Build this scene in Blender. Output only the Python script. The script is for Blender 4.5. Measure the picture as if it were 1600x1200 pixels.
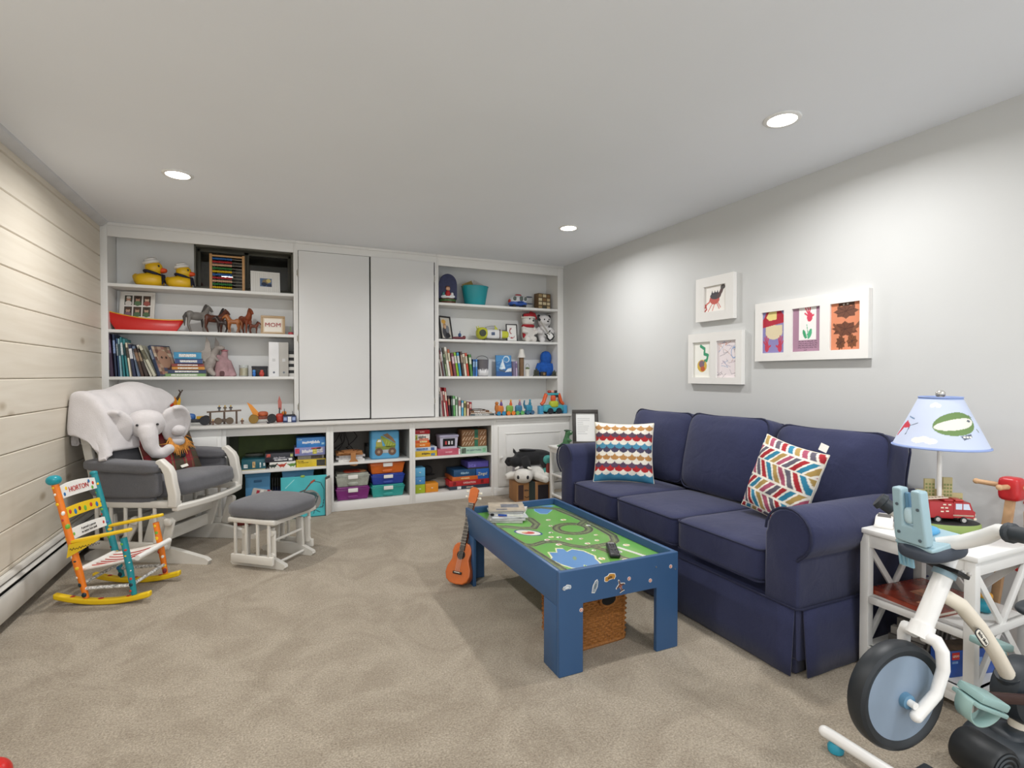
import bpy, bmesh, math, random
import numpy as np
from mathutils import Matrix, Vector, Euler, noise as mnoise

for o in list(bpy.data.objects):
    bpy.data.objects.remove(o)
scene = bpy.context.scene
COL = scene.collection
R = math.radians
PI = math.pi

# ---------------------------------------------------------------- camera
cam_d = bpy.data.cameras.new('camera')
cam = bpy.data.objects.new('camera', cam_d)
COL.objects.link(cam)
cam.location = (0, 0, 1.2)
cam.rotation_euler = (R(90) - 0.01703, 0, -0.42466)
cam_d.sensor_width = 36
cam_d.lens = 817.8 / 1600 * 36
cam_d.clip_start = 0.05
scene.camera = cam

# ---------------------------------------------------------------- world, exposure
w = bpy.data.worlds.new('world')
scene.world = w
w.use_nodes = True
w.node_tree.nodes['Background'].inputs[0].default_value = (.94, .972, 1, 1)
w.node_tree.nodes['Background'].inputs[1].default_value = 1.2  # even pale fill light, added; enters through the open rear
scene.view_settings.view_transform = 'Standard'
scene.view_settings.look = 'None'
scene.view_settings.gamma = 1
scene.view_settings.use_curve_mapping = False
scene.view_settings.exposure = 0.5
LAMP_W = 11.0          # each recessed ceiling lamp
LAMP_C = (1.0, .995, .99)
LAMPS = [(-.51, 3.60), (2.13, 3.62), (2.12, 1.69), (-.51, 1.69), (2.12, -.25), (-.51, -.25)]  # last three are unseen, added to brighten the room

# ---------------------------------------------------------------- helpers
def lin(h):
    if isinstance(h, str):
        h = h.lstrip('#')
        h = [int(h[i:i + 2], 16) / 255 for i in (0, 2, 4)]
    return tuple(c / 12.92 if c <= .04045 else ((c + .055) / 1.055) ** 2.4 for c in h)

MATS = {}
def mat(c, rough=.55, bump=0., bs=150, var=.06, vs=7, metal=0., spec=.5, coat=0., sheen=0., trans=0., emit=0., name=None):
    key = (c, rough, bump, bs, var, vs, metal, spec, coat, sheen, trans, emit)
    if key in MATS:
        return MATS[key]
    m = bpy.data.materials.new(name or 'surface_' + str(c).strip('#'))
    m.use_nodes = True
    nt = m.node_tree
    b = nt.nodes['Principled BSDF']
    L = nt.links.new
    rgb = lin(c)
    tc = nt.nodes.new('ShaderNodeTexCoord')
    if var:
        n = nt.nodes.new('ShaderNodeTexNoise')
        n.inputs['Scale'].default_value = vs
        n.inputs['Detail'].default_value = 4
        L(tc.outputs['Object'], n.inputs['Vector'])
        r = nt.nodes.new('ShaderNodeValToRGB')
        r.color_ramp.elements[0].position = .3
        r.color_ramp.elements[1].position = .7
        r.color_ramp.elements[0].color = tuple(max(0, x * (1 - var)) for x in rgb) + (1,)
        r.color_ramp.elements[1].color = tuple(min(1, x * (1 + var)) for x in rgb) + (1,)
        L(n.outputs[0], r.inputs[0])
        L(r.outputs[0], b.inputs['Base Color'])
    else:
        b.inputs['Base Color'].default_value = rgb + (1,)
    if bump:
        n2 = nt.nodes.new('ShaderNodeTexNoise')
        n2.inputs['Scale'].default_value = bs
        n2.inputs['Detail'].default_value = 3
        L(tc.outputs['Object'], n2.inputs['Vector'])
        bp = nt.nodes.new('ShaderNodeBump')
        bp.inputs['Strength'].default_value = bump
        bp.inputs['Distance'].default_value = .004
        L(n2.outputs[0], bp.inputs['Height'])
        L(bp.outputs[0], b.inputs['Normal'])
    b.inputs['Roughness'].default_value = rough
    b.inputs['Metallic'].default_value = metal
    b.inputs['Specular IOR Level'].default_value = spec
    b.inputs['Coat Weight'].default_value = coat
    b.inputs['Sheen Weight'].default_value = sheen
    b.inputs['Transmission Weight'].default_value = trans
    if emit:
        b.inputs['Emission Color'].default_value = rgb + (1,)
        b.inputs['Emission Strength'].default_value = emit
    MATS[key] = m
    return m

def vmat(rough=.6, bump=0., bs=300, coat=0., sheen=0., name='printed'):
    key = ('v', rough, bump, bs, coat, sheen)
    if key in MATS:
        return MATS[key]
    m = bpy.data.materials.new(name)
    m.use_nodes = True
    nt = m.node_tree
    b = nt.nodes['Principled BSDF']
    a = nt.nodes.new('ShaderNodeVertexColor')
    a.layer_name = 'Col'
    nt.links.new(a.outputs[0], b.inputs['Base Color'])
    b.inputs['Roughness'].default_value = rough
    b.inputs['Coat Weight'].default_value = coat
    b.inputs['Sheen Weight'].default_value = sheen
    if bump:
        tc = nt.nodes.new('ShaderNodeTexCoord')
        n2 = nt.nodes.new('ShaderNodeTexNoise')
        n2.inputs['Scale'].default_value = bs
        nt.links.new(tc.outputs['Object'], n2.inputs['Vector'])
        bp = nt.nodes.new('ShaderNodeBump')
        bp.inputs['Strength'].default_value = bump
        bp.inputs['Distance'].default_value = .003
        nt.links.new(n2.outputs[0], bp.inputs['Height'])
        nt.links.new(bp.outputs[0], b.inputs['Normal'])
    MATS[key] = m
    return m

def TR(loc=(0, 0, 0), rot=(0, 0, 0), sc=(1, 1, 1)):
    if isinstance(sc, (int, float)):
        sc = (sc,) * 3
    return Matrix.LocRotScale(Vector(loc), Euler(rot), Vector(sc))

WM = {}                                   # world matrix of every empty
def tag(o, label=None, cat=None, group=None, kind=None):
    if label: o['label'] = label
    if cat: o['category'] = cat
    if group: o['group'] = group
    if kind: o['kind'] = kind
    return o

def thing(name, label, cat, loc=(0, 0, 0), rot=0, group=None, kind=None):
    o = bpy.data.objects.new(name, None)
    COL.objects.link(o)
    o.empty_display_size = .05
    if isinstance(rot, (int, float)):
        rot = (0, 0, rot)
    o.location = loc
    o.rotation_euler = rot
    WM[o] = TR(loc, rot)
    if kind == 'structure':
        o['kind'] = kind
        return o
    return tag(o, label, cat, group, kind)

_rb = {}
def rbox_data(sx, sy, sz, bev, seg):
    key = (round(sx, 4), round(sy, 4), round(sz, 4), round(bev, 4), seg)
    if key not in _rb:
        bm = bmesh.new()
        bmesh.ops.create_cube(bm, size=1)
        bmesh.ops.scale(bm, vec=(sx, sy, sz), verts=bm.verts)
        if bev > 0:
            bmesh.ops.bevel(bm, geom=list(bm.edges), offset=min(bev, .49 * min(sx, sy, sz)), segments=seg, profile=.5, affect='EDGES')
        bm.verts.index_update()
        _rb[key] = ([v.co.copy() for v in bm.verts], [[v.index for v in f.verts] for f in bm.faces])
        bm.free()
    return _rb[key]

_cs = {}
def cubesphere(n):
    if n not in _cs:
        idx, vs, fs = {}, [], []
        def vid(p):
            k = tuple(round(x, 5) for x in p)
            if k not in idx:
                idx[k] = len(vs)
                vs.append(p)
            return idx[k]
        t = [math.tan((i / n * 2 - 1) * PI / 4) for i in range(n + 1)]
        for ax in range(3):
            for s in (-1, 1):
                for i in range(n):
                    for j in range(n):
                        q = []
                        for (a, b) in ((i, j), (i + 1, j), (i + 1, j + 1), (i, j + 1)):
                            p = [0, 0, 0]
                            p[ax] = s
                            p[(ax + 1) % 3] = t[a]
                            p[(ax + 2) % 3] = t[b]
                            q.append(vid(tuple(p)))
                        fs.append(q if s > 0 else q[::-1])
        _cs[n] = (vs, fs)
    return _cs[n]

class G:
    """collects shapes; build() links them as ONE mesh object"""
    def __init__(s, T=None):
        s.v, s.f, s.m = [], [], []
        s.T = T or Matrix.Identity(4)
    def add(s, vs, fs, m=0, T=None):
        M = s.T @ T if T is not None else s.T
        b = len(s.v)
        s.v += [M @ Vector(v) for v in vs]
        s.f += [[i + b for i in f] for f in fs]
        s.m += [m] * len(fs)
        return s
    def box(s, c, size, rot=(0, 0, 0), bev=0., seg=2, m=0):
        vs, fs = rbox_data(*size, bev, seg)
        return s.add(vs, fs, m, TR(c, rot))
    def bb(s, x0, x1, y0, y1, z0, z1, bev=0., m=0, seg=2):
        return s.box(((x0 + x1) / 2, (y0 + y1) / 2, (z0 + z1) / 2), (abs(x1 - x0), abs(y1 - y0), abs(z1 - z0)), bev=bev, m=m, seg=seg)
    def bar(s, p0, p1, w, h, bev=0., m=0, up=(0, 0, 1)):
        """rectangular bar; w sideways, h along up"""
        p0, p1 = Vector(p0), Vector(p1)
        d = p1 - p0
        x = d.normalized()
        u = Vector(up)
        y = u.cross(x)
        if y.length < 1e-4:
            y = Vector((0, 1, 0)).cross(x)
        y.normalize()
        z = x.cross(y)
        M = Matrix((x, y, z)).transposed().to_4x4()
        M.translation = (p0 + p1) / 2
        vs, fs = rbox_data(d.length, w, h, bev, 2)
        return s.add(vs, fs, m, M)
    def cyl(s, p0, p1, r0, r1=None, n=12, m=0, cap=True):
        return s.tube([p0, p1], [r0, r0 if r1 is None else r1], n, m, cap)
    def tube(s, pts, r, n=8, m=0, cap=True, closed=False, flat=None):
        pts = [Vector(p) for p in pts]
        k = len(pts)
        rr = r if isinstance(r, (list, tuple)) else [r] * k
        vs, fs = [], []
        prev = None
        for i, p in enumerate(pts):
            a = pts[(i - 1) % k] if (i > 0 or closed) else pts[0]
            b = pts[(i + 1) % k] if (i < k - 1 or closed) else pts[-1]
            t = (b - a).normalized()
            if prev is None:
                u = t.orthogonal().normalized() if abs(t.z) > .99 or flat is None else flat.copy() if isinstance(flat, Vector) else t.orthogonal().normalized()
                if flat is None and abs(t.z) < .95:
                    u = Vector((0, 0, 1))
                u = (u - t * u.dot(t)).normalized()
            else:
                u = (prev - t * prev.dot(t))
                u = u.normalized() if u.length > 1e-6 else t.orthogonal().normalized()
            prev = u
            q = t.cross(u)
            for j in range(n):
                a_ = 2 * PI * j / n
                vs.append(p + (u * math.cos(a_) + q * math.sin(a_)) * rr[i])
        for i in range(k if closed else k - 1):
            for j in range(n):
                a, b = i * n + j, i * n + (j + 1) % n
                c, d = ((i + 1) % k) * n + (j + 1) % n, ((i + 1) % k) * n + j
                fs.append([a, b, c, d])
        if cap and not closed:
            fs.append(list(range(n))[::-1])
            fs.append([(k - 1) * n + j for j in range(n)])
        return s.add(vs, fs, m)
    def lathe(s, prof, c=(0, 0, 0), rot=(0, 0, 0), n=24, m=0, sc=(1, 1, 1)):
        """prof: (radius, height) from the bottom up"""
        vs, fs = [], []
        for (r, z) in prof:
            for j in range(n):
                a = 2 * PI * j / n
                vs.append((max(r, 1e-5) * math.cos(a), max(r, 1e-5) * math.sin(a), z))
        for i in range(len(prof) - 1):
            for j in range(n):
                fs.append([i * n + j, i * n + (j + 1) % n, (i + 1) * n + (j + 1) % n, (i + 1) * n + j])
        fs.append(list(range(n))[::-1])
        fs.append([(len(prof) - 1) * n + j for j in range(n)])
        return s.add(vs, fs, m, TR(c, rot, sc))
    def sq(s, c, half, k=2., n=8, rot=(0, 0, 0), m=0, wob=0., ws=6., fn=None):
        """super-ellipsoid: k=2 ellipsoid, larger = boxier"""
        vs, fs = cubesphere(n)
        if isinstance(half, (int, float)):
            half = (half,) * 3
        out = []
        for p in vs:
            d = (abs(p[0]) ** k + abs(p[1]) ** k + abs(p[2]) ** k) ** (1 / k)
            q = Vector((p[0] / d * half[0], p[1] / d * half[1], p[2] / d * half[2]))
            if fn: q = Vector(fn(q, half))
            if wob:
                q += q.normalized() * wob * mnoise.noise((q + Vector(c)) * ws)
            out.append(q)
        return s.add(out, fs, m, TR(c, rot))
    def prism(s, pts, th, M=None, m=0):
        """polygon in local XY, extruded from z=0 to z=th"""
        n = len(pts)
        a = sum(pts[i][0] * pts[(i + 1) % n][1] - pts[(i + 1) % n][0] * pts[i][1] for i in range(n))
        if a < 0: pts = pts[::-1]
        vs = [(x, y, 0) for x, y in pts] + [(x, y, th) for x, y in pts]
        fs = [list(range(n))[::-1], list(range(n, 2 * n))] + [[i, (i + 1) % n, n + (i + 1) % n, n + i] for i in range(n)]
        return s.add(vs, fs, m, M)
    def build(s, name, mats, parent=None, smooth=40, world=False, label=None, cat=None, group=None, kind=None):
        me = bpy.data.meshes.new(name)
        vs = s.v
        o = bpy.data.objects.new(name, me)
        if parent is not None:
            o.parent = parent
            if world:
                I = full_matrix(parent).inverted()
                vs = [I @ v for v in vs]
        else:
            xs = [v.x for v in vs]; ys = [v.y for v in vs]; zs = [v.z for v in vs]
            c = Vector(((min(xs) + max(xs)) / 2, (min(ys) + max(ys)) / 2, min(zs)))
            vs = [v - c for v in vs]
            o.location = c
            WM[o] = TR(c)
        me.from_pydata([tuple(v) for v in vs], [], s.f)
        if not isinstance(mats, (list, tuple)):
            mats = [mats]
        for x in mats:
            me.materials.append(x)
        if len(mats) > 1:
            me.polygons.foreach_set('material_index', s.m)
        fix_normals(me)
        if smooth:
            me.shade_smooth()
            me.set_sharp_from_angle(angle=R(smooth))
        COL.objects.link(o)
        return tag(o, label, cat, group, kind)
    def blob(s, name, mats, parent=None, voxel=.006, it=4, **kw):
        """voxel-fuse the collected shapes into one continuous skin"""
        me = bpy.data.meshes.new('tmp')
        me.from_pydata([tuple(v) for v in s.v], [], s.f)
        fix_normals(me)
        t = bpy.data.objects.new('tmp', me)
        COL.objects.link(t)
        r = t.modifiers.new('r', 'REMESH')
        r.mode = 'VOXEL'
        r.voxel_size = voxel
        q = t.modifiers.new('s', 'SMOOTH')
        q.iterations = it
        q.factor = .5
        dg = bpy.context.evaluated_depsgraph_get()
        m2 = bpy.data.meshes.new_from_object(t.evaluated_get(dg))
        g = G()
        g.v = [v.co.copy() for v in m2.vertices]
        g.f = [list(p.vertices) for p in m2.polygons]
        g.m = [0] * len(g.f)
        bpy.data.objects.remove(t)
        bpy.data.meshes.remove(m2)
        return g.build(name, mats, parent, smooth=80, **kw)

def fix_normals(me):
    bm = bmesh.new()
    bm.from_mesh(me)
    bmesh.ops.recalc_face_normals(bm, faces=bm.faces)
    bm.to_mesh(me)
    bm.free()

def full_matrix(o):
    M = WM.get(o)
    if M is None:
        M = TR(o.location, o.rotation_euler)
        if o.parent is not None:
            M = full_matrix(o.parent) @ M
    return M

def copy_tree(o, parent=None, loc=None, rotz=None):
    c = o.copy()
    COL.objects.link(c)
    c.parent = parent
    if loc is not None: c.location = loc
    if rotz is not None: c.rotation_euler = (0, 0, rotz)
    for ch in list(o.children):
        copy_tree(ch, c)
    if o in WM: WM[c] = TR(c.location, c.rotation_euler)
    return c

def text(s, size, M, material, parent, name='lettering', world=False, sx=1., th=.0006, align='CENTER', lab=None):
    cu = bpy.data.curves.new('t', 'FONT')
    cu.body = s
    cu.size = size
    cu.align_x = align
    cu.align_y = 'CENTER'
    cu.extrude = th
    cu.resolution_u = 2
    t = bpy.data.objects.new('t', cu)
    COL.objects.link(t)
    dg = bpy.context.evaluated_depsgraph_get()
    me = bpy.data.meshes.new_from_object(t.evaluated_get(dg))
    g = G()
    g.v = [M @ Vector((v.co.x * sx, v.co.y, v.co.z)) for v in me.vertices]
    g.f = [list(p.vertices) for p in me.polygons]
    g.m = [0] * len(g.f)
    bpy.data.objects.remove(t)
    bpy.data.meshes.remove(me)
    return g.build(name, material, parent, smooth=0, world=world, label=lab)

FRONT = Matrix.Rotation(R(90), 4, 'X')             # local XY -> facing -Y (towards the room)
def front(x, y, z, rz=0., tilt=0.):
    """plane standing at x,y,z facing -Y; tilt leans its top back"""
    return Matrix.Translation((x, y, z)) @ Matrix.Rotation(rz, 4, 'Z') @ Matrix.Rotation(R(90) - tilt, 4, 'X')

# ---- printing: colours computed per grid point
def inpoly(u, v, pts):
    r = np.zeros(u.shape, bool)
    n = len(pts)
    for i in range(n):
        x0, y0 = pts[i]
        x1, y1 = pts[(i + 1) % n]
        if y0 == y1: continue
        c = ((y0 > v) != (y1 > v)) & (u < (x1 - x0) * (v - y0) / (y1 - y0) + x0)
        r ^= c
    return r
def ell(u, v, cx, cy, rx, ry, a=0.):
    c, s = math.cos(a), math.sin(a)
    du, dv = u - cx, v - cy
    return ((du * c + dv * s) / rx) ** 2 + ((-du * s + dv * c) / ry) ** 2 < 1
def sdist(u, v, pts, asp=1.):
    d = np.full(u.shape, 9.)
    for (x0, y0), (x1, y1) in zip(pts[:-1], pts[1:]):
        ax, ay = (x1 - x0) * asp, y1 - y0
        t = np.clip((((u - x0) * asp) * ax + (v - y0) * ay) / max(ax * ax + ay * ay, 1e-9), 0, 1)
        d = np.minimum(d, np.hypot((u - x0) * asp - t * ax, v - y0 - t * ay))
    return d
def stroke(u, v, pts, w, asp=1.):
    return sdist(u, v, pts, asp) < w / 2
class Ink:
    def __init__(s, u, v, bg):
        s.u, s.v = u, v
        s.c = np.zeros(u.shape + (3,))
        s.c[:] = lin(bg)
    def put(s, mask, c):
        s.c[mask] = lin(c)
        return s
    def poly(s, pts, c): return s.put(inpoly(s.u, s.v, pts), c)
    def ell(s, cx, cy, rx, ry, c, a=0.): return s.put(ell(s.u, s.v, cx, cy, rx, ry, a), c)
    def line(s, pts, w, c, asp=1.): return s.put(stroke(s.u, s.v, pts, w, asp), c)
    def rect(s, x0, y0, x1, y1, c): return s.put((s.u > x0) & (s.u < x1) & (s.v > y0) & (s.v < y1), c)

def grid_mesh(name, P, col, material, parent=None, world=False, smooth=True, label=None, cat=None, group=None, thick=0.):
    """P (ny,nx,3) points, col (ny,nx,3) colours"""
    ny, nx = P.shape[:2]
    me = bpy.data.meshes.new(name)
    o = bpy.data.objects.new(name, me)
    V = P.reshape(-1, 3)
    if parent is not None:
        o.parent = parent
        if world:
            I = np.array(full_matrix(parent).inverted())
            V = V @ I[:3, :3].T + I[:3, 3]
    else:
        c = np.array([(V[:, 0].min() + V[:, 0].max()) / 2, (V[:, 1].min() + V[:, 1].max()) / 2, V[:, 2].min()])
        V = V - c
        o.location = c
        WM[o] = TR(c)
    i = np.arange(ny * nx).reshape(ny, nx)
    F = np.stack([i[:-1, :-1], i[:-1, 1:], i[1:, 1:], i[1:, :-1]], -1).reshape(-1, 4)
    me.vertices.add(len(V))
    me.vertices.foreach_set('co', V.astype('f').ravel())
    me.loops.add(F.size)
    me.loops.foreach_set('vertex_index', F.astype('i').ravel())
    me.polygons.add(len(F))
    me.polygons.foreach_set('loop_start', np.arange(0, F.size, 4, dtype='i'))
    me.update(calc_edges=True)
    me.validate()
    if col is not None:
        a = me.attributes.new('Col', 'FLOAT_COLOR', 'POINT')
        c4 = np.ones((ny * nx, 4), 'f')
        c4[:, :3] = np.clip(col.reshape(-1, 3), 0, 1)
        a.data.foreach_set('color', c4.ravel())
    if smooth: me.shade_smooth()
    me.materials.append(material)
    COL.objects.link(o)
    if thick:
        md = o.modifiers.new('thickness', 'SOLIDIFY')
        md.thickness = thick
        md.offset = -1
    return tag(o, label, cat, group)

def print_plane(name, w, h, nx, ny, fn, M, parent, world=False, rough=.6, th=.0008, z=None, coat=0., label=None, cat=None):
    """a printed sheet, local XY from 0..w, 0..h, placed with M; fn(Ink)"""
    u, v = np.meshgrid(np.linspace(0, 1, nx), np.linspace(0, 1, ny))
    k = Ink(u, v, '#ffffff')
    fn(k)
    zz = z(u, v) if z else np.zeros_like(u)
    P = np.stack([u * w, v * h, zz, np.ones_like(u)], -1) @ np.array(M).T
    return grid_mesh(name, P[..., :3], k.c, vmat(rough, coat=coat), parent, world, label=label, cat=cat, thick=th)

# ---- common materials
WHITE = mat('#e8e7e4', .42, .05, 60, .02, 3, name='white_paint')
TRIMW = mat('#e5e4e1', .40, .04, 60, .02, 3, name='white_trim')
BLACK = mat('#17181b', .5, name='black_plastic')
DARK = mat('#2b2a2b', .6)

# ================================================================ the room
XL, XR, YB, YF, ZC = -1.21, 2.84, 5.21, -1.2, 2.37     # rear wall left out so the added world light fills the room

def carpet_mat():
    m = bpy.data.materials.new('beige_carpet')
    m.use_nodes = True
    nt = m.node_tree
    L = nt.links.new
    b = nt.nodes['Principled BSDF']
    tc = nt.nodes.new('ShaderNodeTexCoord')
    def nz(scale, detail=3, rough=.6, dist=0.):
        n = nt.nodes.new('ShaderNodeTexNoise')
        n.inputs['Scale'].default_value = scale
        n.inputs['Detail'].default_value = detail
        n.inputs['Roughness'].default_value = rough
        n.inputs['Distortion'].default_value = dist
        L(tc.outputs['Object'], n.inputs['Vector'])
        return n
    fine, mid, big = nz(150, 5, .85), nz(70, 4, .75), nz(3.1, 4, .6, 1.6)
    def ramp(a, b_, p0, p1):
        r = nt.nodes.new('ShaderNodeValToRGB')
        r.color_ramp.elements[0].position, r.color_ramp.elements[1].position = p0, p1
        r.color_ramp.elements[0].color, r.color_ramp.elements[1].color = lin(a) + (1,), lin(b_) + (1,)
        return r
    r1 = ramp('#70624f', '#e4d6c0', .3, .7)
    L(fine.outputs[0], r1.inputs[0])
    def mix(kind, fac, A, B):
        x = nt.nodes.new('ShaderNodeMix')
        x.data_type = 'RGBA'
        x.blend_type = kind
        x.inputs[0].default_value = fac
        L(A, x.inputs[6])
        L(B, x.inputs[7])
        return x.outputs[2]
    r2 = ramp('#dcdad7', '#ffffff', .3, .7)
    L(mid.outputs[0], r2.inputs[0])
    r3 = ramp('#e6e3df', '#ffffff', .38, .62)
    L(big.outputs[0], r3.inputs[0])
    c = mix('MULTIPLY', .8, r1.outputs[0], r2.outputs[0])
    c = mix('MULTIPLY', 1., c, r3.outputs[0])
    L(c, b.inputs['Base Color'])
    b.inputs['Roughness'].default_value = .95
    b.inputs['Specular IOR Level'].default_value = .1
    b.inputs['Sheen Weight'].default_value = .25
    ad = nt.nodes.new('ShaderNodeMath')
    ad.operation = 'ADD'
    L(fine.outputs[0], ad.inputs[0])
    L(mid.outputs[0], ad.inputs[1])
    bp = nt.nodes.new('ShaderNodeBump')
    bp.inputs['Strength'].default_value = .7
    bp.inputs['Distance'].default_value = .008
    L(ad.outputs[0], bp.inputs['Height'])
    L(bp.outputs[0], b.inputs['Normal'])
    return m

G().bb(XL - .1, XR + .1, YF - .1, YB + .1, -.1, 0).build('floor', carpet_mat(), kind='structure', smooth=0)

# ceiling with holes is not needed: the lamps are shallow surface discs
CEIL = mat('#eceff4', .7, .03, 40, .015, 1.2, name='ceiling_paint')
G().bb(XL - .1, XR + .1, YF - .1, YB + .5, ZC, ZC + .1).build('ceiling', CEIL, kind='structure', smooth=0)
WALLP = mat('#cdcecd', .6, .04, 90, .015, 1.5, name='grey_wall_paint')
G().bb(XR, XR + .1, YF, YB + .1, 0, ZC).build('wall_right', WALLP, kind='structure', smooth=0)
g = G()                                            # back wall with the window opening
WX0, WX1, WZ0, WZ1 = -.625, .15, 1.945, 2.315
g.bb(XL, WX0, YB, YB + .12, 0, ZC).bb(WX1, XR, YB, YB + .12, 0, ZC).bb(WX0, WX1, YB, YB + .12, 0, WZ0).bb(WX0, WX1, YB, YB + .12, WZ1, ZC)
g.build('wall_back', mat('#8b8a88', .8, .1, 50, .08, 3), kind='structure', smooth=0)

# left wall: whitewashed planks
def plank_mat():
    m = bpy.data.materials.new('whitewashed_pine')
    m.use_nodes = True
    nt = m.node_tree
    L = nt.links.new
    b = nt.nodes['Principled BSDF']
    tc = nt.nodes.new('ShaderNodeTexCoord')
    oi = nt.nodes.new('ShaderNodeObjectInfo')
    mp = nt.nodes.new('ShaderNodeMapping')
    mp.inputs['Scale'].default_value = (6, .35, 5)
    ad = nt.nodes.new('ShaderNodeVectorMath')
    ad.operation = 'ADD'
    ml = nt.nodes.new('ShaderNodeMath')
    ml.operation = 'MULTIPLY'
    ml.inputs[1].default_value = 37
    L(oi.outputs['Random'], ml.inputs[0])
    L(tc.outputs['Object'], ad.inputs[0])
    L(ml.outputs[0], ad.inputs[1])
    L(ad.outputs[0], mp.inputs['Vector'])
    n = nt.nodes.new('ShaderNodeTexNoise')
    n.inputs['Scale'].default_value = 3.2
    n.inputs['Detail'].default_value = 6
    n.inputs['Distortion'].default_value = 1.1
    L(mp.outputs[0], n.inputs['Vector'])
    r = nt.nodes.new('ShaderNodeValToRGB')
    e = r.color_ramp.elements
    e[0].position, e[0].color = .25, lin('#d6ccbb') + (1,)
    e[1].position, e[1].color = .7, lin('#e2dacb') + (1,)
    L(n.outputs[0], r.inputs[0])
    # knots
    vo = nt.nodes.new('ShaderNodeTexVoronoi')
    vo.inputs['Scale'].default_value = 2.1
    mp2 = nt.nodes.new('ShaderNodeMapping')
    mp2.inputs['Scale'].default_value = (1, .8, 1.6)
    L(ad.outputs[0], mp2.inputs['Vector'])
    L(mp2.outputs[0], vo.inputs['Vector'])
    r2 = nt.nodes.new('ShaderNodeValToRGB')
    e = r2.color_ramp.elements
    e[0].position, e[0].color = .03, lin('#b5a68e') + (1,)
    e[1].position, e[1].color = .1, (1, 1, 1, 1)
    L(vo.outputs['Distance'], r2.inputs[0])
    x = nt.nodes.new('ShaderNodeMix')
    x.data_type = 'RGBA'
    x.blend_type = 'MULTIPLY'
    x.inputs[0].default_value = .7
    L(r.outputs[0], x.inputs[6])
    L(r2.outputs[0], x.inputs[7])
    L(x.outputs[2], b.inputs['Base Color'])
    b.inputs['Roughness'].default_value = .5
    bp = nt.nodes.new('ShaderNodeBump')
    bp.inputs['Strength'].default_value = .12
    bp.inputs['Distance'].default_value = .003
    L(n.outputs[0], bp.inputs['Height'])
    L(bp.outputs[0], b.inputs['Normal'])
    return m
PLANK = plank_mat()
wl = G().bb(XL - .1, XL - .018, YF, YB, 0, ZC).build('wall_left', mat('#6b5e4b', .8), kind='structure', smooth=0)
zs = [2.342] + [2.294 - i * .1855 for i in range(0, 13)]
for a, b_ in zip(zs[:-1], zs[1:]):
    if b_ < .02: break
    h = a - b_
    g = G()
    c = .006
    pts = [(0, b_ + .001), (0, a - .001), (.012, a - .001), (.018, a - c), (.018, b_ + c), (.012, b_ + .001)]
    g.prism(pts, YB - YF, Matrix(((1, 0, 0, XL - .018), (0, 0, 1, YF), (0, 1, 0, 0), (0, 0, 0, 1))))
    g.build('plank', PLANK, wl, smooth=20, world=True)
# crown strip along the left wall and the case
G().prism([(0, 2.333), (0, ZC), (.055, ZC), (.05, 2.355), (.02, 2.335)], 4.93 - YF, Matrix(((1, 0, 0, XL), (0, 0, 1, YF), (0, 1, 0, 0), (0, 0, 0, 1)))).build('trim_1', mat('#cfd0d2', .5), kind='structure', smooth=30)

# baseboard heater along the left wall
hx = XL + .002
ht = thing('baseboard_heater', 'long white metal baseboard heater along the foot of the plank wall', 'heater', (hx, 2., 0))
HT = Matrix(((1, 0, 0, hx), (0, 0, 1, -1.4), (0, 1, 0, 0), (0, 0, 0, 1)))
HL = 4.72 + 1.4
MET = mat('#d6d3cd', .38, name='heater_enamel')
G().prism([(0, .06), (0, .232), (.004, .232), (.004, .06)], HL, HT).build('back_plate', mat('#3a3836', .7), ht, world=True)
G().prism([(.002, .196), (.002, .234), (.022, .234), (.030, .222), (.030, .214), (.022, .226), (.006, .226), (.006, .196)], HL, HT).build('top_hood', MET, ht, world=True)
G().prism([(.020, .196), (.040, .188), (.042, .192), (.022, .204)], HL, HT).build('damper', MET, ht, world=True)
G().prism([(.034, .168), (.052, .172), (.056, .162), (.056, .060), (.050, .052), (.046, .056), (.050, .064), (.050, .160), (.046, .165), (.034, .160)], HL, HT).build('front_cover', MET, ht, world=True)
G().prism([(.006, .09), (.006, .15), (.040, .15), (.040, .09)], HL, HT).build('shaded_fins', mat('#1f1d1c', .7), ht, world=True)  # near-black block: the shade inside the heater slots, put into its colour

# recessed lights: three visible, three added out of view for fill
LENS = mat('#fff3e2', .4, var=0, emit=14., name='lit_lens')
names = ['lit round ceiling light nearest the plank wall', 'lit round ceiling light farthest back, above the right bookcase', 'lit round ceiling light nearest the camera, right of centre',
         'added round ceiling light for fill, out of view at left', 'added round ceiling light for fill, unseen behind the camera at right', 'added round ceiling light for fill, unseen behind the camera at left']
for (lx, ly), nm in zip(LAMPS, names):
    t = thing('recessed_light', nm, 'ceiling light', (lx, ly, ZC), group='recessed ceiling lights')
    G().lathe([(.080, 0), (.080, -.004), (.076, -.007), (.062, -.007), (.060, -.002)][::-1], n=40).build('trim_ring', mat('#e6e6e4', .4), t, smooth=50)
    G().lathe([(.0, -.0135), (.025, -.013), (.045, -.011), (.061, -.004), (.061, -.001)], n=40).build('lens', LENS, t, smooth=60)
    ld = bpy.data.lights.new('lamp_light', 'AREA')
    ld.shape = 'DISK'
    ld.size = .115
    ld.energy = LAMP_W
    ld.color = LAMP_C
    ld.spread = R(165)
    lo = bpy.data.objects.new('lamp_light', ld)
    COL.objects.link(lo)
    lo.parent = t
    lo.location = (0, 0, -.016)

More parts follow.
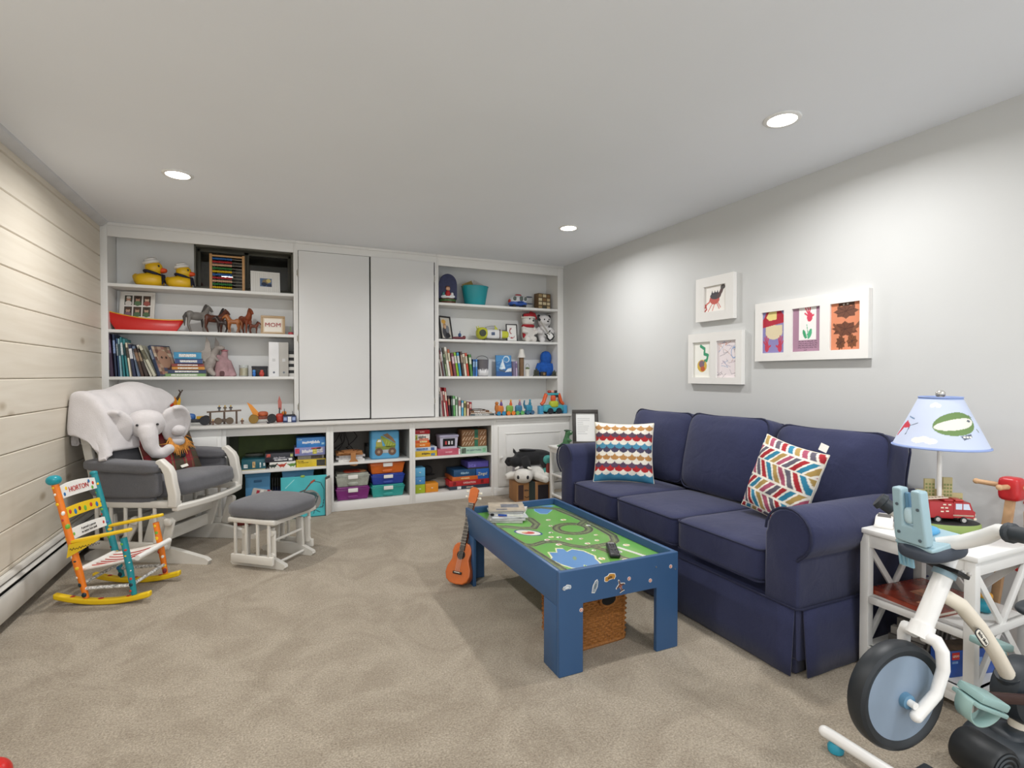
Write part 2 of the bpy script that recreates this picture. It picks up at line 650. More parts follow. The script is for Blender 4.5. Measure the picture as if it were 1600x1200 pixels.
# window in the back wall, dark outside
wn = thing('window_1', None, None, ((WX0 + WX1) / 2, YB, WZ0), kind='structure')
VINYL = mat('#77766c', .5)
FRM = mat('#5d5c50', .5)
g = G()
g.bb(WX0, WX0 + .012, YB - .005, YB + .2, WZ0, WZ1).bb(WX1 - .012, WX1, YB - .005, YB + .2, WZ0, WZ1).bb(WX0, WX1, YB - .005, YB + .2, WZ0, WZ0 + .012).bb(WX0, WX1, YB - .005, YB + .2, WZ1 - .012, WZ1)
g.build('window_jamb', VINYL, wn, world=True)
yw = YB + .09
g = G()
for (a, b_) in ((WX0 + .012, WX0 + .40), (WX0 + .39, WX1 - .012)):
    g.bb(a, a + .026, yw, yw + .03, WZ0 + .012, WZ1 - .012, .003).bb(b_ - .026, b_, yw, yw + .03, WZ0 + .012, WZ1 - .012, .003)
    g.bb(a, b_, yw, yw + .03, WZ0 + .012, WZ0 + .035, .003).bb(a, b_, yw, yw + .03, WZ1 - .035, WZ1 - .012, .003)
g.build('window_frame', FRM, wn, world=True)
GLASS = mat('#dfe6e4', .02, var=0, trans=1.)
for (a, b_) in ((WX0 + .036, WX0 + .378), (WX0 + .414, WX1 - .036)):
    G().bb(a, b_, yw + .012, yw + .017, WZ0 + .033, WZ1 - .033).build('pane', GLASS, wn, world=True)
g = G().bb(WX0 - .1, WX1 + .1, YB + .42, YB + .46, WZ0 - .2, ZC + .1).bb(WX0 - .1, WX0 - .06, YB + .12, YB + .46, WZ0 - .1, ZC + .1).bb(WX1 + .06, WX1 + .1, YB + .12, YB + .46, WZ0 - .1, ZC + .1).bb(WX0 - .1, WX1 + .1, YB + .2, YB + .46, WZ0 - .1, WZ0 - .02)
g.build('window_well', mat('#2a251c', .9, .3, 30), wn, world=True)

# ================================================================ built-in cases
YU, YBASE, YW = 4.936, 4.81, 4.76
ZW = .793                                           # top of the worktop
SH = [1.908, 1.553, 1.188]
BACKP = mat('#e6e7e6', .5, .03, 50, .02, 2, name='case_back_paint')

def upper_case(label, x0, x1, o0, o1, hole=False):
    t = thing('bookcase', label, 'bookcase', ((x0 + x1) / 2, (YU + YB) / 2, ZW))
    G().bb(x0, o0, YU, YU + .02, ZW, ZC, .002).build('face_stile', WHITE, t, world=True)
    G().bb(o1, x1, YU, YU + .02, ZW, ZC, .002).build('face_stile', WHITE, t, world=True)
    G().bb(o0, o1, YU, YU + .02, 2.264, ZC, .002).build('header', WHITE, t, world=True)
    G().bb(x0, o0 - .002, YU + .02, YB, ZW, ZC).build('side_panel', WHITE, t, world=True)
    G().bb(o1 + .002, x1, YU + .02, YB, ZW, ZC).build('side_panel', WHITE, t, world=True)
    G().bb(o0, o1, YU + .02, YB, 2.325, 2.345).build('top_panel', WHITE, t, world=True)
    if hole:
        pts = [(o0, ZW), (o1, ZW), (o1, WZ0), (WX0, WZ0), (WX0, 2.325), (o0, 2.325)]
    else:
        pts = [(o0, ZW), (o1, ZW), (o1, 2.325), (o0, 2.325)]
    G().prism(pts, .012, front(0, YB, 0)).build('back_panel', BACKP, t, world=True)
    for z in SH:
        G().bb(o0 - .002, o1 + .002, YU + .004, YB - .012, z - .024, z, .002).build('shelf', WHITE, t, world=True)
    g = G().bb(x0, x1, YU - .012, YU, 2.345, ZC, .004)
    g.build('crown_strip', TRIMW, t, world=True)
    return t
upper_case('white built-in bookcase against the plank wall with a window in its top shelf', XL, .168, -1.165, .15, True)
upper_case('white built-in bookcase next to the grey wall with four rows of toys and books', 1.43, XR, 1.45, 2.772)

t = thing('wall_cupboard', 'tall white cupboard with two flat doors between the bookcases', 'cupboard', (.8, 5.07, ZW))
G().bb(.168, .186, YU, YB, ZW, ZC).build('side_panel', WHITE, t, world=True)
G().bb(1.412, 1.43, YU, YB, ZW, ZC).build('side_panel', WHITE, t, world=True)
G().bb(.186, 1.412, YU, YU + .02, 2.288, ZC).build('header', WHITE, t, world=True)
G().bb(.168, 1.43, YU - .012, YU, 2.345, ZC, .004).build('crown_strip', TRIMW, t, world=True)
G().bb(.186, 1.412, YB - .02, YB, ZW, 2.288).build('back_panel', mat('#55524e', .8), t, world=True)
HINGE = mat('#a9a59c', .4, metal=.8)
def hinge(d, x, z):
    G().cyl((x, YU - .004, z - .026), (x, YU - .004, z + .026), .0055, n=10).sq((x, YU - .004, z + .029), .006, n=4).sq((x, YU - .004, z - .029), .006, n=4).bb(x - .012, x + .012, YU - .002, YU, z - .022, z + .022).build('hinge', HINGE, d, world=True)
d = G().bb(.190, .790, YU - .019, YU + .003, ZW + .012, 2.282, .003).build('door', mat('#e4e4e3', .38, .02, 40, .01, 2), t, world=True)
for z in (2.09, 1.52, .92): hinge(d, .186, z)
d = G().bb(.803, 1.398, YU - .021, YU + .003, ZW + .008, 2.284, .003).build('door', mat('#e4e4e3', .38, .02, 40, .01, 2), t, world=True)
for z in (2.13, 1.5, .95): hinge(d, 1.403, z)
G().bb(.7905, .8025, YU + .004, YU + .01, ZW, 2.28).build('gap_shade', mat('#2e2c2a', .8), t, world=True)  # dark strip put in for the shade between the two doors

# worktop
g = G().bb(XL, XR, YW, YB, ZW - .024, ZW, .005)
g.build('worktop', mat('#e2dfda', .35, .02, 40, .02, 2), label='long white painted worktop running under both bookcases', cat='worktop')

# base units
def cubby(label, x0, x1, o0, o1, zs_, back='#6f6b66', floor=True):
    t = thing('cubby_cabinet', label, 'cabinet', ((x0 + x1) / 2, 5.0, 0), group='open cubby cabinets under the worktop')
    zt = ZW - .024
    G().bb(x0, o0, YBASE, YBASE + .02, 0, zt, .002).build('face_stile', WHITE, t, world=True)
    G().bb(o1, x1, YBASE, YBASE + .02, 0, zt, .002).build('face_stile', WHITE, t, world=True)
    G().bb(o0, o1, YBASE, YBASE + .02, .70, zt, .002).build('top_rail', WHITE, t, world=True)
    G().bb(o0, o1, YBASE, YBASE + .02, 0, .082, .002).build('plinth', WHITE, t, world=True)
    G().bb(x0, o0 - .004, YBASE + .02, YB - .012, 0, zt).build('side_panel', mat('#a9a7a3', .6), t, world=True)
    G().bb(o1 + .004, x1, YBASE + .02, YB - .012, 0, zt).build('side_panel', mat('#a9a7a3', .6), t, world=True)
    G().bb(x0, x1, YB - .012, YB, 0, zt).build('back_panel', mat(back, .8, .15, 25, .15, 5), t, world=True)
    G().bb(o0 - .003, o1 + .003, YBASE + .012, YB - .012, .06, .080).build('floor_panel', WHITE, t, world=True)
    for z in zs_:
        G().bb(o0 - .003, o1 + .003, YBASE + .008, YB - .012, z - .02, z, .002).build('shelf', WHITE, t, world=True)
    return t
ZS1, ZS2, ZS3 = .405, .425, .425
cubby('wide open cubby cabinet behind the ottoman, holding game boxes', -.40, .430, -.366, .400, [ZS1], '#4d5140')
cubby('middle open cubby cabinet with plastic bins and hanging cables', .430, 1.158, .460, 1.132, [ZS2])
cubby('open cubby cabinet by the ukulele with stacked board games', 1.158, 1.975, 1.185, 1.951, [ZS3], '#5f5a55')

def panel_door(t, x0, x1, z0, z1, y):
    d = G().bb(x0, x1, y - .018, y, z0, z1, .003).build('door', TRIMW, t, world=True)
    b = .085
    g = G().bb(x0 + b, x1 - b, y - .0195, y - .013, z0 + b, z1 - b, .002)
    for (a0, a1, c0, c1) in ((x0 + b - .012, x1 - b + .012, z1 - b, z1 - b + .012), (x0 + b - .012, x1 - b + .012, z0 + b - .012, z0 + b),
                             (x0 + b - .012, x0 + b, z0 + b, z1 - b), (x1 - b, x1 - b + .012, z0 + b, z1 - b)):
        g.bb(a0, a1, y - .025, y - .016, c0, c1, .003)
    g.build('panel_moulding', TRIMW, d, world=True)
    return d
t = thing('base_cabinet', 'white base cabinet with a panelled door and pet flap by the sofa', 'cabinet', (2.41, 5.0, 0))
G().bb(1.975, XR, YBASE, YB - .002, 0, ZW - .024, .002).build('body', WHITE, t, world=True)
G().bb(1.975, XR, YBASE - .012, YBASE, 0, .075, .002).build('plinth', WHITE, t, world=True)
G().bb(2.0, XR, YBASE - .01, YBASE, .735, ZW - .026, .003).build('moulding', TRIMW, t, world=True)
d = panel_door(t, 2.02, 2.80, .085, .69, YBASE)
G().lathe([(.006, 0), (.006, .012), (.014, .018), (.016, .026), (.008, .032), (0, .033)], (2.045, YBASE - .018, .38), (R(90), 0, 0), 14).build('knob', TRIMW, d, world=True)
G().bb(2.17, 2.52, YBASE - .026, YBASE - .014, .14, .37, .004).build('pet_flap', mat('#aeaab0', .4), d, world=True)
t = thing('base_cabinet', 'white base cabinet with a drawer, mostly hidden behind the glider chair', 'cabinet', (-.8, 5.0, 0))
G().bb(XL, -.40, YBASE, YB - .002, 0, ZW - .024, .002).build('body', WHITE, t, world=True)
d = G().bb(-1.16, -.43, YBASE - .018, YBASE, .53, .70, .004).build('drawer', TRIMW, t, world=True)
d = panel_door(t, -1.16, -.43, .09, .51, YBASE)

# ================================================================ sofa
def fabric(c, c2, scale=900, rough=.85, bump=.25, sheen=.3):
    """woven cloth: two-tone fine weave"""
    m = bpy.data.materials.new('woven_fabric')
    m.use_nodes = True
    nt = m.node_tree
    L = nt.links.new
    b = nt.nodes['Principled BSDF']
    tc = nt.nodes.new('ShaderNodeTexCoord')
    n = nt.nodes.new('ShaderNodeTexNoise')
    n.inputs['Scale'].default_value = scale
    n.inputs['Detail'].default_value = 2
    L(tc.outputs['Object'], n.inputs['Vector'])
    n3 = nt.nodes.new('ShaderNodeTexNoise')
    n3.inputs['Scale'].default_value = 5
    n3.inputs['Detail'].default_value = 5
    L(tc.outputs['Object'], n3.inputs['Vector'])
    ad = nt.nodes.new('ShaderNodeMath')
    ad.operation = 'MULTIPLY_ADD'
    L(n3.outputs[0], ad.inputs[0])
    ad.inputs[1].default_value = .35
    L(n.outputs[0], ad.inputs[2])
    r = nt.nodes.new('ShaderNodeValToRGB')
    e = r.color_ramp.elements
    e[0].position, e[0].color = .45, lin(c) + (1,)
    e[1].position, e[1].color = .9, lin(c2) + (1,)
    L(ad.outputs[0], r.inputs[0])
    L(r.outputs[0], b.inputs['Base Color'])
    b.inputs['Roughness'].default_value = rough
    b.inputs['Specular IOR Level'].default_value = .2
    b.inputs['Sheen Weight'].default_value = sheen
    bp = nt.nodes.new('ShaderNodeBump')
    bp.inputs['Strength'].default_value = bump
    bp.inputs['Distance'].default_value = .002
    L(n.outputs[0], bp.inputs['Height'])
    n4 = nt.nodes.new('ShaderNodeTexNoise')
    n4.inputs['Scale'].default_value = 9
    n4.inputs['Detail'].default_value = 3
    n4.inputs['Distortion'].default_value = .8
    L(tc.outputs['Object'], n4.inputs['Vector'])
    bp2 = nt.nodes.new('ShaderNodeBump')
    bp2.inputs['Strength'].default_value = .35
    bp2.inputs['Distance'].default_value = .012
    L(n4.outputs[0], bp2.inputs['Height'])
    L(bp.outputs[0], bp2.inputs['Normal'])
    L(bp2.outputs[0], b.inputs['Normal'])
    return m
NAVY = fabric('#262a45', '#3d4162', sheen=.15)
PIPE = mat('#20243f', .8)

sofa = thing('sofa', 'navy blue three-seat fabric sofa with rolled arms and a pleated skirt', 'sofa', (2.33, 2.36, 0))
G().bb(1.93, 2.78, 1.50, 3.24, .03, .31, .02).build('base_frame', NAVY, sofa, world=True)
G().bb(2.60, 2.80, 1.50, 3.28, .25, .80, .05, seg=3).build('back_frame', NAVY, sofa, world=True)

def welt(pts, parent, r=.0055):
    G().tube(pts, r, 6, closed=True).build('piping', PIPE, parent, world=True)
def loop(y0, y1, x0, x1, z, r=.03, n=5, bow=0.):
    out = []
    for (cx, cy, a0) in ((x1 - r, y1 - r, 0), (x0 + r, y1 - r, 90), (x0 + r, y0 + r, 180), (x1 - r, y0 + r, 270)):
        for i in range(n + 1):
            a = R(a0 + 90 * i / n)
            out.append((cx + r * math.cos(a), cy + r * math.sin(a), z))
    return out
# seat cushions
for (y0, y1) in ((1.572, 2.100), (2.104, 2.626), (2.630, 3.128)):
    c = ((1.868 + 2.46) / 2, (y0 + y1) / 2, .385)
    hx, hy, hz = (2.46 - 1.868) / 2, (y1 - y0) / 2, .08
    def crown(q, h):
        f = 1 - (q.x / h[0]) ** 2
        f2 = 1 - (q.y / h[1]) ** 2
        return (q.x, q.y, q.z + (.018 * max(f, 0) * max(f2, 0) if q.z > 0 else 0))
    s_ = G().sq(c, (hx, hy, hz), 12, 16, fn=crown, wob=.004, ws=7).build('seat_cushion', NAVY, sofa, smooth=60, world=True)
    welt(loop(y0 + .006, y1 - .006, 1.872, 2.45, .4535, .035), s_)
    welt(loop(y0 + .006, y1 - .006, 1.872, 2.45, .3165, .035), s_)
# back cushions (leaning)
for i, (y0, y1, xf, zt, yaw) in enumerate(((1.455, 2.06, 2.50, .93, 0), (2.055, 2.66, 2.435, .955, .03), (2.665, 3.29, 2.47, .945, 0))):
    def puff(q, h, i=i):
        f = max(0, 1 - (q.y / h[1]) ** 2) * max(0, 1 - (q.z / h[2]) ** 2)
        sag = -.016 * math.cos(q.y / h[1] * PI * .5) if q.z > h[2] * .6 else 0
        return (q.x - (.05 * f if q.x < 0 else -.02 * f), q.y, q.z + sag)
    hz = (zt - .45) / 2
    T = TR((xf + .10, (y0 + y1) / 2, .45 + hz), (0, R(13), yaw))
    g = G(T)
    g.sq((0, 0, 0), (.10, (y1 - y0) / 2, hz), 7, 18, fn=puff, wob=.012, ws=5)
    b_ = g.build('back_cushion', NAVY, sofa, smooth=60, world=True)
    hy = (y1 - y0) / 2
    for sx in (-.078, .085):
        pts = []
        r = .06
        for (cy, cz, a0) in ((hy - r - .012, hz - r - .010, 0), (-hy + r + .012, hz - r - .010, 90), (-hy + r + .012, -hz + r + .01, 180), (hy - r - .012, -hz + r + .01, 270)):
            for k in range(5):
                a = R(a0 + 22.5 * k)
                pts.append((sx, cy + r * math.cos(a), cz + r * math.sin(a)))
        q = G(T)
        # add sagging along the top edge
        dense = []
        for a, b2 in zip(pts, pts[1:] + pts[:1]):
            for k in range(6):
                p = [a[j] + (b2[j] - a[j]) * k / 6 for j in range(3)]
                if p[2] > hz * .6: p[2] -= .016 * math.cos(p[1] / hy * PI * .5)
                dense.append(p)
        q.tube(dense, .0055, 6, closed=True)
        q.build('piping', PIPE, b_, world=True)
# rolled arms: outline in (across, up), swept along x
def arm(yi, sgn, zt, x1=2.74):
    """yi inner face; sgn +1 arm grows to larger y"""
    r = .103
    w = .155
    cy, cz = .112, zt - r
    pts = [(0, .06), (w, .06), (w, cz - .10)]
    for k in range(0, 15):
        a = R(-58 + k * 238 / 14)
        pts.append((cy + r * math.cos(a), cz + r * math.sin(a)))
    pts.append((0, cz - .02))
    pts = [(yi + sgn * a, z) for a, z in pts]
    n = len(pts)
    xs_ = [1.878, 1.884, 1.90, 2.1, 2.3, 2.5, x1]
    ins = [.014, .004, 0, 0, 0, 0, 0]
    my = sum(p[0] for p in pts) / n
    mz = sum(p[1] for p in pts) / n
    vs, fs = [], []
    for x, k in zip(xs_, ins):
        for (y, z) in pts:
            d = Vector((my - y, mz - z)).normalized() * k
            wv = .006 * mnoise.noise(Vector((x * 9, y * 4, z * 9))) if x > 1.95 else 0
            vs.append((x, y + d.x + wv * sgn, z + d.y + wv))
    for i in range(len(xs_) - 1):
        for j in range(n):
            fs.append([i * n + j, i * n + (j + 1) % n, (i + 1) * n + (j + 1) % n, (i + 1) * n + j])
    fs.append(list(range(n)))
    fs.append([(len(xs_) - 1) * n + j for j in range(n)])
    a_ = G().add(vs, fs).build('arm', NAVY, sofa, smooth=50, world=True)
    fp = [(1.876, y + (my - y) * .0, z) for y, z in pts[:-1] if z > .27]
    G().tube(fp, .0055, 6).build('piping', PIPE, a_, world=True)
arm(1.566, -1, .664)
arm(3.134, 1, .706)
# skirt with a kick pleat at the near corner
def skirt(pts, name='skirt', z1=.272, flare=.02):
    vs, fs = [], []
    n = len(pts)
    for i, (x, y, nx, ny) in enumerate(pts):
        for k, z in enumerate((.006, .09, .18, z1)):
            f = flare * (1 - z / z1) + .004 * mnoise.noise(Vector((x * 7, y * 7, z * 3))) * (1 - z / z1) * 2
            vs.append((x + nx * f, y + ny * f, z))
    for i in range(n - 1):
        for k in range(3):
            fs.append([i * 4 + k, (i + 1) * 4 + k, (i + 1) * 4 + k + 1, i * 4 + k + 1])
    o = G().add(vs, fs).build(name, NAVY, sofa, smooth=60, world=True)
    md = o.modifiers.new('thickness', 'SOLIDIFY')
    md.thickness = .006
    md.offset = 0
    return o
F_ = 1.872
skirt([(F_, 1.418 + i * .08, -1, 0) for i in range(24)] + [(F_, 3.292, -1, 0)])
skirt([(F_ + .03 + i * .083, 1.402, 0, -1) for i in range(11)])
skirt([(F_ + .10, 1.43, -1, -1), (F_ + .02, 1.425, -1, -.5), (F_ + .012, 1.45, -1, 0)], 'pleat_inset', flare=.0)
skirt([(F_ + .03 + i * .083, 3.30, 0, 1) for i in range(11)])
G().tube([(F_ - .004, 3.29, .272), (F_ - .004, 1.41, .272), (F_ + .02, 1.398, .272), (2.74, 1.398, .272)], .005, 6).build('skirt_piping', PIPE, sofa, world=True)

# ---- throw pillows
def pillow(name, label, w, h, t, M, fn, n=90, back='#e9e4d8', tagc=None):
    th = thing(name, label, 'pillow', tuple(M.translation), group='throw pillows on the sofa')
    I = M
    u, v = np.meshgrid(np.linspace(0, 1, n), np.linspace(0, 1, n))
    U, V = u * 2 - 1, v * 2 - 1
    k = Ink(u, v, '#efe9dd')
    fn(k)
    prof = np.sqrt(np.clip((1 - np.abs(U) ** 3) * (1 - np.abs(V) ** 3), 0, 1))
    sx = 1 - .07 * (1 - V ** 2) * (np.abs(U) ** 2)
    sy = 1 - .07 * (1 - U ** 2) * (np.abs(V) ** 2)
    for side, nm in ((1, 'front_cover'), (-1, 'back_cover')):
        z = side * t / 2 * prof
        wr = np.array([[mnoise.noise(Vector((a * 3, b * 3, side * 4))) for a, b in zip(r1, r2)] for r1, r2 in zip(U, V)]) * .010 * prof
        P = np.stack([U * sx * w / 2, V * sy * h / 2, z + wr * side, np.ones_like(u)], -1) @ np.array(I).T
        c = k.c if side > 0 else np.ones_like(k.c) * np.array(lin(back))
        if side < 0: P, c = P[:, ::-1], c[:, ::-1]
        grid_mesh(nm, P[..., :3], c, vmat(.85, .15, 500), th, world=True)
    e = [(math.copysign(1, 0), 0)]
    ring = []
    for i in range(0, n, 4): ring.append((i / (n - 1) * 2 - 1, -1))
    for i in range(0, n, 4): ring.append((1, i / (n - 1) * 2 - 1))
    for i in range(0, n, 4): ring.append((1 - i / (n - 1) * 2, 1))
    for i in range(0, n, 4): ring.append((-1, 1 - i / (n - 1) * 2))
    pts = [M @ Vector((a * (1 - .07 * (1 - b * b) * a * a) * w / 2, b * (1 - .07 * (1 - a * a) * b * b) * h / 2, 0)) for a, b in ring]
    G().tube(pts, .003, 5, closed=True).build('seam', mat('#e6dfd0', .8), th, world=True)
    if tagc:
        G(M).box((tagc[0], tagc[1], 0), (.045, .035, .002), (0, 0, tagc[2])).build('care_tag', mat('#f2f0ea', .6), th, world=True)
    return th
def scallops(k):
    # overlapping rows of hanging half discs, top row last
    cols = ['#3f86a8', '#f3ede0', '#b9292d', '#5d4760', '#f3ede0', '#bd8a50', '#f3ede0', '#4c4560', '#4e93b3', '#f3ede0', '#b32a2e', '#5a4558', '#f3ede0', '#bd8a50', '#f3ede0']
    n = len(cols)
    k.put(k.u > -1, '#3f86a8')
    for r in range(n):
        y = .045 + (r + 1) * .94 / n
        for i in range(-1, 9):
            x = (i + (.5 if r % 2 else 0)) / 7
            k.put(ell(k.u, k.v, x, y, .0722, .062) & (k.v < y), cols[r])
        k.rect(-1, y - .002, 2, 2, cols[r])
def herring(k):
    pal = ['#a8232c', '#a9506a', '#2d82a2', '#5f5a68', '#b09253']
    k.put(k.u > -1, '#f1ebdf')
    for ci in range(-1, 4):                          # axes run across, bars slant away on both sides
        ax = .07 + ci * .40
        for side in (1, -1):
            for i in range(-5, 14):
                x0 = i * .108 + (.05 if side < 0 else 0)
                y0, y1 = (ax + .012, ax + .205) if side > 0 else (ax - .012, ax - .175)
                dx = -.14
                k.poly([(x0, y0), (x0 + .078, y0), (x0 + .078 + dx, y1), (x0 + dx, y1)], pal[(i * 2 + ci * 3 + (side > 0)) % 5])
pl1 = Matrix.Translation((2.16, 2.93, .672)) @ Matrix.Rotation(R(-38), 4, 'Z') @ Matrix.Rotation(R(90 - 14), 4, 'X')
pillow('throw_pillow', 'square pillow with rows of red, blue and tan scallops at the far sofa end', .40, .41, .13, pl1, scallops, 110, tagc=None)
pl2 = Matrix.Translation((2.30, 1.815, .668)) @ Matrix.Rotation(R(-95), 4, 'Z') @ Matrix.Rotation(R(90 - 16), 4, 'X') @ Matrix.Rotation(R(-9), 4, 'Z')
pillow('throw_pillow', 'square pillow with coloured herringbone stripes by the near sofa arm', .385, .40, .13, pl2, herring, 110, tagc=(.15, .225, -.1))

# ================================================================ train table
TB = mat('#33567f', .38, .02, 60, .03, 4, name='blue_lacquer')
tt = thing('train_table', 'blue wooden train table with a green printed railway top in front of sofa', 'table', (1.313, 2.345, 0))
tx0, tx1, ty0, ty1, tz, tb = 1.013, 1.614, 1.79, 2.905, .422, .28
def end_board(y0, y1):
    out = [(tx0, 0), (tx0 + .112, 0), (tx0 + .112, tb), (tx1 - .118, tb), (tx1 - .118, 0), (tx1, 0), (tx1, tz), (tx0, tz)]
    o = G().prism(out, y1 - y0, front(0, y1, 0)).build('end_panel', TB, tt, world=True)
    md = o.modifiers.new('b', 'BEVEL'); md.width = .003; md.segments = 2; md.limit_method = 'ANGLE'
    return o
ep = end_board(ty0, ty0 + .02)
end_board(ty1 - .02, ty1)
for x in (tx0, tx1 - .02):
    G().bb(x, x + .02, ty0 + .02, ty1 - .02, tb, tz, .003).build('side_board', TB, tt, world=True)
for (x, y) in ((tx0, ty0 + .02), (tx1 - .02, ty0 + .02), (tx0, ty1 - .13), (tx1 - .02, ty1 - .13)):
    G().bb(x, x + .02, y, y + .11, 0, tb, .003).build('leg', TB, tt, world=True)
def railway(k):
    u, v = k.u, k.v            # u across (x), v along (y away from the viewer)
    asp = .56 / 1.075
    def put(m, c): k.put(m, c)
    k.put(u > -1, '#69a84a')
    blend = np.array([[mnoise.noise(Vector((a * 3, b * 5, 0))) for a, b in zip(r1, r2)] for r1, r2 in zip(u[::4, ::4], v[::4, ::4])])
    blend = np.kron(blend, np.ones((4, 4)))[:u.shape[0], :u.shape[1]]
    k.c *= (1 + .12 * blend)[..., None]
    def lake(pts, rim='#e6e3b4', fill='#5b8dc4'):
        cx = sum(p[0] for p in pts) / len(pts); cy = sum(p[1] for p in pts) / len(pts)
        k.poly([(cx + (x - cx) * 1.09, cy + (y - cy) * 1.09) for x, y in pts], rim)
        k.poly(pts, fill)
    lake([(.19, .275), (.25, .26), (.29, .305), (.34, .29), (.33, .25), (.40, .27), (.46, .23), (.48, .16), (.45, .13), (.43, .08), (.36, .05), (.32, .055), (.30, .095), (.26, .05), (.19, .08), (.15, .13), (.13, .20), (.16, .215)])
    lake([(.68, .85), (.74, .83), (.82, .87), (.86, .89), (.88, .94), (.97, .965), (.93, .985), (.80, .985), (.72, .965), (.68, .91)], '#8fc0d8')
    def track(pts, closed=False, w=.046):
        if closed: pts = pts + pts[:1]
        d = sdist(u, v, pts, asp)
        put(d < w * .5, '#7f8a58')
        put(d < w * .40, '#3a3a34')
        put(d < w * .24, '#7d8a5a')
        s = (np.floor((u * asp + v) * 130) % 2) > 0
        put((d < w * .36) & s & (d > w * .06), '#45433a')
    track([(.10, .03), (.09, .22), (.08, .38), (.06, .54), (.06, .74), (.10, .84), (.2, .9)])
    track([(.62, .985), (.80, .965), (.93, .90), (.955, .72), (.955, .50), (.93, .36), (.86, .29), (.76, .26)])
    track([(.06, .72), (.16, .70), (.26, .65), (.38, .62), (.47, .68), (.49, .78), (.42, .84)])
    track([(.71 + .155 * math.cos(a), .535 + .082 * math.sin(a)) for a in [R(i * 20) for i in range(18)]], True)
    track([(.08, .41), (.16, .39), (.28, .41), (.38, .39), (.44, .32), (.52, .27), (.68, .265), (.80, .27)], w=.04)
    track([(.60, .26), (.64, .20), (.66, .10), (.72, .02)], w=.035)
    track([(.84, .58), (.94, .62)], w=.04)
    # emblem
    k.ell(.27, .565, .115, .050, '#2d4a86', -.35)
    k.ell(.27, .565, .100, .041, '#e8e4da', -.35)
    k.ell(.27, .563, .055, .022, '#c9403a', -.2)
    k.ell(.25, .582, .03, .011, '#e8d9b0')
    # small printed buildings and signs
    rnd = random.Random(3)
    for (x, y) in ((.46, .52), (.78, .69), (.80, .40), (.46, .44), (.52, .40), (.40, .46), (.62, .38), (.60, .31), (.55, .22), (.72, .16), (.66, .07), (.88, .22), (.33, .43), (.56, .62), (.72, .33), (.5, .12), (.9, .55), (.64, .72), (.36, .35)):
        a = rnd.uniform(.014, .024)
        k.ell(x, y, a * 1.3, a * .62, '#efe9dc')
        k.ell(x + .004, y - .002, a * .7, a * .35, rnd.choice(['#c77b45', '#a94b3e', '#7d8f97', '#d8b64e', '#6c5f50']), rnd.uniform(0, 3))
    k.line([(.78, .21), (.86, .05)], .018, '#d8d9d0', asp)
    k.ell(.14, .03, .05, .018, '#c9d35b')
    k.ell(.31, .17, .03, .012, '#7f9a7a', .7)
sf = G().bb(tx0 + .018, tx1 - .018, ty0 + .018, ty1 - .018, .362, .3845).build('play_board', mat('#6aa84c', .5), tt, world=True)
print_plane('railway_print', tx1 - tx0 - .04, ty1 - ty0 - .04, 190, 360, railway, Matrix.Translation((tx0 + .02, ty0 + .02, .3862)), tt, world=True, rough=.3, th=.001, coat=.3)
# screws and stickers on the near end
def disc(g, x, z, r, y, m=0):
    g.cyl((x, y, z), (x, y - .0012, z), r, n=14, m=m)
for (px, pz) in ((1.115,0.255), (1.35,0.344), (1.461,0.318), (1.572,0.362)):
    g = G()
    disc(g, px, pz, .0085, ty0, 0)
    disc(g, px, pz, .006, ty0 - .001, 1)
    g.box((px, ty0 - .0024, pz), (.004, .0012, .006), m=2)
    g.build('round_sticker', [mat('#d9d6cf', .5), mat('#b8462f', .5), mat('#e8e2d6', .5)], ep, world=True)
for (px, pz) in ((1.492,0.372), (1.029,0.355), (1.598,0.347)):
    G().cyl((px, ty0 + .001, pz), (px, ty0 - .002, pz), .0035, n=10).build('screw', mat('#b9bcc0', .3, metal=.9), ep, world=True)
def sticker(px, pz, pts, sc, cols, rot, name='sticker'):
    M = front(px, ty0 - .0002, pz) @ Matrix.Rotation(rot, 4, 'Z')
    g = G()
    cx = sum(p[0] for p in pts) / len(pts); cy = sum(p[1] for p in pts) / len(pts)
    big = []
    for x, y in pts:
        d = Vector((x - cx, y - cy)); d = d.normalized() * .12 if d.length else d
        big.append(((x + d.x) * sc, (y + d.y) * sc))
    g.prism(big, .0008, M, 0)
    g.prism([(x * sc, y * sc) for x, y in pts], .0014, M, 1)
    g.prism([(cx * sc + (x - cx) * .45 * sc, cy * sc + (y - cy) * .45 * sc) for x, y in pts], .0018, M, 2)
    g.build(name, [mat('#e9e6df', .5), mat(cols[0], .5), mat(cols[1], .5)], ep, world=True)
plane_pts = [(0, 1), (.12, .8), (.14, .3), (.8, .0), (.8, -.2), (.14, -.05), (.1, -.7), (.4, -.9), (.4, -1), (0, -.95), (-.4, -1), (-.4, -.9), (-.1, -.7), (-.14, -.05), (-.8, -.2), (-.8, 0), (-.14, .3), (-.12, .8)]
truck_pts = [(-1, -.3), (-.9, .25), (-.3, .3), (-.1, .55), (.3, .5), (.9, .35), (1, -.1), (.7, -.45), (.4, -.3), (-.2, -.3), (-.5, -.5), (-.8, -.45)]
ship_pts = [(-.25, -1), (.25, -.9), (.35, 0), (.25, .7), (0, 1), (-.25, .7), (-.35, 0)]
s1 = (1.181,0.34)
sticker(s1[0], s1[1], ship_pts, .026, ('#8f9aa3', '#5d6d77'), -.35)
s1 = (1.253,0.365)
sticker(s1[0], s1[1], truck_pts, .026, ('#b98532', '#6b4a25'), .1)
s1 = (1.305,0.322)
sticker(s1[0], s1[1], plane_pts, .026, ('#5a4038', '#93503e'), .35)
s1 = (1.049,0.357)
sticker(s1[0], s1[1], truck_pts, .017, ('#aab4bd', '#d7dce0'), .0)

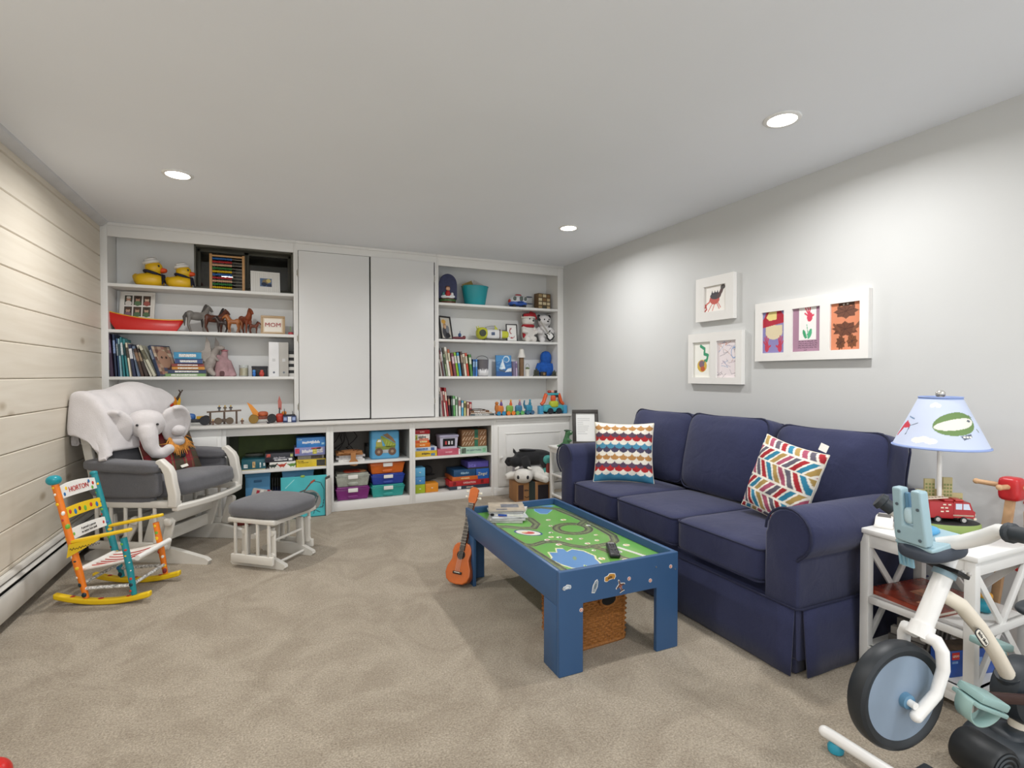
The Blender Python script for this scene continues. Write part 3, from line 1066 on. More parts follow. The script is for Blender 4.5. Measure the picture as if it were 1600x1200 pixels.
# ---- magazines and remote on the table
rnd = random.Random(8)
mags = [('#a9b3a4', '#6f7f76', 'pale green magazine, lowest in the pile on the train table'), ('#b9bab8', '#7a7d7c', 'grey-white magazine in the pile on the train table, second from bottom'),
        ('#cfd3d6', '#9a5a4a', 'open-leaved white magazine in the middle of the pile on the train table'), ('#e6e6e6', '#2d4f9a', 'white book with a blue and black spine on the train table pile'),
        ('#8f9398', '#474f5a', 'grey magazine second from top on the train table pile'), ('#b0a492', '#6d7078', 'tan and grey magazine on top of the train table pile')]
z = .3875
for i, (c, c2, lb) in enumerate(mags):
    th_ = .007 if i != 3 else .013
    M = TR((1.20 + .006 * i * (1 if i < 4 else .3), 2.735 + .01 * (i % 3), z), (0, 0, R(-28 + 9 * (i % 3) - i * 2)))
    t = thing('magazine', lb, 'magazine', tuple(M.translation), M.to_euler()[2], group='magazines piled on the train table')
    w_, d_ = (.20, .255) if i < 3 else (.155 + .01 * i, .19)
    G().box((0, 0, th_ / 2), (w_ - .004, d_ - .006, th_ - .002), bev=.001).build('pages', mat('#e3e1da', .8, .3, 400, .1, 60), t)
    g = G().box((0, 0, th_ - .0005), (w_, d_, .001)).box((0, 0, .0006), (w_, d_, .001)).box((-w_ / 2, 0, th_ / 2), (.001, d_, th_))
    g.build('cover', mat(c, .35, var=.25, vs=18), t)
    G().box((.02, .01, th_ + .0004), (w_ * .5, d_ * .4, .0006)).box((-.03, -d_ * .35, th_ + .0004), (w_ * .3, d_ * .12, .0006)).build('cover_picture', mat(c2, .35, var=.4, vs=30), t)
    if i == 3:
        G().box((-.02, -d_ / 2 - .0006, th_ / 2), (.05, .001, th_ - .002)).build('blue_band', mat('#2a4fa0', .4), t)
        G().cyl((-w_ * .42, -d_ / 2 + .01, th_ / 2), (-w_ * .42, -d_ / 2 - .004, th_ / 2), .010, n=12).build('black_roundel', BLACK, t)
    z += th_ + .0015
rc = thing('remote_control', 'black television remote control lying on the train table', 'remote', (1.405, 1.985, .388), R(-28))
G().box((0, 0, .009), (.048, .165, .018), bev=.007, seg=3).build('body', mat('#1c1c1e', .35), rc)
g = G()
for r_ in range(9):
    for c_ in range(3):
        g.box(((c_ - 1) * .013, .06 - r_ * .0145, .0185), (.008, .007, .003), bev=.001)
g.build('keypad', mat('#4a4b50', .5), rc, kind='stuff')
G().cyl((0, -.012, .018), (0, -.012, .0205), .013, n=16).build('dial', mat('#303136', .4), rc)
G().box((0, .073, .0187), (.03, .01, .001)).build('label_strip', mat('#9b9ca0', .4), rc)

# ================================================================ wicker basket
WICK = mat('#9c652f', .6, .6, 240, .35, 120, name='wicker')
bk = thing('wicker_basket', 'square brown wicker basket with a cut-out handle under the train table', 'basket', (1.30, 2.07, 0), R(3))
bw, bd, bh = .31, .27, .262
g = G()
rows = 22
for r_ in range(rows):
    zz = .012 + r_ * (bh - .024) / (rows - 1)
    pts = []
    n = 64
    for k in range(n):
        a = 2 * PI * k / n
        c_, s_ = math.cos(a), math.sin(a)
        q = max(abs(c_), abs(s_))
        e = (abs(c_) ** 10 + abs(s_) ** 10) ** (1 / 10)
        o = .0035 * (1 if (k + r_) % 2 else -1)
        sc = 1 - .04 * (1 - zz / bh)
        pts.append(((bw / 2 * sc + o) * c_ / e, (bd / 2 * sc + o) * s_ / e, zz))
    # leave the hand hole free near the top of both short faces
    g.tube(pts, .0066, 5, closed=True)
g.build('woven_wall', WICK, bk, kind='stuff')
g = G()
for s in (-1, 1):
    for i in range(9):
        x = (i - 4) * bw / 9.2
        g.cyl((x * .96, s * bd / 2 * .96, 0), (x, s * bd / 2, bh), .005, n=6)
    for i in range(7):
        y = (i - 3) * bd / 7.4
        g.cyl((s * bw / 2 * .96, y * .96, 0), (s * bw / 2, y, bh), .005, n=6)
g.build('stakes', WICK, bk, kind='stuff')
pts = [((bw / 2) * math.cos(a) / (abs(math.cos(a)) ** 10 + abs(math.sin(a)) ** 10) ** .1, (bd / 2) * math.sin(a) / (abs(math.cos(a)) ** 10 + abs(math.sin(a)) ** 10) ** .1) for a in [2 * PI * i / 60 for i in range(60)]]
G().tube([(x, y, bh) for x, y in pts], .011, 8, closed=True).build('rim', WICK, bk)
G().tube([(x * .97, y * .97, .008) for x, y in pts], .010, 8, closed=True).build('foot_rim', WICK, bk)
G().prism([(x * .95, y * .95) for x, y in pts], .008, Matrix.Translation((0, 0, .004))).build('bottom', WICK, bk)
g = G()
g.lathe([(.030, 0), (.030, .006)], (.03, -bd / 2 - .0125, bh - .055), (R(90), 0, 0), 20, sc=(1.25, .8, 1))
g.build('hand_hole', mat('#0e0c0b', .9), bk)
G().tube([(.03 + .043 * math.cos(a), -bd / 2 - .015, bh - .055 + .028 * math.sin(a)) for a in [2 * PI * i / 24 for i in range(24)]], .006, 6, closed=True).build('hole_binding', WICK, bk)

# ================================================================ ukulele
UK = mat('#c2601f', .3, var=.18, vs=9, coat=.5, name='orange_wood')
# neck direction: base on the carpet, head leaning on the table corner
def ukulele():
    base = Vector((.934, 2.82, .012))
    head = Vector((1.095, 2.93, .53))
    zax = (head - base).normalized()
    nrm = Vector((-.72, -.69, .0))
    nrm = (nrm - zax * nrm.dot(zax)).normalized()
    xax = zax.cross(nrm)
    M = Matrix((xax, nrm * -1, zax)).transposed().to_4x4()     # local: x across, -y front, z along neck
    M.translation = base
    t = thing('ukulele', 'orange wooden ukulele leaning against the far corner of the train table', 'ukulele', tuple(base), tuple(M.to_euler()))
    prof = [(0, 0), (.04, .004), (.066, .022), (.078, .055), (.074, .09), (.060, .118), (.053, .135), (.055, .155), (.060, .175), (.054, .205), (.038, .223), (.016, .229), (0, .23)]
    outl = prof + [(-x, z) for x, z in prof[-2:0:-1]]
    o = G().prism(outl, .058, Matrix(((1, 0, 0, 0), (0, 0, 1, -.029), (0, 1, 0, 0), (0, 0, 0, 1)))).build('body', UK, t, smooth=50)
    md = o.modifiers.new('b', 'BEVEL'); md.width = .006; md.segments = 3; md.limit_method = 'ANGLE'; md.angle_limit = R(60)
    G().cyl((0, -.0295, .160), (0, -.0302, .160), .022, n=24).build('sound_hole', mat('#140c07', .8), t)
    G().tube([(.024 * math.cos(a), -.030, .160 + .024 * math.sin(a)) for a in [2 * PI * i / 24 for i in range(24)]], .0018, 5, closed=True).build('rosette', mat('#3a2415', .5), t)
    G().box((0, -.033, .062), (.055, .009, .014), bev=.002).build('bridge', mat('#1c1512', .4), t)
    G().box((0, -.0385, .064), (.036, .003, .003)).build('saddle', mat('#e8e2d2', .4), t)
    G().bar((0, -.016, .20), (0, -.016, .475), .032, .02, .006, up=(0, 1, 0)).build('neck', mat('#8f4a1d', .4), t)
    fb = G().bar((0, -.0305, .185), (0, -.0305, .455), .034, .006, .001, up=(0, 1, 0)).build('fretboard', mat('#2a1a12', .5), t)
    g = G()
    for i in range(12):
        g.box((0, -.0342, .445 - .245 * (1 - .94 ** i) * 1.9), (.033, .0014, .0016))
    g.build('frets', mat('#c9c4b8', .3, metal=.8), fb, kind='stuff')
    G().prism([(-.019, .455), (.019, .455), (.026, .475), (.027, .535), (.010, .548), (-.010, .548), (-.027, .535), (-.026, .475)], .014, Matrix(((1, 0, 0, 0), (0, 0, 1, -.030), (0, 1, 0, 0), (0, 0, 0, 1)))).build('headstock', UK, t)
    for s in (-1, 1):
        for zz in (.488, .518):
            G().cyl((s * .026, -.02, zz), (s * .038, -.02, zz), .003, n=8).sq((s * .044, -.02, zz), (.008, .005, .007), 2.5, 4).build('tuning_peg', mat('#e4ddcc', .4), t)
    g = G()
    for i in range(4):
        g.cyl(((i - 1.5) * .008, -.0395, .064), ((i - 1.5) * .007, -.0365, .458), .0005, n=4)
    g.build('strings', mat('#e9e6de', .4), t, kind='stuff')
ukulele()

# ================================================================ glider chair (local: +x forward, +y its left)
CW = mat('#dbd7cf', .4, .02, 40, .03, 4, name='white_lacquered_wood')
GREY = fabric('#56565a', '#727276', 700, .95, .3, .25)
gl = thing('glider_chair', 'white wooden glider armchair with grey cushions by the plank wall', 'armchair', (-.70, 4.29, 0), R(-30))
for s in (-1, 1):
    y = s * .262
    # base runner with a long rounded toe
    pts = [(-.34, .0), (.40, 0), (.505, .0), (.515, .022), (.49, .04), (.30, .085), (.22, .10), (-.20, .10), (-.30, .06), (-.345, .03)]
    G().prism(pts, .036, Matrix(((1, 0, 0, 0), (0, 0, 1, y - .018), (0, 1, 0, 0), (0, 0, 0, 1)))).build('base_runner', CW, gl)
    # base upright plate and swing links
    G().bar((.10, y, .08), (.17, y, .30), .03, .10, .006, up=(1, 0, 0)).build('base_upright', CW, gl)
    G().bar((-.16, y, .08), (-.18, y, .30), .03, .09, .006, up=(1, 0, 0)).build('base_upright', CW, gl)
    for (x0, x1) in ((.235, .21), (-.06, -.02)):
        yo = y + s * .034
        G().bar((x0, yo, .10), (x1 + .07, yo, .29), .022, .055, .008, up=(1, 0, 0)).build('swing_link', CW, gl)
        for zz, xx in ((.115, x0), (.275, x1 + .066)):
            G().cyl((xx, yo, zz), (xx, yo + s * .026, zz), .026, n=16).sq((xx, yo + s * .028, zz), (.026, .010, .026), 2.5, 5).build('bearing_cap', CW, gl)
    # hanging side frame with spindles
    yo = s * .312
    G().bar((-.27, yo, .115), (.20, yo, .115), .028, .05, .006).build('lower_side_rail', CW, gl)
    for i in range(5):
        x = -.22 + i * .10
        G().cyl((x, yo, .13), (x, yo, .36), .011, n=8).build('spindle', CW, gl)
    G().bar((-.30, s * .30, .375), (.34, s * .30, .385), .05, .045, .010).build('seat_side_rail', CW, gl)
    # back post, rounded top
    bp_ = [(-.20, .30), (-.24, .45), (-.305, .75), (-.365, 1.00)]
    g = G()
    for a, b_ in zip(bp_[:-1], bp_[1:]):
        g.bar((a[0], s * .285, a[1]), (b_[0], s * .285, b_[1] + .006), .028, .062, .008, up=(1, 0, 0))
    g.sq((-.369, s * .285, 1.005), (.031, .014, .031), 3, 5)
    g.build('back_post', CW, gl)
    # curved arm support at the front
    sup = [(.315, .37), (.318, .45), (.300, .53), (.292, .585), (.270, .625), (.235, .645)]
    pts = [(x + .032, z) for x, z in sup[:-1]] + [(.24, .676), (.205, .660), (.21, .625)] + [(x - .030, z - (.01 if i < 2 else 0)) for i, (x, z) in enumerate(sup[::-1][1:])]
    o = G().prism(pts, .044, Matrix(((1, 0, 0, 0), (0, 0, 1, s * .318 - .022), (0, 1, 0, 0), (0, 0, 0, 1)))).build('arm_support', CW, gl)
    md = o.modifiers.new('b', 'BEVEL'); md.width = .009; md.segments = 3; md.limit_method = 'ANGLE'; md.angle_limit = R(50)
    # padded arm and pocket below
    a_ = G().sq((-.02, s * .318, .625), (.255, .062, .038), 4.5, 12, (0, R(2), 0), wob=.006, ws=9).build('arm_pad', GREY, gl, smooth=70)
    g = G().sq((-.01, s * .318, .515), (.235, .030, .088), 7, 10, wob=.006, ws=8)
    g.build('arm_pocket', GREY, gl, smooth=70)
    G().sq((-.02, s * .305, .415), (.20, .02, .03), 6, 6).build('pocket_flap', GREY, gl, smooth=70)
# bowed front rail, back rails, stretchers
pts = [(.35 + .05 * math.cos(t * PI / 2), t * .33) for t in [i / 8 - 1 for i in range(17)]]
g = G()
vs, fs = [], []
for x, y in pts:
    vs += [(x, y, .345), (x, y, .385), (x - .045, y, .385), (x - .045, y, .345)]
for i in range(len(pts) - 1):
    for k in range(4):
        fs.append([i * 4 + k, i * 4 + (k + 1) % 4, (i + 1) * 4 + (k + 1) % 4, (i + 1) * 4 + k])
fs += [[0, 1, 2, 3], [(len(pts) - 1) * 4 + k for k in (3, 2, 1, 0)]]
o = g.add(vs, fs).build('front_rail', CW, gl, smooth=50)
md = o.modifiers.new('b', 'BEVEL'); md.width = .01; md.segments = 3; md.limit_method = 'ANGLE'; md.angle_limit = R(50)
G().bar((-.358, -.28, .98), (-.358, .28, .98), .03, .075, .01).build('top_rail', CW, gl)
G().bar((-.25, -.28, .42), (-.25, .28, .42), .03, .06, .01).build('lower_back_rail', CW, gl)
G().bar((-.20, -.26, .36), (-.20, .26, .36), .04, .04, .006).build('rear_seat_rail', CW, gl)
for i in range(5):
    y = -.2 + i * .1
    G().bar((-.255, y, .42), (-.355, y, .97), .02, .02, .004, up=(0, 1, 0)).build('back_spindle', CW, gl)
G().bar((.12, -.26, .14), (.12, .26, .14), .028, .085, .006).build('base_stretcher', CW, gl)
G().bar((.16, -.26, .255), (.16, .26, .255), .028, .075, .006).build('base_stretcher', CW, gl)
G().bar((-.17, -.26, .19), (-.17, .26, .19), .028, .10, .006).build('base_stretcher', CW, gl)
# cushions
def dome(q, h):
    return (q.x, q.y, q.z + (.02 * max(0, 1 - (q.x / h[0]) ** 2) * max(0, 1 - (q.y / h[1]) ** 2) if q.z > 0 else 0))
G().sq((.085, 0, .455), (.295, .275, .066), 5, 16, (0, R(-7), 0), fn=dome, wob=.006, ws=7).build('seat_cushion', GREY, gl, smooth=70)
G().sq((-.215, 0, .745), (.072, .262, .29), 5, 16, (0, R(-13), 0), wob=.010, ws=6).build('back_cushion', GREY, gl, smooth=70)

# ---- elephant blanket over the glider back
def gw(x, y, z):
    return WM[gl] @ Vector((x, y, z))
PLUSH = mat('#cbc6c6', .95, .5, 170, .05, 12, sheen=.5, name='grey_plush')
eb = thing('elephant_blanket', 'pale grey plush baby blanket with an elephant head, draped over the glider back', 'blanket', tuple(WM[gl] @ Vector((-.40, 0, 1.0))), R(-30))
prof = [(-.425, .74), (-.425, .85), (-.42, .96), (-.41, 1.035), (-.37, 1.075), (-.30, 1.07), (-.225, 1.03), (-.17, .96), (-.14, .87), (-.12, .78), (-.105, .71)]
ny_, nx_ = 40, 46
P = np.zeros((ny_, nx_, 3))
acc = [0]
for a, b_ in zip(prof[:-1], prof[1:]): acc.append(acc[-1] + math.hypot(b_[0] - a[0], b_[1] - a[1]))
for j in range(ny_):
    f = j / (ny_ - 1)
    for i in range(nx_):
        yp = -.60 + i / (nx_ - 1) * .94
        ex = max(0, -.308 - yp) * max(0, min(1, (f - .30) / .12))                          # cloth falling over the near side
        y = max(yp, -.308) - ex * .2
        k = (max(yp, -.325) + .325) / .64
        end = acc[-1] * (1.0 - .34 * max(0, (k - .35) / .65) ** .8)
        d = f * end
        for q in range(len(acc) - 1):
            if d <= acc[q + 1] + 1e-9:
                t_ = (d - acc[q]) / (acc[q + 1] - acc[q])
                x = prof[q][0] + (prof[q + 1][0] - prof[q][0]) * t_
                z = prof[q][1] + (prof[q + 1][1] - prof[q][1]) * t_
                break
        lift = .055 * math.exp(-((y - .10) / .15) ** 2) * max(0, min(1, (z - .85) / .2))
        wv = .022 * mnoise.noise(Vector((yp * 9, z * 2.2, 1))) + .008 * mnoise.noise(Vector((yp * 22, z * 7, 5)))
        P[j, i] = gw(x + wv, y, z + lift + abs(wv) * .5 - ex * .9 * max(0, min(1, (z - .66) / .25)))
P[..., 0] = np.maximum(P[..., 0], XL + .03)
sh = grid_mesh('blanket', P, None, PLUSH, eb, world=True, thick=.022)
sb = sh.modifiers.new('s', 'SUBSURF'); sb.levels = sb.render_levels = 1
# head
hd = WM[gl]
HT_ = hd @ TR((-.055, -.10, .872), (0, R(14), R(-44)))
g = G(HT_)
g.sq((0, 0, 0), (.085, .115, .095), 2.2, 10)
trunk = [(.055, .0, -.02), (.095, .01, -.07), (.12, .02, -.125), (.135, .045, -.165), (.14, .085, -.17), (.135, .115, -.145)]
g.tube(trunk, [.062, .054, .046, .04, .036, .034], 12)
g.sq((.135, .117, -.143), .035, 2, 6)
g.blob('elephant_head', PLUSH, eb, voxel=.010, it=5, world=True)
for s in (-1, 1):
    g = G(HT_ @ TR((-.01 if s > 0 else .045, s * .14, -.005), (R(8 * s), 0, R(34 * s if s > 0 else -20))))
    g.sq((0, s * .03, -.01), (.028, .10, .125), 2.5, 8, wob=.015, ws=14)
    g.tube([(.02, s * .03 + .092 * s * math.cos(a), -.01 + .115 * math.sin(a)) for a in [R(k * 20 - 100) for k in range(11)]], .022, 8)
    g.blob('elephant_ear', PLUSH, eb, voxel=.010, it=4, world=True)
    G(HT_).sq((.079, s * .056, .018), .008, 2, 5).build('elephant_eye', BLACK, eb, world=True)
for (y, z) in ((.19, -.06), (.185, -.135)):
    G(HT_).sq((.0, y, z), (.035, .045, .035), 2.4, 7, wob=.01, ws=20).build('elephant_paw', PLUSH, eb, world=True, smooth=80)

# ---- plaid pillow with a fur beard on the glider seat
def plaid(k):
    u, v = k.u, k.v
    k.put(u > -1, '#8e1f2c')
    band = lambda a, c, w: (np.abs(a - c) < w)
    for c in (.16, .52, .88):
        k.put(band(u, c, .085), '#4c4433')
    mask = np.zeros(u.shape, bool)
    for c in (.12, .5, .85): mask |= band(v, c, .095)
    k.c[mask] = k.c[mask] * .45 + np.array(lin('#3f3a2c')) * .55
    for c in (.27, .40, .64, .76): k.put(band(u, c, .010) , '#6d6142')
    for c in (.25, .37, .62, .74): k.put(band(v, c, .009), '#6a3035')
pm = WM[gl] @ Matrix.Translation((-.03, .06, .69)) @ Matrix.Rotation(R(78), 4, 'Z') @ Matrix.Rotation(R(90 - 24), 4, 'X')
pp = pillow('plaid_pillow', 'red and brown plaid pillow with an orange fur beard sitting on the glider', .42, .46, .12, pm, plaid, 80, back='#4a2027')
pp['group'] = 'pillow on the glider'
del pp['group']
fur = G(pm)
rnd = random.Random(5)
for i in range(170):
    x = rnd.uniform(-.055, .075); y = rnd.uniform(.02, .085)
    a = rnd.gauss(0, .35) + (x - .01) * 6
    l = rnd.uniform(.07, .13)
    p0 = Vector((x * .55 + .01, y, .062))
    p1 = p0 + Vector((math.sin(a) * l * .5, -.4 * l, .034))
    p2 = p0 + Vector((math.sin(a) * l, -math.cos(a) * l, .026 + rnd.uniform(-.01, .015)))
    fur.tube([p0, p1, p2], [.006, .005, .0008], 4)
fur.build('fur_beard', mat('#c98a3a', .8, var=.25, vs=40), pp, world=True, kind='stuff')
G(pm).sq((.04, -.075, .062), (.024, .030, .010), 2.2, 6, (0, 0, R(12))).build('nose_patch', mat('#1c1d22', .8), pp, world=True)
G(pm).box((.03, -.165, .058), (.055, .020, .003), (R(-12), 0, R(8))).build('white_label', mat('#e8e4d8', .7), pp, world=True)

# ================================================================ ottoman
ot = thing('glider_ottoman', 'white wooden gliding ottoman with a grey cushion in front of the cubbies', 'ottoman', (-.015, 3.735, 0), R(-40))
def odome(q, h):
    return (q.x, q.y, q.z + (.018 * max(0, 1 - (q.x / h[0]) ** 2) * max(0, 1 - (q.y / h[1]) ** 2) if q.z > 0 else 0))
G().sq((0, 0, .355), (.222, .205, .052), 4.2, 14, fn=odome, wob=.005, ws=7).build('cushion', GREY, ot, smooth=70)
for s in (-1, 1):
    y = s * .135
    pts = [(-.19, 0), (.19, 0), (.205, .014), (.20, .03), (.13, .058), (.08, .07), (-.08, .07), (-.13, .058), (-.20, .03), (-.205, .014)]
    G().prism(pts, .03, Matrix(((1, 0, 0, 0), (0, 0, 1, y - .015), (0, 1, 0, 0), (0, 0, 0, 1)))).build('base_runner', CW, ot)
    for x in (-.10, .10):
        G().bar((x, y, .05), (x * .9, y, .25), .024, .05, .005, up=(1, 0, 0)).build('base_upright', CW, ot)
        yo = y + s * .026
        G().bar((x + .03, yo, .075), (x + .03, yo, .245), .016, .036, .006, up=(1, 0, 0)).build('swing_link', CW, ot)
        for zz in (.09, .23):
            G().cyl((x + .03, yo, zz), (x + .03, yo + s * .02, zz), .018, n=14).build('bearing_cap', CW, ot)
    yo = s * .19
    G().bar((-.17, yo, .30), (.17, yo, .30), .03, .028, .005).build('top_side_rail', CW, ot)
    G().bar((-.155, yo, .062), (.155, yo, .062), .022, .052, .005).build('lower_side_rail', CW, ot)
    for i in range(4):
        x = -.125 + i * .083
        G().bar((x, yo, .08), (x, yo, .295), .016, .016, .003, up=(1, 0, 0)).build('spindle', CW, ot)
for x in (-.15, .15):
    G().bar((x, -.19, .295), (x, .19, .295), .03, .028, .005).build('cross_rail', CW, ot)
G().cyl((.13, -.135, .03), (.13, .135, .03), .009, n=10).build('stretcher_rod', CW, ot)
G().cyl((.11, -.135, .17), (.11, .135, .17), .009, n=10).build('stretcher_rod', CW, ot)
G().bar((-.10, -.135, .21), (-.10, .135, .21), .02, .06, .004).build('base_stretcher', CW, ot)

# ================================================================ child's painted rocking chair (faces +x)
rk = thing('child_rocking_chair', 'small painted rocking chair in orange, teal and yellow beside the heater', 'rocking chair', (-.775, 3.50, 0), R(-19))
YEL, ORA, TEA = mat('#e8c11b', .35, var=.04), mat('#ea7d1c', .4, var=.06, vs=20), mat('#1c8a94', .4, var=.12, vs=14)
SW = mat('#e9e7e2', .45, var=.04)
def local(p): return p
DOTS = [mat(c, .45) for c in ('#c6382c', '#2c6fa8', '#6fb03c', '#f2c41d', '#16303c', '#7d1f24', '#f3efe6')]
rnd = random.Random(11)
def dots_on(parent, p0, p1, r, n, nm='painted_dot', face=(0, -1, 0)):
    """little painted patches along a round post, on the side that faces the room"""
    p0, p1 = Vector(p0), Vector(p1)
    ax = (p1 - p0).normalized()
    for i in range(n):
        f = (i + .5 + rnd.uniform(-.3, .3)) / n
        a = rnd.uniform(-.9, .9)
        d = Vector(face)
        d = (d - ax * d.dot(ax)).normalized()
        d = Matrix.Rotation(a, 3, ax) @ d
        c = p0 + (p1 - p0) * f + d * (r * .80)
        q = d.to_track_quat('Z', 'Y').to_euler()
        rr = rnd.uniform(.006, .012)
        G().sq(tuple(c), (rr, rr * rnd.uniform(.8, 1.5), .006), 2, 4, tuple(q)).build(nm, DOTS[rnd.randrange(7)], parent)
RB, RT = (-.09, .035), (-.235, .635)       # rear post (x,z) bottom and top
FB, FT = (.145, .045), (.095, .345)
for s, cr, cf in ((-1, ORA, TEA), (1, TEA, ORA)):
    y = s * .145
    pts_t, pts_b = [], []
    for i in range(17):
        x = -.245 + i * .0295
        z = ((x - .0) ** 2) * .62
        pts_b.append((x, z))
        pts_t.append((x, z + .030))
    o = G().prism(pts_b + pts_t[::-1], .034, Matrix(((1, 0, 0, 0), (0, 0, 1, y - .017), (0, 1, 0, 0), (0, 0, 0, 1)))).build('rocker', YEL, rk)
    md = o.modifiers.new('b', 'BEVEL'); md.width = .008; md.segments = 3; md.limit_method = 'ANGLE'; md.angle_limit = R(50)
    for x in (-.16, -.02, .12):
        G().sq((x, y, x * x * .62 + .030), (.014, .012, .0016), 2, 5, (0, 0, 0)).build('red_dot', DOTS[0], o)
    p = G().tube([(RB[0], y, RB[1]), (-.13, y, .20), (RT[0], y, RT[1])], [.013, .0175, .016], 12).build('rear_post', cr, rk)
    dots_on(p, (RB[0], y, RB[1]), (RT[0], y, RT[1]), .017, 14)
    k = G().sq((RT[0] - .006, y, RT[1] + .02), (.032, .032, .026), 2.2, 8).build('post_knob', mat('#1795a4', .3), rk) if s < 0 else G().sq((RT[0] - .003, y, RT[1] + .004), (.018, .018, .012), 2.5, 6).build('post_cap', TEA, rk)
    p = G().tube([(FB[0], y, FB[1]), (.125, y, .18), (FT[0], y, FT[1])], [.013, .017, .016], 12).build('front_post', cf, rk)
    dots_on(p, (FB[0], y, FB[1]), (FT[0], y, FT[1]), .016, 8)
    # arm: broad at the back, narrow to the front, slanting up
    pts = [(-.155, .018), (-.06, .022), (.13, .018), (.145, .0), (.13, -.018), (-.06, -.022), (-.155, -.018)]
    o = G().prism(pts, .016, TR((0, y, .355), (0, R(-11), 0))).build('arm_rest', YEL, rk)
    md = o.modifiers.new('b', 'BEVEL'); md.width = .005; md.segments = 2; md.limit_method = 'ANGLE'; md.angle_limit = R(50)
    if s < 0:
        G().prism([(-.165, .255), (-.155, .325), (-.01, .362), (-.01, .345)], .010, Matrix(((1, 0, 0, 0), (0, 0, 1, y - .028), (0, 1, 0, 0), (0, 0, 0, 1)))).build('arm_brace', YEL, rk)
    # lower side rails
    G().cyl((-.10, y, .085), (.138, y, .095), .009, n=8).build('side_rail', mat('#d5d2c6', .5, var=.75, vs=90), rk)
def slat(zc, xc, mat_, h=.048, lift=.012):
    vs, fs = [], []
    n = 10
    for i in range(n + 1):
        y = -.135 + .27 * i / n
        bow = -.008 * (1 - (y / .135) ** 2)
        zt = lift * (1 - (y / .135) ** 2)
        for (dx, dz) in ((-.005, -h / 2), (.005, -h / 2), (.005, h / 2 + zt), (-.005, h / 2 + zt)):
            vs.append((xc + bow + dx - dz * .23, y, zc + dz))
    for i in range(n):
        for k in range(4):
            fs.append([i * 4 + k, i * 4 + (k + 1) % 4, (i + 1) * 4 + (k + 1) % 4, (i + 1) * 4 + k])
    fs += [[0, 1, 2, 3], [n * 4 + k for k in (3, 2, 1, 0)]]
    return G().add(vs, fs).build('back_slat', mat_, rk)
def on_slat(zc, xc, y, dz=0.):
    """frame on the front face of a slat, x to the sitter's left seen from the front"""
    bow = -.008 * (1 - (y / .135) ** 2)
    return Matrix.Translation((xc + bow + .0056 - dz * .23, y, zc + dz)) @ Matrix.Rotation(R(90), 4, 'Z') @ Matrix.Rotation(R(90) - .22, 4, 'X')
RED, INK = mat('#b9332c', .5), mat('#2b2422', .6)
s1 = slat(.585, -.222, SW, .060, .012)
text('HORTON', .040, on_slat(.588, -.2195, .005), RED, s1, sx=.85)
for (y, z, c) in ((-.105, -.012, 1), (-.085, .015, 3), (.085, .02, 1), (.11, .005, 0), (.10, -.018, 2)):
    g = G(on_slat(.585, -.222, y, z)); g.sq((0, 0, 0), (.008, .010, .0015), 2, 4); g.build('painted_dot', DOTS[c], s1)
s2 = slat(.475, -.196, YEL, .050, .004)
for i, y in enumerate((-.10, -.06, -.025, .015, .06, .10)):
    g = G(on_slat(.475, -.196, y, .004 * (-1) ** i)); g.sq((0, 0, 0), (.010, .012 + .003 * (i % 2), .0015), 2, 4); g.build('painted_dot', DOTS[(0, 1, 5, 2, 0, 1)[i]], s2)
s3 = slat(.365, -.170, SW, .050, .004)
text("A person's a person", .017, on_slat(.372, -.168, .0, .005), INK, s3, sx=.8)
text('no matter how small', .017, on_slat(.372, -.168, .0, -.014), INK, s3, sx=.8)
for y, c in ((-.115, 2), (.112, 0)):
    g = G(on_slat(.365, -.170, y)); g.sq((0, 0, 0), (.007, .009, .0015), 2, 4); g.build('painted_dot', DOTS[c], s3)
g = G(Matrix.Translation((-.075, -.1745, .316)) @ Matrix.Rotation(R(-13), 4, 'Y') @ Matrix.Rotation(R(90), 4, 'X'))
g.tube([(-.075 + i * .005, .007 * math.sin(i * 2.1) * (1 if i % 7 else .2), 0) for i in range(31)], .0014, 4)
g.build('handwritten_line', INK, rk)
# woven sagging seat
vs, fs = [], []
n, m = 14, 10
for j in range(m + 1):
    f = j / m
    x = -.125 + f * .285
    for i in range(n + 1):
        y = -.135 + .27 * i / n
        z = .185 + f * .055 + .02 * math.sin(f * PI) * -1.4 * (1 - (y / .135) ** 2)
        vs.append((x, y, z))
for j in range(m):
    for i in range(n):
        fs.append([j * (n + 1) + i, j * (n + 1) + i + 1, (j + 1) * (n + 1) + i + 1, (j + 1) * (n + 1) + i])
o = G().add(vs, fs).build('seat', mat('#e4dfd8', .7, .3, 90, .08, 30), rk)
md = o.modifiers.new('t', 'SOLIDIFY'); md.thickness = .012
for i in range(6):
    y = -.09 + i * .034
    pts = []
    for j in range(1, m):
        f = j / m
        pts.append((-.125 + f * .285, y, .1855 + f * .055 - .028 * math.sin(f * PI) * (1 - (y / .135) ** 2)))
    G().tube(pts[:-1], .004, 5).build('red_stripe', mat('#b4413a', .7), o)
for (x, z) in ((-.125, .180), (.165, .238)):
    G().cyl((x, -.15, z), (x, .15, z), .0145, n=10).build('seat_rail', SW, rk)
for (x, z) in ((.14, .10), (-.10, .115)):
    G().cyl((x, -.14, z), (x, .14, z), .009, n=8).build('cross_rail', mat('#d5d2c6', .5, var=.75, vs=90), rk)
# red ball at the lower left edge
g = G().sq((*(-0.752,1.971), .046), .046, 2, 12)
g.build('red_ball', mat('#c4201c', .3), label='glossy red ball on the carpet at the lower left picture edge', cat='ball')

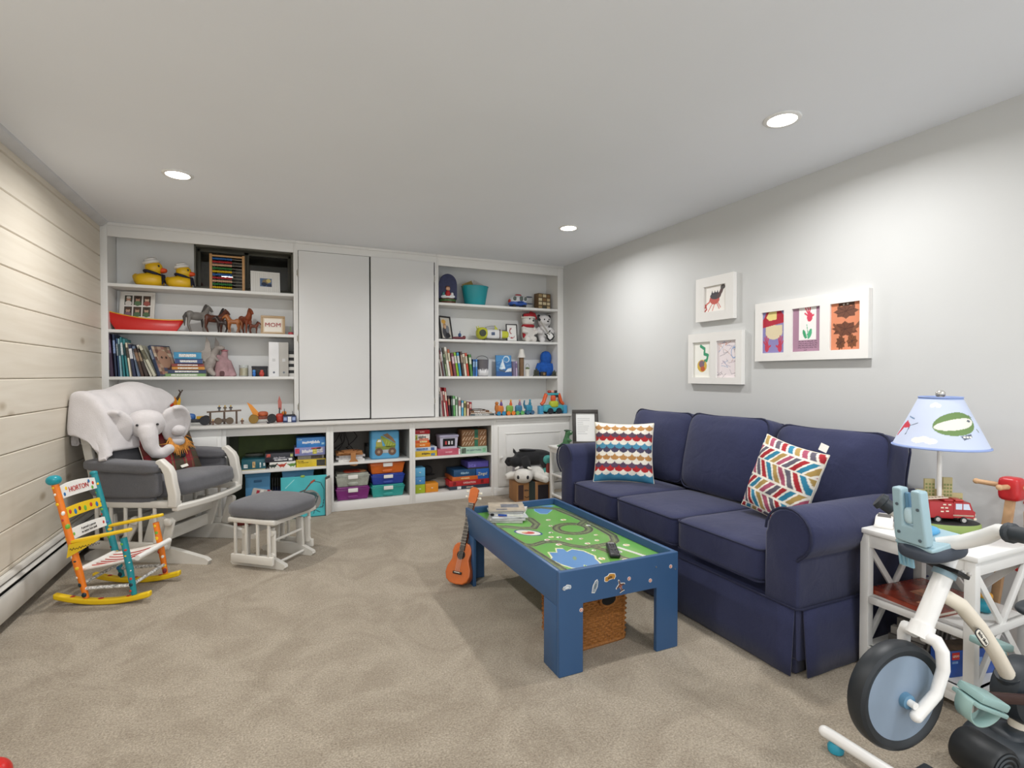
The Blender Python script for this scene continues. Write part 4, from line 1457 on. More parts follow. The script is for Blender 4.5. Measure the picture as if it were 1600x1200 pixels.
# ================================================================ wall frames (right wall)
def rwall(y, z, x=XR):
    """local x to the viewer's right (-y), local y up, normal into the room"""
    return Matrix(((0, 0, -1, x), (-1, 0, 0, y), (0, 1, 0, z), (0, 0, 0, 1)))
FW = mat('#eceae6', .35, .01, 40, .01, 2, name='white_frame')
def wall_frame(name, label, y0, y1, z0, z1, wins, d=.032):
    """y0 > y1: y0 is the left edge as seen; wins: (u0,u1,v0,v1,paint)"""
    t = thing(name, label, 'picture frame', (XR, (y0 + y1) / 2, z0), group='framed children\'s art on the grey wall')
    w_, h_ = y0 - y1, z1 - z0
    M = rwall(y0, z0)
    # face board with openings: strips between the windows
    g = G(M)
    us = [0]
    for q in wins: us += [q[0], q[1]]
    us.append(w_)
    v0, v1 = wins[0][2], wins[0][3]
    for a, b_ in zip(us[0::2], us[1::2]):
        g.bb(a, b_, v0, v1, d - .012, d)
    g.bb(0, w_, 0, v0, d - .012, d).bb(0, w_, v1, h_, d - .012, d)
    e = d - .0121
    g.bb(0, w_, 0, .012, .001, e).bb(0, w_, h_ - .012, h_, .001, e).bb(0, .012, .0121, h_ - .0121, .001, e).bb(w_ - .012, w_, .0121, h_ - .0121, .001, e)
    g.build('frame', FW, t, world=True)
    for q in wins:
        print_plane('drawing', q[1] - q[0] + .006, q[3] - q[2] + .006, 70, 100, q[4], M @ Matrix.Translation((q[0] - .003, q[2] - .003, d - .0135)), t, world=True, rough=.7)
    return t
def art_dino(k):
    k.put(k.u > -1, '#f3efe9')
    k.line([(.0, .18), (.12, .33), (.22, .38), (.30, .55)], .06, '#d8776c')
    k.line([(.0, .05), (.10, .12), (.05, .3)], .05, '#c94b4b')
    k.ell(.46, .48, .22, .20, '#c9625a')
    k.ell(.50, .60, .24, .13, '#4d4a4e')
    k.line([(.62, .55), (.74, .72), (.80, .86)], .13, '#5f4a4a')
    k.ell(.82, .89, .10, .09, '#55504f')
    for x in (.30, .42, .54): k.poly([(x, .66), (x + .05, .82), (x + .1, .66)], '#3f3d45')
    for a in (((.36, .32), (.16, .03)), ((.46, .30), (.36, .05)), ((.56, .32), (.66, .10)), ((.6, .35), (.72, .14))): k.line(list(a), .03, '#d06a60')
def art_scribble1(k):
    k.put(k.u > -1, '#f3f2ea')
    k.line([(.40, .88), (.62, .80), (.60, .66), (.80, .62), (.74, .48), (.62, .46)], .09, '#3f9a72')
    k.ell(.48, .33, .26, .17, '#d7b24c')
    k.ell(.46, .38, .15, .10, '#8a6a7a')
    k.ell(.52, .25, .12, .07, '#c0603a')
    k.line([(.62, .46), (.55, .40)], .05, '#6a7d78')
def art_scribble2(k):
    k.put(k.u > -1, '#ece2e4')
    rnd = random.Random(4)
    for i in range(14):
        p = [(rnd.uniform(.05, .9), rnd.uniform(.1, .95))]
        for j in range(4): p.append((p[-1][0] + rnd.uniform(-.25, .25), p[-1][1] + rnd.uniform(-.14, .14)))
        k.line(p, .012, rnd.choice(['#a99fb8', '#b3a1aa', '#c7a08e', '#7d9cc0', '#8d8590']))
    k.put(ell(k.u, k.v, .84, .66, .14, .15) & ~ell(k.u, k.v, .84, .66, .11, .12), '#8aa6cf')
    k.line([(.1, .9), (.5, .93), (.4, .86), (.7, .96)], .016, '#c98e7c')
def hand(k, cx, cy, s, c, rot=0., flip=1):
    k.ell(cx, cy, .55 * s, .62 * s, c, rot)
    for i, a in enumerate((-38, -14, 8, 30)):
        an = R(a * flip) + rot
        l = (1.35, 1.6, 1.6, 1.35)[i] * s
        k.line([(cx + math.sin(an) * .3 * s, cy + math.cos(an) * .35 * s), (cx + math.sin(an) * l * .8, cy + math.cos(an) * l)], .24 * s, c)
    an = R(78 * flip) + rot
    k.line([(cx, cy - .1 * s), (cx + math.sin(an) * 1.0 * s, cy + .25 * s)], .26 * s, c)
def art_fire(k):
    k.put(k.u > -1, '#8d86b8')
    k.ell(.50, .50, .37, .17, '#dfd0ae')
    k.rect(.14, .5, .86, .66, '#dfd0ae')
    k.poly([(0, .62), (1, .72), (1, .84), (.86, .93), (.78, 1), (.18, 1), (.08, .86), (0, .8)], '#b2283c')
    k.poly([(.16, .86), (.30, 1), (.62, 1), (.62, .80), (.30, .78)], '#ead78c')
    hand(k, .20, .14, .17, '#c43d55', -.2)
    hand(k, .76, .13, .17, '#c43d55', .2, -1)
def art_flower(k):
    k.put(k.u > -1, '#a98398')
    k.rect(.22, .27, .82, .99, '#f0edea')
    hand(k, .60, .77, .17, '#d6475f', -.5)
    k.line([(.50, .60), (.53, .46), (.50, .32)], .02, '#4fae7f')
    k.ell(.42, .40, .05, .11, '#3f9f6e', .5)
    k.ell(.60, .40, .06, .12, '#4fae7f', -.5)
    rnd = random.Random(9)
    for j in range(4):
        x = .20
        while x < .85:
            l = rnd.uniform(.05, .13)
            k.line([(x, .23 - j * .045), (x + l * .4, .24 - j * .045), (x + l, .228 - j * .045)], .012, '#4a3a48')
            x += l + .03
    k.line([(.4, .04), (.5, .045)], .012, '#4a3a48')
def art_leaves(k):
    k.put(k.u > -1, '#d98a66')
    def leaf(cx, cy, rx, ry, c, n=9, ph=0.):
        pts = []
        for i in range(n * 2):
            a = 2 * PI * i / (n * 2) + ph
            r_ = 1 if i % 2 == 0 else .72
            pts.append((cx + rx * r_ * math.cos(a), cy + ry * r_ * math.sin(a)))
        k.poly(pts, c)
        for a in (20, 60, 100, 140, 200, 250, 300): k.line([(cx, cy), (cx + rx * .75 * math.cos(R(a)), cy + ry * .75 * math.sin(R(a)))], .012, '#4a2a20')
    leaf(.5, .81, .42, .16, '#6d4636', 8)
    k.rect(.25, .92, .78, 1.0, '#54362a')
    leaf(.48, .44, .46, .17, '#6a3f2c', 9, .2)
    k.line([(.1, .55), (.30, .42)], .06, '#7a4a33'); k.line([(.75, .42), (.98, .58)], .07, '#80523a')
    leaf(.33, .16, .17, .16, '#6b4028', 10); leaf(.70, .18, .19, .16, '#7b4a2c', 8)
    for x, y in ((.43, .955), (.55, .96)): k.ell(x, y, .03, .018, '#efe8dd'); k.ell(x, y, .012, .008, '#1f1a18')
wall_frame('art_frame', 'small square white frame with a painted dinosaur drawing', 2.945, 2.600, 1.584, 1.895, [(.075, .275, .065, .245, art_dino)])
wall_frame('art_frame', 'white frame with two scribbled drawings, lowest on the grey wall', 3.02, 2.528, 1.138, 1.500, [(.045, .215, .045, .300, art_scribble1), (.272, .440, .045, .300, art_scribble2)])
wall_frame('art_frame', 'wide white frame with three handprint and leaf collages above the sofa', 2.424, 1.718, 1.288, 1.654, [(.050, .208, .050, .305, art_fire), (.262, .438, .050, .305, art_flower), (.498, .660, .050, .305, art_leaves)])

# ================================================================ end table by the sofa arm
et = thing('end_table', 'white end table with crossed side braces next to the near sofa arm', 'end table', (2.40, 1.195, 0))
ex0, ex1, ey0, ey1, ez = 2.195, 2.600, .975, 1.366, .575
G().bb(ex0 - .012, ex1 + .012, ey0 - .012, ey1 + .012, ez - .020, ez, .004).build('table_top', WHITE, et, world=True)
lw = .034
for x in (ex0, ex1 - lw):
    for y in (ey0, ey1 - lw):
        G().bb(x, x + lw, y, y + lw, 0, ez - .02, .002).build('leg', WHITE, et, world=True)
for z, n_ in ((.300, 'shelf'), (.095, 'shelf')):
    G().bb(ex0 + .006, ex1 - .006, ey0 + .006, ey1 - .006, z - .02, z, .002).build(n_, WHITE, et, world=True)
    G().bb(ex0, ex0 + .02, ey0 + lw, ey1 - lw, z - .028, z, .002).build('shelf_rail', WHITE, et, world=True)
    G().bb(ex0 + lw, ex1 - lw, ey0, ey0 + .02, z - .028, z, .002).build('shelf_rail', WHITE, et, world=True)
for x in (ex0 + .004, ex1 - .020):
    G().bb(x, x + .016, ey0 + lw, ey1 - lw, ez - .075, ez - .02, .002).build('apron', WHITE, et, world=True)
for y in (ey0 + .004, ey1 - .020):
    G().bb(ex0 + lw, ex1 - lw, y, y + .016, ez - .075, ez - .02, .002).build('apron', WHITE, et, world=True)
    for z0, z1 in ((.302, ez - .075), (.097, .275)):
        pass
    yy = y + .008
    for (a, b_) in (((ex0 + lw, .10), (ex1 - lw, ez - .08)), ((ex0 + lw, ez - .08), (ex1 - lw, .10))):
        G().bar((a[0], yy, a[1]), (b_[0], yy, b_[1]), .014 if a[1] < .2 else .010, .026, .002, up=(0, 0, 1)).build('cross_brace', WHITE, et, world=True)
xx = ex1 - .012
for (a, b_) in (((ey0 + lw, .10), (ey1 - lw, ez - .08)), ((ey0 + lw, ez - .08), (ey1 - lw, .10))):
    G().bar((xx, a[0], a[1]), (xx, b_[0], b_[1]), .012, .026, .002).build('cross_brace', WHITE, et, world=True)
G().bb(ex0, ex1, ey0 + .004, ey0 + .018, .04, .07, .002).build('bottom_rail', WHITE, et, world=True)
G().bb(ex0 + .003, ex0 + .017, ey0, ey1, .035, .07, .002).build('bottom_rail', WHITE, et, world=True)

# ---- lamp with a fire engine foot
lp = thing('table_lamp', 'child\'s lamp with a pale blue shade and a red fire engine on its foot', 'lamp', (2.47, 1.20, ez), R(-36))
GRN, ASPH = mat('#8ea35a', .5), mat('#2c2e30', .6)
g = G().lathe([(.102, 0), (.104, .004), (.104, .030), (.100, .034)], n=40, sc=(1.15, .72, 1), m=0)
g.lathe([(.100, .0341), (.096, .037)], n=40, sc=(1.15, .72, 1), m=1)
g.build('lamp_foot', [GRN, ASPH], lp, smooth=40)
# skyline board behind the engine
sk = [(-.085, 0), (-.085, .115), (-.055, .115), (-.055, .160), (-.018, .160), (-.018, .118), (.012, .118), (.012, .168), (.045, .168), (.045, .105), (.082, .105), (.082, 0)]
b_ = G().prism(sk, .010, front(0, .050, .036)).build('skyline_board', mat('#b7ab7c', .6), lp)
for (x0, x1, z1) in ((-.085, -.055, .115), (-.055, -.018, .160), (-.018, .012, .118), (.012, .045, .168), (.045, .082, .105)):
    nx_ = 3
    g = G()
    for i in range(nx_):
        for j in range(int((z1 - .02) / .014)):
            g.box((x0 + (i + .5) * (x1 - x0) / nx_, .0397, .036 + .012 + j * .014), ((x1 - x0) / nx_ * .6, .001, .008))
    g.build('window_grid', mat('#7f8a52', .6), b_, kind='stuff')
# engine
RE, CRM, SIL = mat('#a81f24', .35), mat('#e6d9c4', .5), mat('#b9b6b2', .4)
g = G().bb(-.075, .012, -.034, .034, .052, .118, .004).build('engine_body', RE, lp)
cab = [(.012, .056), (.084, .056), (.086, .082), (.078, .088), (.068, .118), (.012, .120)]
c_ = G().prism(cab, .064, Matrix(((1, 0, 0, 0), (0, 0, 1, -.032), (0, 1, 0, 0), (0, 0, 0, 1)))).build('engine_cab', RE, lp, smooth=20)
for (pts) in ([(.018, .090), (.040, .090), (.040, .113), (.018, .113)], [(.044, .090), (.070, .090), (.063, .113), (.044, .113)]):
    G().prism(pts, .001, Matrix(((1, 0, 0, 0), (0, 0, -1, -.0321), (0, 1, 0, 0), (0, 0, 0, 1)))).build('side_window', mat('#c9d2e2', .2), c_)
G().add([(.0782, -.027, .0895), (.0782, .027, .0895), (.0690, .027, .115), (.0690, -.027, .115), (.0792, -.027, .0895), (.0792, .027, .0895), (.0700, .027, .115), (.0700, -.027, .115)],
        [[0, 1, 2, 3], [7, 6, 5, 4], [0, 4, 5, 1], [1, 5, 6, 2], [2, 6, 7, 3], [3, 7, 4, 0]]).build('windscreen', mat('#cdd6e6', .15), c_)
G().bb(.085, .088, -.018, .018, .060, .080).build('grille', SIL, c_)
G().bb(.080, .090, -.034, .034, .050, .058, .001).build('bumper', CRM, c_)
for s in (-1, 1):
    G().sq((.087, s * .025, .070), (.003, .006, .004), 2, 4).build('headlight', CRM, c_)
    G().bb(-.074, .080, s * .0325 - .001, s * .0325 + .001 + s * .002, .064, .069).build('side_stripe', CRM, lp)
    for x in (-.045, .045):
        w2 = G().cyl((x, s * .024, .048), (x, s * .036, .048), .013, n=18).build('wheel', BLACK, lp)
        G().cyl((x, s * .036, .048), (x, s * .0375, .048), .008, n=14).build('hubcap', SIL, w2)
for (x, z) in ((-.060, .100), (-.060, .090), (-.060, .106)): pass
for x, z in ((-.030, .095), (-.015, .095), (-.022, .108), (-.004, .108), (-.030, .080), (-.012, .082)):
    G().box((x, -.0345, z), (.010, .002, .005)).build('locker_panel', CRM, lp)
G().bb(.022, .052, -.022, .022, .119, .127, .003).build('light_bar', mat('#c23a34', .3), c_)
G().bb(-.02, .012, -.03, .03, .118, .128, .003).build('hose_box', RE, lp)
g = G()
for s in (-1, 1): g.bar((-.07, s * .014, .124), (.0, s * .014, .132), .004, .004)
for i in range(6): g.bar((-.065 + i * .012, -.014, .1245 + i * .0013), (-.065 + i * .012, .014, .1245 + i * .0013), .003, .003)
g.build('ladder', CRM, lp)
G().cyl((-.012, .022, .036), (-.012, .022, .36), .0085, n=14).build('pole', mat('#e9e7e3', .35), lp)
# shade, printed
def shade_print(k):
    k.put(k.u > -1, '#cbd5ec')
    n_ = np.array([[mnoise.noise(Vector((a * 9, b * 3, 2))) for a in np.linspace(0, 1, k.u.shape[1])] for b in np.linspace(0, 1, k.u.shape[0])])
    k.c *= (1 + .05 * n_)[..., None]
    k.put(k.v > .965, '#8aa0d0')
    k.put(k.v < .03, '#94a8d6')
    A = 3.2
    def E(cx, cy, rx, ry, c, a=0.):
        k.put(ell(k.u * A, k.v, cx * A, cy, rx, ry, a), c)
    def Ln(p, w_, c): k.line(p, w_, c, A)
    z0 = .80                                       # airship
    E(z0, .50, .335, .215, '#6f8c55', .22)
    E(z0, .49, .32, .10, '#e9e6dc', .22)
    E(z0 + .070, .555, .035, .02, '#57606a')
    k.poly([(z0 + .005, .27), (z0 + .055, .32), (z0 + .055, .25), (z0 + .015, .20)], '#5a6578')
    for q in (.02, .033, .046): E(z0 + q, .26, .018, .02, '#eceae4')
    Ln([(z0 + .09, .66), (z0 + .105, .62)], .02, '#6b7b62'); Ln([(z0 + .103, .40), (z0 + .11, .34)], .02, '#6b7b62')
    z1 = .565                                      # red helicopter
    k.poly([(z1 - .065, .20), (z1 - .045, .42), (z1 - .02, .52), (z1 + .02, .44), (z1 + .02, .38), (z1 - .02, .36), (z1 - .05, .18)], '#c8384a')
    Ln([(z1 - .02, .60), (z1 + .03, .56)], .022, '#5f7fa6')
    Ln([(z1 + .02, .42), (z1 + .06, .48)], .014, '#4f5f78'); Ln([(z1 + .02, .40), (z1 + .015, .24)], .014, '#4f5f78')
    for (cx, cy, s) in ((.672, .155, 1), (.70, .84, .7), (.30, .5, 1), (.12, .3, 1)):
        for q in (-.025, 0, .025): E(cx + q * s, cy + (.03 if q == 0 else 0), .075 * s, .055 * s, '#f4f1e6')
    for z2 in (.30, .06):
        E(z2, .62, .2, .13, '#c8384a'); E(z2, .62, .1, .06, '#e9e6dc')
nu, nv = 300, 90
u, v = np.meshgrid(np.linspace(0, 1, nu), np.linspace(0, 1, nv))
k = Ink(u, v, '#cbd5ec')
shade_print(k)
rad = .158 + (.070 - .158) * v
ang = u * 2 * PI + R(-20)
P = np.stack([-.012 + rad * np.cos(ang), .022 + rad * np.sin(ang), .335 + .200 * v], -1)
sm = vmat(.75, .05, 400)
grid_mesh('shade', P, k.c, sm, lp, thick=.003)
TRIMB = mat('#93a6d6', .7)
G().tube([(-.012 + .159 * math.cos(a), .022 + .159 * math.sin(a), .335) for a in [2 * PI * i / 48 for i in range(48)]], .0035, 6, closed=True).build('shade_trim', TRIMB, lp)
G().tube([(-.012 + .071 * math.cos(a), .022 + .071 * math.sin(a), .535) for a in [2 * PI * i / 40 for i in range(40)]], .003, 6, closed=True).build('shade_trim', TRIMB, lp)
g = G()
for i in range(3):
    a = 2 * PI * i / 3
    g.cyl((-.012, .022, .525), (-.012 + .070 * math.cos(a), .022 + .070 * math.sin(a), .533), .0018, n=6)
g.build('shade_spider', SIL, lp)
G().sq((-.012, .022, .548), .017, 2, 8).cyl((-.012, .022, .36), (-.012, .022, .54), .003, n=8).build('finial', mat('#c9c7c2', .25, metal=.7), lp)
# phone-like white device on the table
dv = thing('music_player', 'white hand-held music player propped on the end table', 'music player', (2.30, 1.335, ez), R(-62))
G().box((0, 0, .022), (.062, .11, .014), (R(14), 0, 0), bev=.004).build('body', mat('#efece6', .3), dv)
G().box((0, .026, .0365), (.046, .030, .001), (R(14), 0, 0)).build('screen', mat('#6b6864', .3), dv)
G().box((0, -.048, .006), (.066, .02, .012), bev=.004).build('stand', mat('#efece6', .3), dv)
# things on the end table shelves
t = thing('picture_book', 'large glossy red-brown picture book lying on the end table shelf', 'book', (2.385, 1.215, .3005), R(-6))
G().box((0, 0, .009), (.31, .25, .014)).build('pages', mat('#e6e0d2', .8), t)
g = G().box((0, 0, .0015), (.32, .26, .003)).box((0, 0, .0165), (.32, .26, .003)).box((-.16, 0, .009), (.003, .26, .018))
g.build('cover', mat('#8f3a24', .25, var=.5, vs=14, coat=.4), t)
G().box((.03, .0, .0183), (.14, .09, .0006)).box((-.08, -.06, .0183), (.08, .05, .0006)).build('cover_picture', mat('#c58a6a', .3, var=.5, vs=40), t)
t = thing('toy_dumbbell', 'teal plastic toy with a yellow top beside the red-brown book', 'toy', (2.46, 1.065, .3005), R(20))
G().sq((0, 0, .022), (.045, .028, .022), 3, 7).build('body', mat('#2a93a8', .4), t)
G().sq((.03, 0, .05), (.026, .024, .012), 3, 5).build('cap', mat('#e8a83a', .4), t)
t = thing('brick_set_box', 'blue toy brick box with a red badge on the low end table shelf', 'box', (2.345, 1.075, .0955), R(-14))
G().box((0, 0, .048), (.21, .075, .096), bev=.002).build('carton', mat('#2350a4', .35, var=.12, vs=18), t)
G().box((-.082, -.0385, .078), (.032, .001, .026)).build('red_badge', mat('#c9281f', .4), t)
text('LEGO', .011, front(-.082, -.0392, .078), mat('#f4e9d8', .5), t)
G().box((.0, -.0385, .05), (.07, .001, .03)).box((-.085, -.0385, .055), (.025, .001, .008)).build('printed_panel', mat('#7ba0d6', .4, var=.4, vs=60), t)
G().box((.0, .0, .0965), (.20, .07, .001)).build('top_picture', mat('#5b4a3c', .4, var=.6, vs=30), t)
t = thing('grey_toy_castle', 'grey plastic toy building set stacked on the bottom shelf of the end table', 'toy', (2.40, 1.24, .0955), R(8))
g = G().bb(-.16, .12, -.06, .06, 0, .07, .003)
g.build('base', mat('#4a4744', .5, var=.3, vs=25), t)
for i in range(5):
    G().bb(-.15 + i * .055, -.12 + i * .055, -.062, .055, .07, .10 + .02 * (i % 2), .003).build('tower', mat('#7a7671', .5), t)
    G().bar((-.14 + i * .055, -.064, .03), (-.10 + i * .055, -.064, .10), .006, .012).build('buttress', mat('#8a8680', .5), t)

# ================================================================ exercise bike (local: x backwards along the bike, y away from the viewer)
bk = thing('toy_exercise_bike', 'child\'s cream and grey stationary exercise bike with a big front wheel', 'exercise bike', (1.616, .90, 0), -math.atan2(.191, .982))
CREAM, OFFW = mat('#e6ddcc', .35, var=.02), mat('#ecebe8', .32, var=.02)
SLATE, TYRE = mat('#2c3238', .5, .03, 80), mat('#20252a', .45)
PALE, BLU = mat('#9fbcc6', .4), mat('#5f8aa8', .4)
WC = (0, .285)
RWh = .152
tp = [(.119, -.019), (.124, -.024), (.138, -.027), (.148, -.022), (RWh, -.012), (RWh, .012), (.148, .022), (.138, .027), (.124, .024), (.119, .019)]
tyre = G()
n = 56
vs, fs = [], []
for j in range(n):
    a = 2 * PI * j / n
    for r_, y in tp: vs.append((WC[0] + r_ * math.cos(a), y, WC[1] + r_ * math.sin(a)))
q = len(tp)
for j in range(n):
    for i in range(q):
        fs.append([j * q + i, j * q + (i + 1) % q, ((j + 1) % n) * q + (i + 1) % q, ((j + 1) % n) * q + i])
wh = tyre.add(vs, fs).build('front_wheel', TYRE, bk, smooth=35)
G().lathe([(.0, -.026), (.03, -.026), (.121, -.020), (.123, -.014), (.123, .014), (.121, .020), (.03, .026), (0, .026)], (WC[0], 0, WC[1]), (R(90), 0, 0), 48).build('wheel_disc', mat('#8798ab', .3, var=.05), wh, smooth=30)
G().lathe([(.020, -.040), (.022, -.026), (.022, .026), (.020, .040)], (WC[0], 0, WC[1]), (R(90), 0, 0), 20).build('hub', BLU, wh)
G().cyl((WC[0], -.058, WC[1]), (WC[0], .058, WC[1]), .010, n=12).build('axle', OFFW, wh)
# fork: arch over the wheel and two legs
CR = (0.083,0.451)
for s in (-1, 1):
    pts = [(CR[0], s * .012, CR[1]), (CR[0] + .004, s * .045, CR[1] - .002), (CR[0] + .010, s * .056, CR[1] - .025), (CR[0] + .012, s * .058, CR[1] - .075), (CR[0] - .012, s * .058, CR[1] - .14), (WC[0] + .002, s * .058, WC[1] - .028)]
    G().tube(pts, [.018, .018, .017, .016, .0155, .0155], 12).build('fork_leg', OFFW, bk, smooth=60)
    G().sq((WC[0] + .002, s * .058, WC[1] - .028), .0155, 2, 5).build('fork_end', OFFW, bk)
G().cyl((CR[0] - .004, 0, CR[1] - .008), (CR[0] + .014, 0, CR[1] + .028), .033, .030, n=20).build('fork_crown', OFFW, bk)
HB, HTp = (0.096,0.477), (0.167,0.611)
G().cyl((HB[0], 0, HB[1]), (HTp[0], 0, HTp[1]), .0255, .024, n=20).build('head_tube', OFFW, bk)
d_ = Vector((HTp[0] - HB[0], 0, HTp[1] - HB[1])).normalized()
c0 = Vector((HTp[0], 0, HTp[1]))
G().cyl(tuple(c0), tuple(c0 + d_ * .016), .029, n=20).build('collar', mat('#8aa5b2', .4), bk)
G().bar(tuple(c0 + d_ * .022 + Vector((-.0, -.05, 0))), tuple(c0 + d_ * .022 + Vector((0, .05, 0))), .05, .012, .003, up=tuple(d_)).build('clamp', BLACK, bk)
for y in (-.048, -.030): G().sq(tuple(c0 + d_ * .022 + Vector((.012, y - .006, .004))), .006, 2, 4).build('clamp_bolt', SIL, bk)
ST = (0.228,0.724)
G().cyl(tuple(c0 + d_ * .02), (ST[0] - .01, 0, ST[1] - .01), .019, n=16).build('stem', OFFW, bk)
# dark strap-like pale guide hanging below the holder
S0, S1 = (0.071,0.713), (0.094,0.631)
g = G().bar((S0[0] + .0, .045, S0[1] + .03), (S1[0] - .005, .045, S1[1]), .044, .008, .002, up=(1, 0, 0))
for i in range(3): g.bar((S0[0] - .006, .033 + i * .012, S0[1]), (S1[0] - .011, .033 + i * .012, S1[1] + .005), .003, .004, up=(1, 0, 0))
g.build('ribbed_guide', mat('#8db8cb', .4), bk)
# tablet holder: back plate with a notch, ledge and cowl
hx_, hz0, hz1 = (0.057,0.74)[0], (0.057,0.717)[1], (0.055,0.877)[1]
TP = TR((hx_, 0, hz0), (0, R(-6), 0))
out = [(y * .52, z * .94) for y, z in [(-.088, 0), (.088, 0), (.092, .02), (.088, hz1 - hz0 + .008), (.030, hz1 - hz0 + .008), (.030, .055), (-.020, .055), (-.020, hz1 - hz0 + .008), (-.078, hz1 - hz0 + .008), (-.092, .02)]]
o = G(TP).prism(out, .030, Matrix(((0, 0, 1, -.015), (1, 0, 0, 0), (0, 1, 0, 0), (0, 0, 0, 1)))).build('tablet_plate', PALE, bk)
md = o.modifiers.new('b', 'BEVEL'); md.width = .006; md.segments = 3; md.limit_method = 'ANGLE'; md.angle_limit = R(50)
for (y, z) in ((.030, .110), (-.031, .106), (.030, .028), (-.032, .018)):
    G(TP).cyl((-.0145, y, z), (-.0175, y, z), .0045, n=10).build('screw', mat('#55626a', .4), o)
G(TP).sq((-.004, .002, .080), (.012, .0135, .024), 3, 6).build('clip_slider', mat('#b9d3dc', .35), bk)
G(TP).bar((.002, .010, .06), (.002, .010, .145), .010, .012, .002, up=(1, 0, 0)).build('clip_rail', BLU, bk)
lg = [(-.005, -.004), (.13, .012), (.155, .0), (.165, -.022), (.10, -.018), (-.005, -.014)]
o = G(TP).prism(lg, .110, Matrix(((1, 0, 0, 0), (0, 0, 1, -.055), (0, 1, 0, 0), (0, 0, 0, 1)))).build('tablet_ledge', PALE, bk)
md = o.modifiers.new('b', 'BEVEL'); md.width = .004; md.segments = 2; md.limit_method = 'ANGLE'; md.angle_limit = R(30)
G(TP).sq((.065, .0, -.028), (.085, .062, .028), 3, 8).build('cowl', mat('#39414e', .5), bk, smooth=70)
G(TP).sq((.085, .03, .012), (.035, .028, .014), 2.2, 7).build('blue_knob', mat('#5aa6d4', .35), bk)
# handlebar
pL = [(.10, .03, ST[1] - .002), (.12, .06, ST[1] + .022), (.105, .085, ST[1] + .05), (.09, .10, ST[1] + .066)]
GR = [((0.15,0.736)[0], -.07, (0.15,0.736)[1]), ((0.152,0.765)[0], -.12, (0.152,0.765)[1]), ((0.141,0.793)[0], -.16, (0.141,0.793)[1]), ((0.135,0.796)[0], -.19, (0.135,0.796)[1])]
G().tube([(.12, -.02, ST[1] - .01)] + GR, [.020, .020, .020, .018, .017], 12).build('handlebar', OFFW, bk, smooth=60)
G().tube(pL, [.020, .020, .018, .017], 12).build('handlebar', OFFW, bk, smooth=60)
e0, e1 = Vector(GR[-2]), Vector(GR[-1])
dd = (e1 - e0).normalized()
G().tube([e1 - dd * .006, e1 + dd * .004, e1 + dd * .008, e1 + dd * .09, e1 + dd * .098, e1 + dd * .106], [.026, .026, .0205, .0205, .026, .024], 14).build('grip', SLATE, bk, smooth=40)
e1 = Vector(pL[-1]); dd = (e1 - Vector(pL[-2])).normalized()
G().tube([e1 - dd * .006, e1 + dd * .022, e1 + dd * .026, e1 + dd * .04], [.020, .020, .027, .024], 14).build('grip', SLATE, bk, smooth=40)
# down tube to the drive housing
DT = [(0.149,0.566), (0.232,0.52), (0.308,0.444), (0.375,0.358), (0.439,0.262)]
dt = G().tube([(x, 0, z) for x, z in DT], [.020, .0215, .0215, .021, .021], 14).build('down_tube', CREAM, bk, smooth=60)
a0, a1 = (0.252,0.474), (0.315,0.4)
v_ = Vector((a1[0] - a0[0], 0, a1[1] - a0[1]))
ang_ = math.atan2(v_.z, v_.x)
mid = ((a0[0] + a1[0]) / 2 + .004, -.0213, (a0[1] + a1[1]) / 2 - .012)
LM = Matrix.Translation(mid) @ Matrix.Rotation(-ang_, 4, 'Y') @ Matrix.Rotation(R(90), 4, 'X')
lo_ = G(LM).sq((0, 0, 0), (.034, .0125, .0020), 4, 6).build('logo_border', mat('#2b2c30', .4), dt)
G(LM).sq((0, 0, .0008), (.0315, .0102, .0020), 4, 6).build('logo_plate', mat('#e3ddd0', .4), lo_)
text('little tikes', .0135, LM @ Matrix.Translation((0, 0, .0032)), mat('#2b2c30', .4), lo_, sx=.95)
GC = (0.492,0.228)
dr = G().lathe([(.0, -.045), (.06, -.044), (.092, -.036), (.098, -.02), (.098, .02), (.092, .036), (.06, .044), (0, .045)], (GC[0] + .005, 0, GC[1]), (R(90), 0, 0), 36)
dr.cyl((DT[-1][0] - .012, 0, DT[-1][1] + .025), (DT[-1][0] + .01, 0, DT[-1][1] - .02), .034, n=16)
dr = dr.build('drive_housing', SLATE, bk, smooth=35)
for (x, z) in ((-.035, .0), (-.02, -.06), (.03, .05)):
    G().cyl((GC[0] + x, -.040, GC[1] + z), (GC[0] + x, -.0475, GC[1] + z), .005, n=10).build('screw_hole', BLACK, dr)
G().cyl((GC[0] + .01, -.06, GC[1]), (GC[0] + .01, .06, GC[1]), .022, n=14).build('crank_axle', BLACK, bk)
# near pedal with strap
PD = (0.167,0.308)
G().bar((GC[0] + .01, -.060, GC[1]), (PD[0] + .045, -.066, PD[1] - .02), .016, .030, .006, up=(1, 0, 0)).build('crank_arm', mat('#38211f', .5), bk)
PM = TR((PD[0], -.105, PD[1]), (R(8), R(24), 0))
PE = mat('#93b3b0', .45)
G(PM).box((0, 0, .012), (.105, .07, .022), bev=.005).box((0, 0, -.008), (.115, .074, .012), bev=.003).build('pedal', PE, bk)
st = [(.045, -.0, -.005), (.045, -.035, -.020), (.02, -.05, -.055), (-.02, -.045, -.07), (-.05, -.03, -.05), (-.06, .0, -.01)]
g = G(PM)
sp = []
for i in range(25):
    a = R(180 + 180 * i / 24)
    sp.append((.0 + .058 * math.cos(a), -.0, -.004 + .062 * math.sin(a)))
vs, fs = [], []
for p in sp:
    vs += [(p[0], -.022, p[2]), (p[0], .022, p[2])]
for i in range(24): fs.append([i * 2, i * 2 + 1, i * 2 + 3, i * 2 + 2])
o = g.add(vs, fs).build('pedal_strap', mat('#9dbdb8', .45), bk)
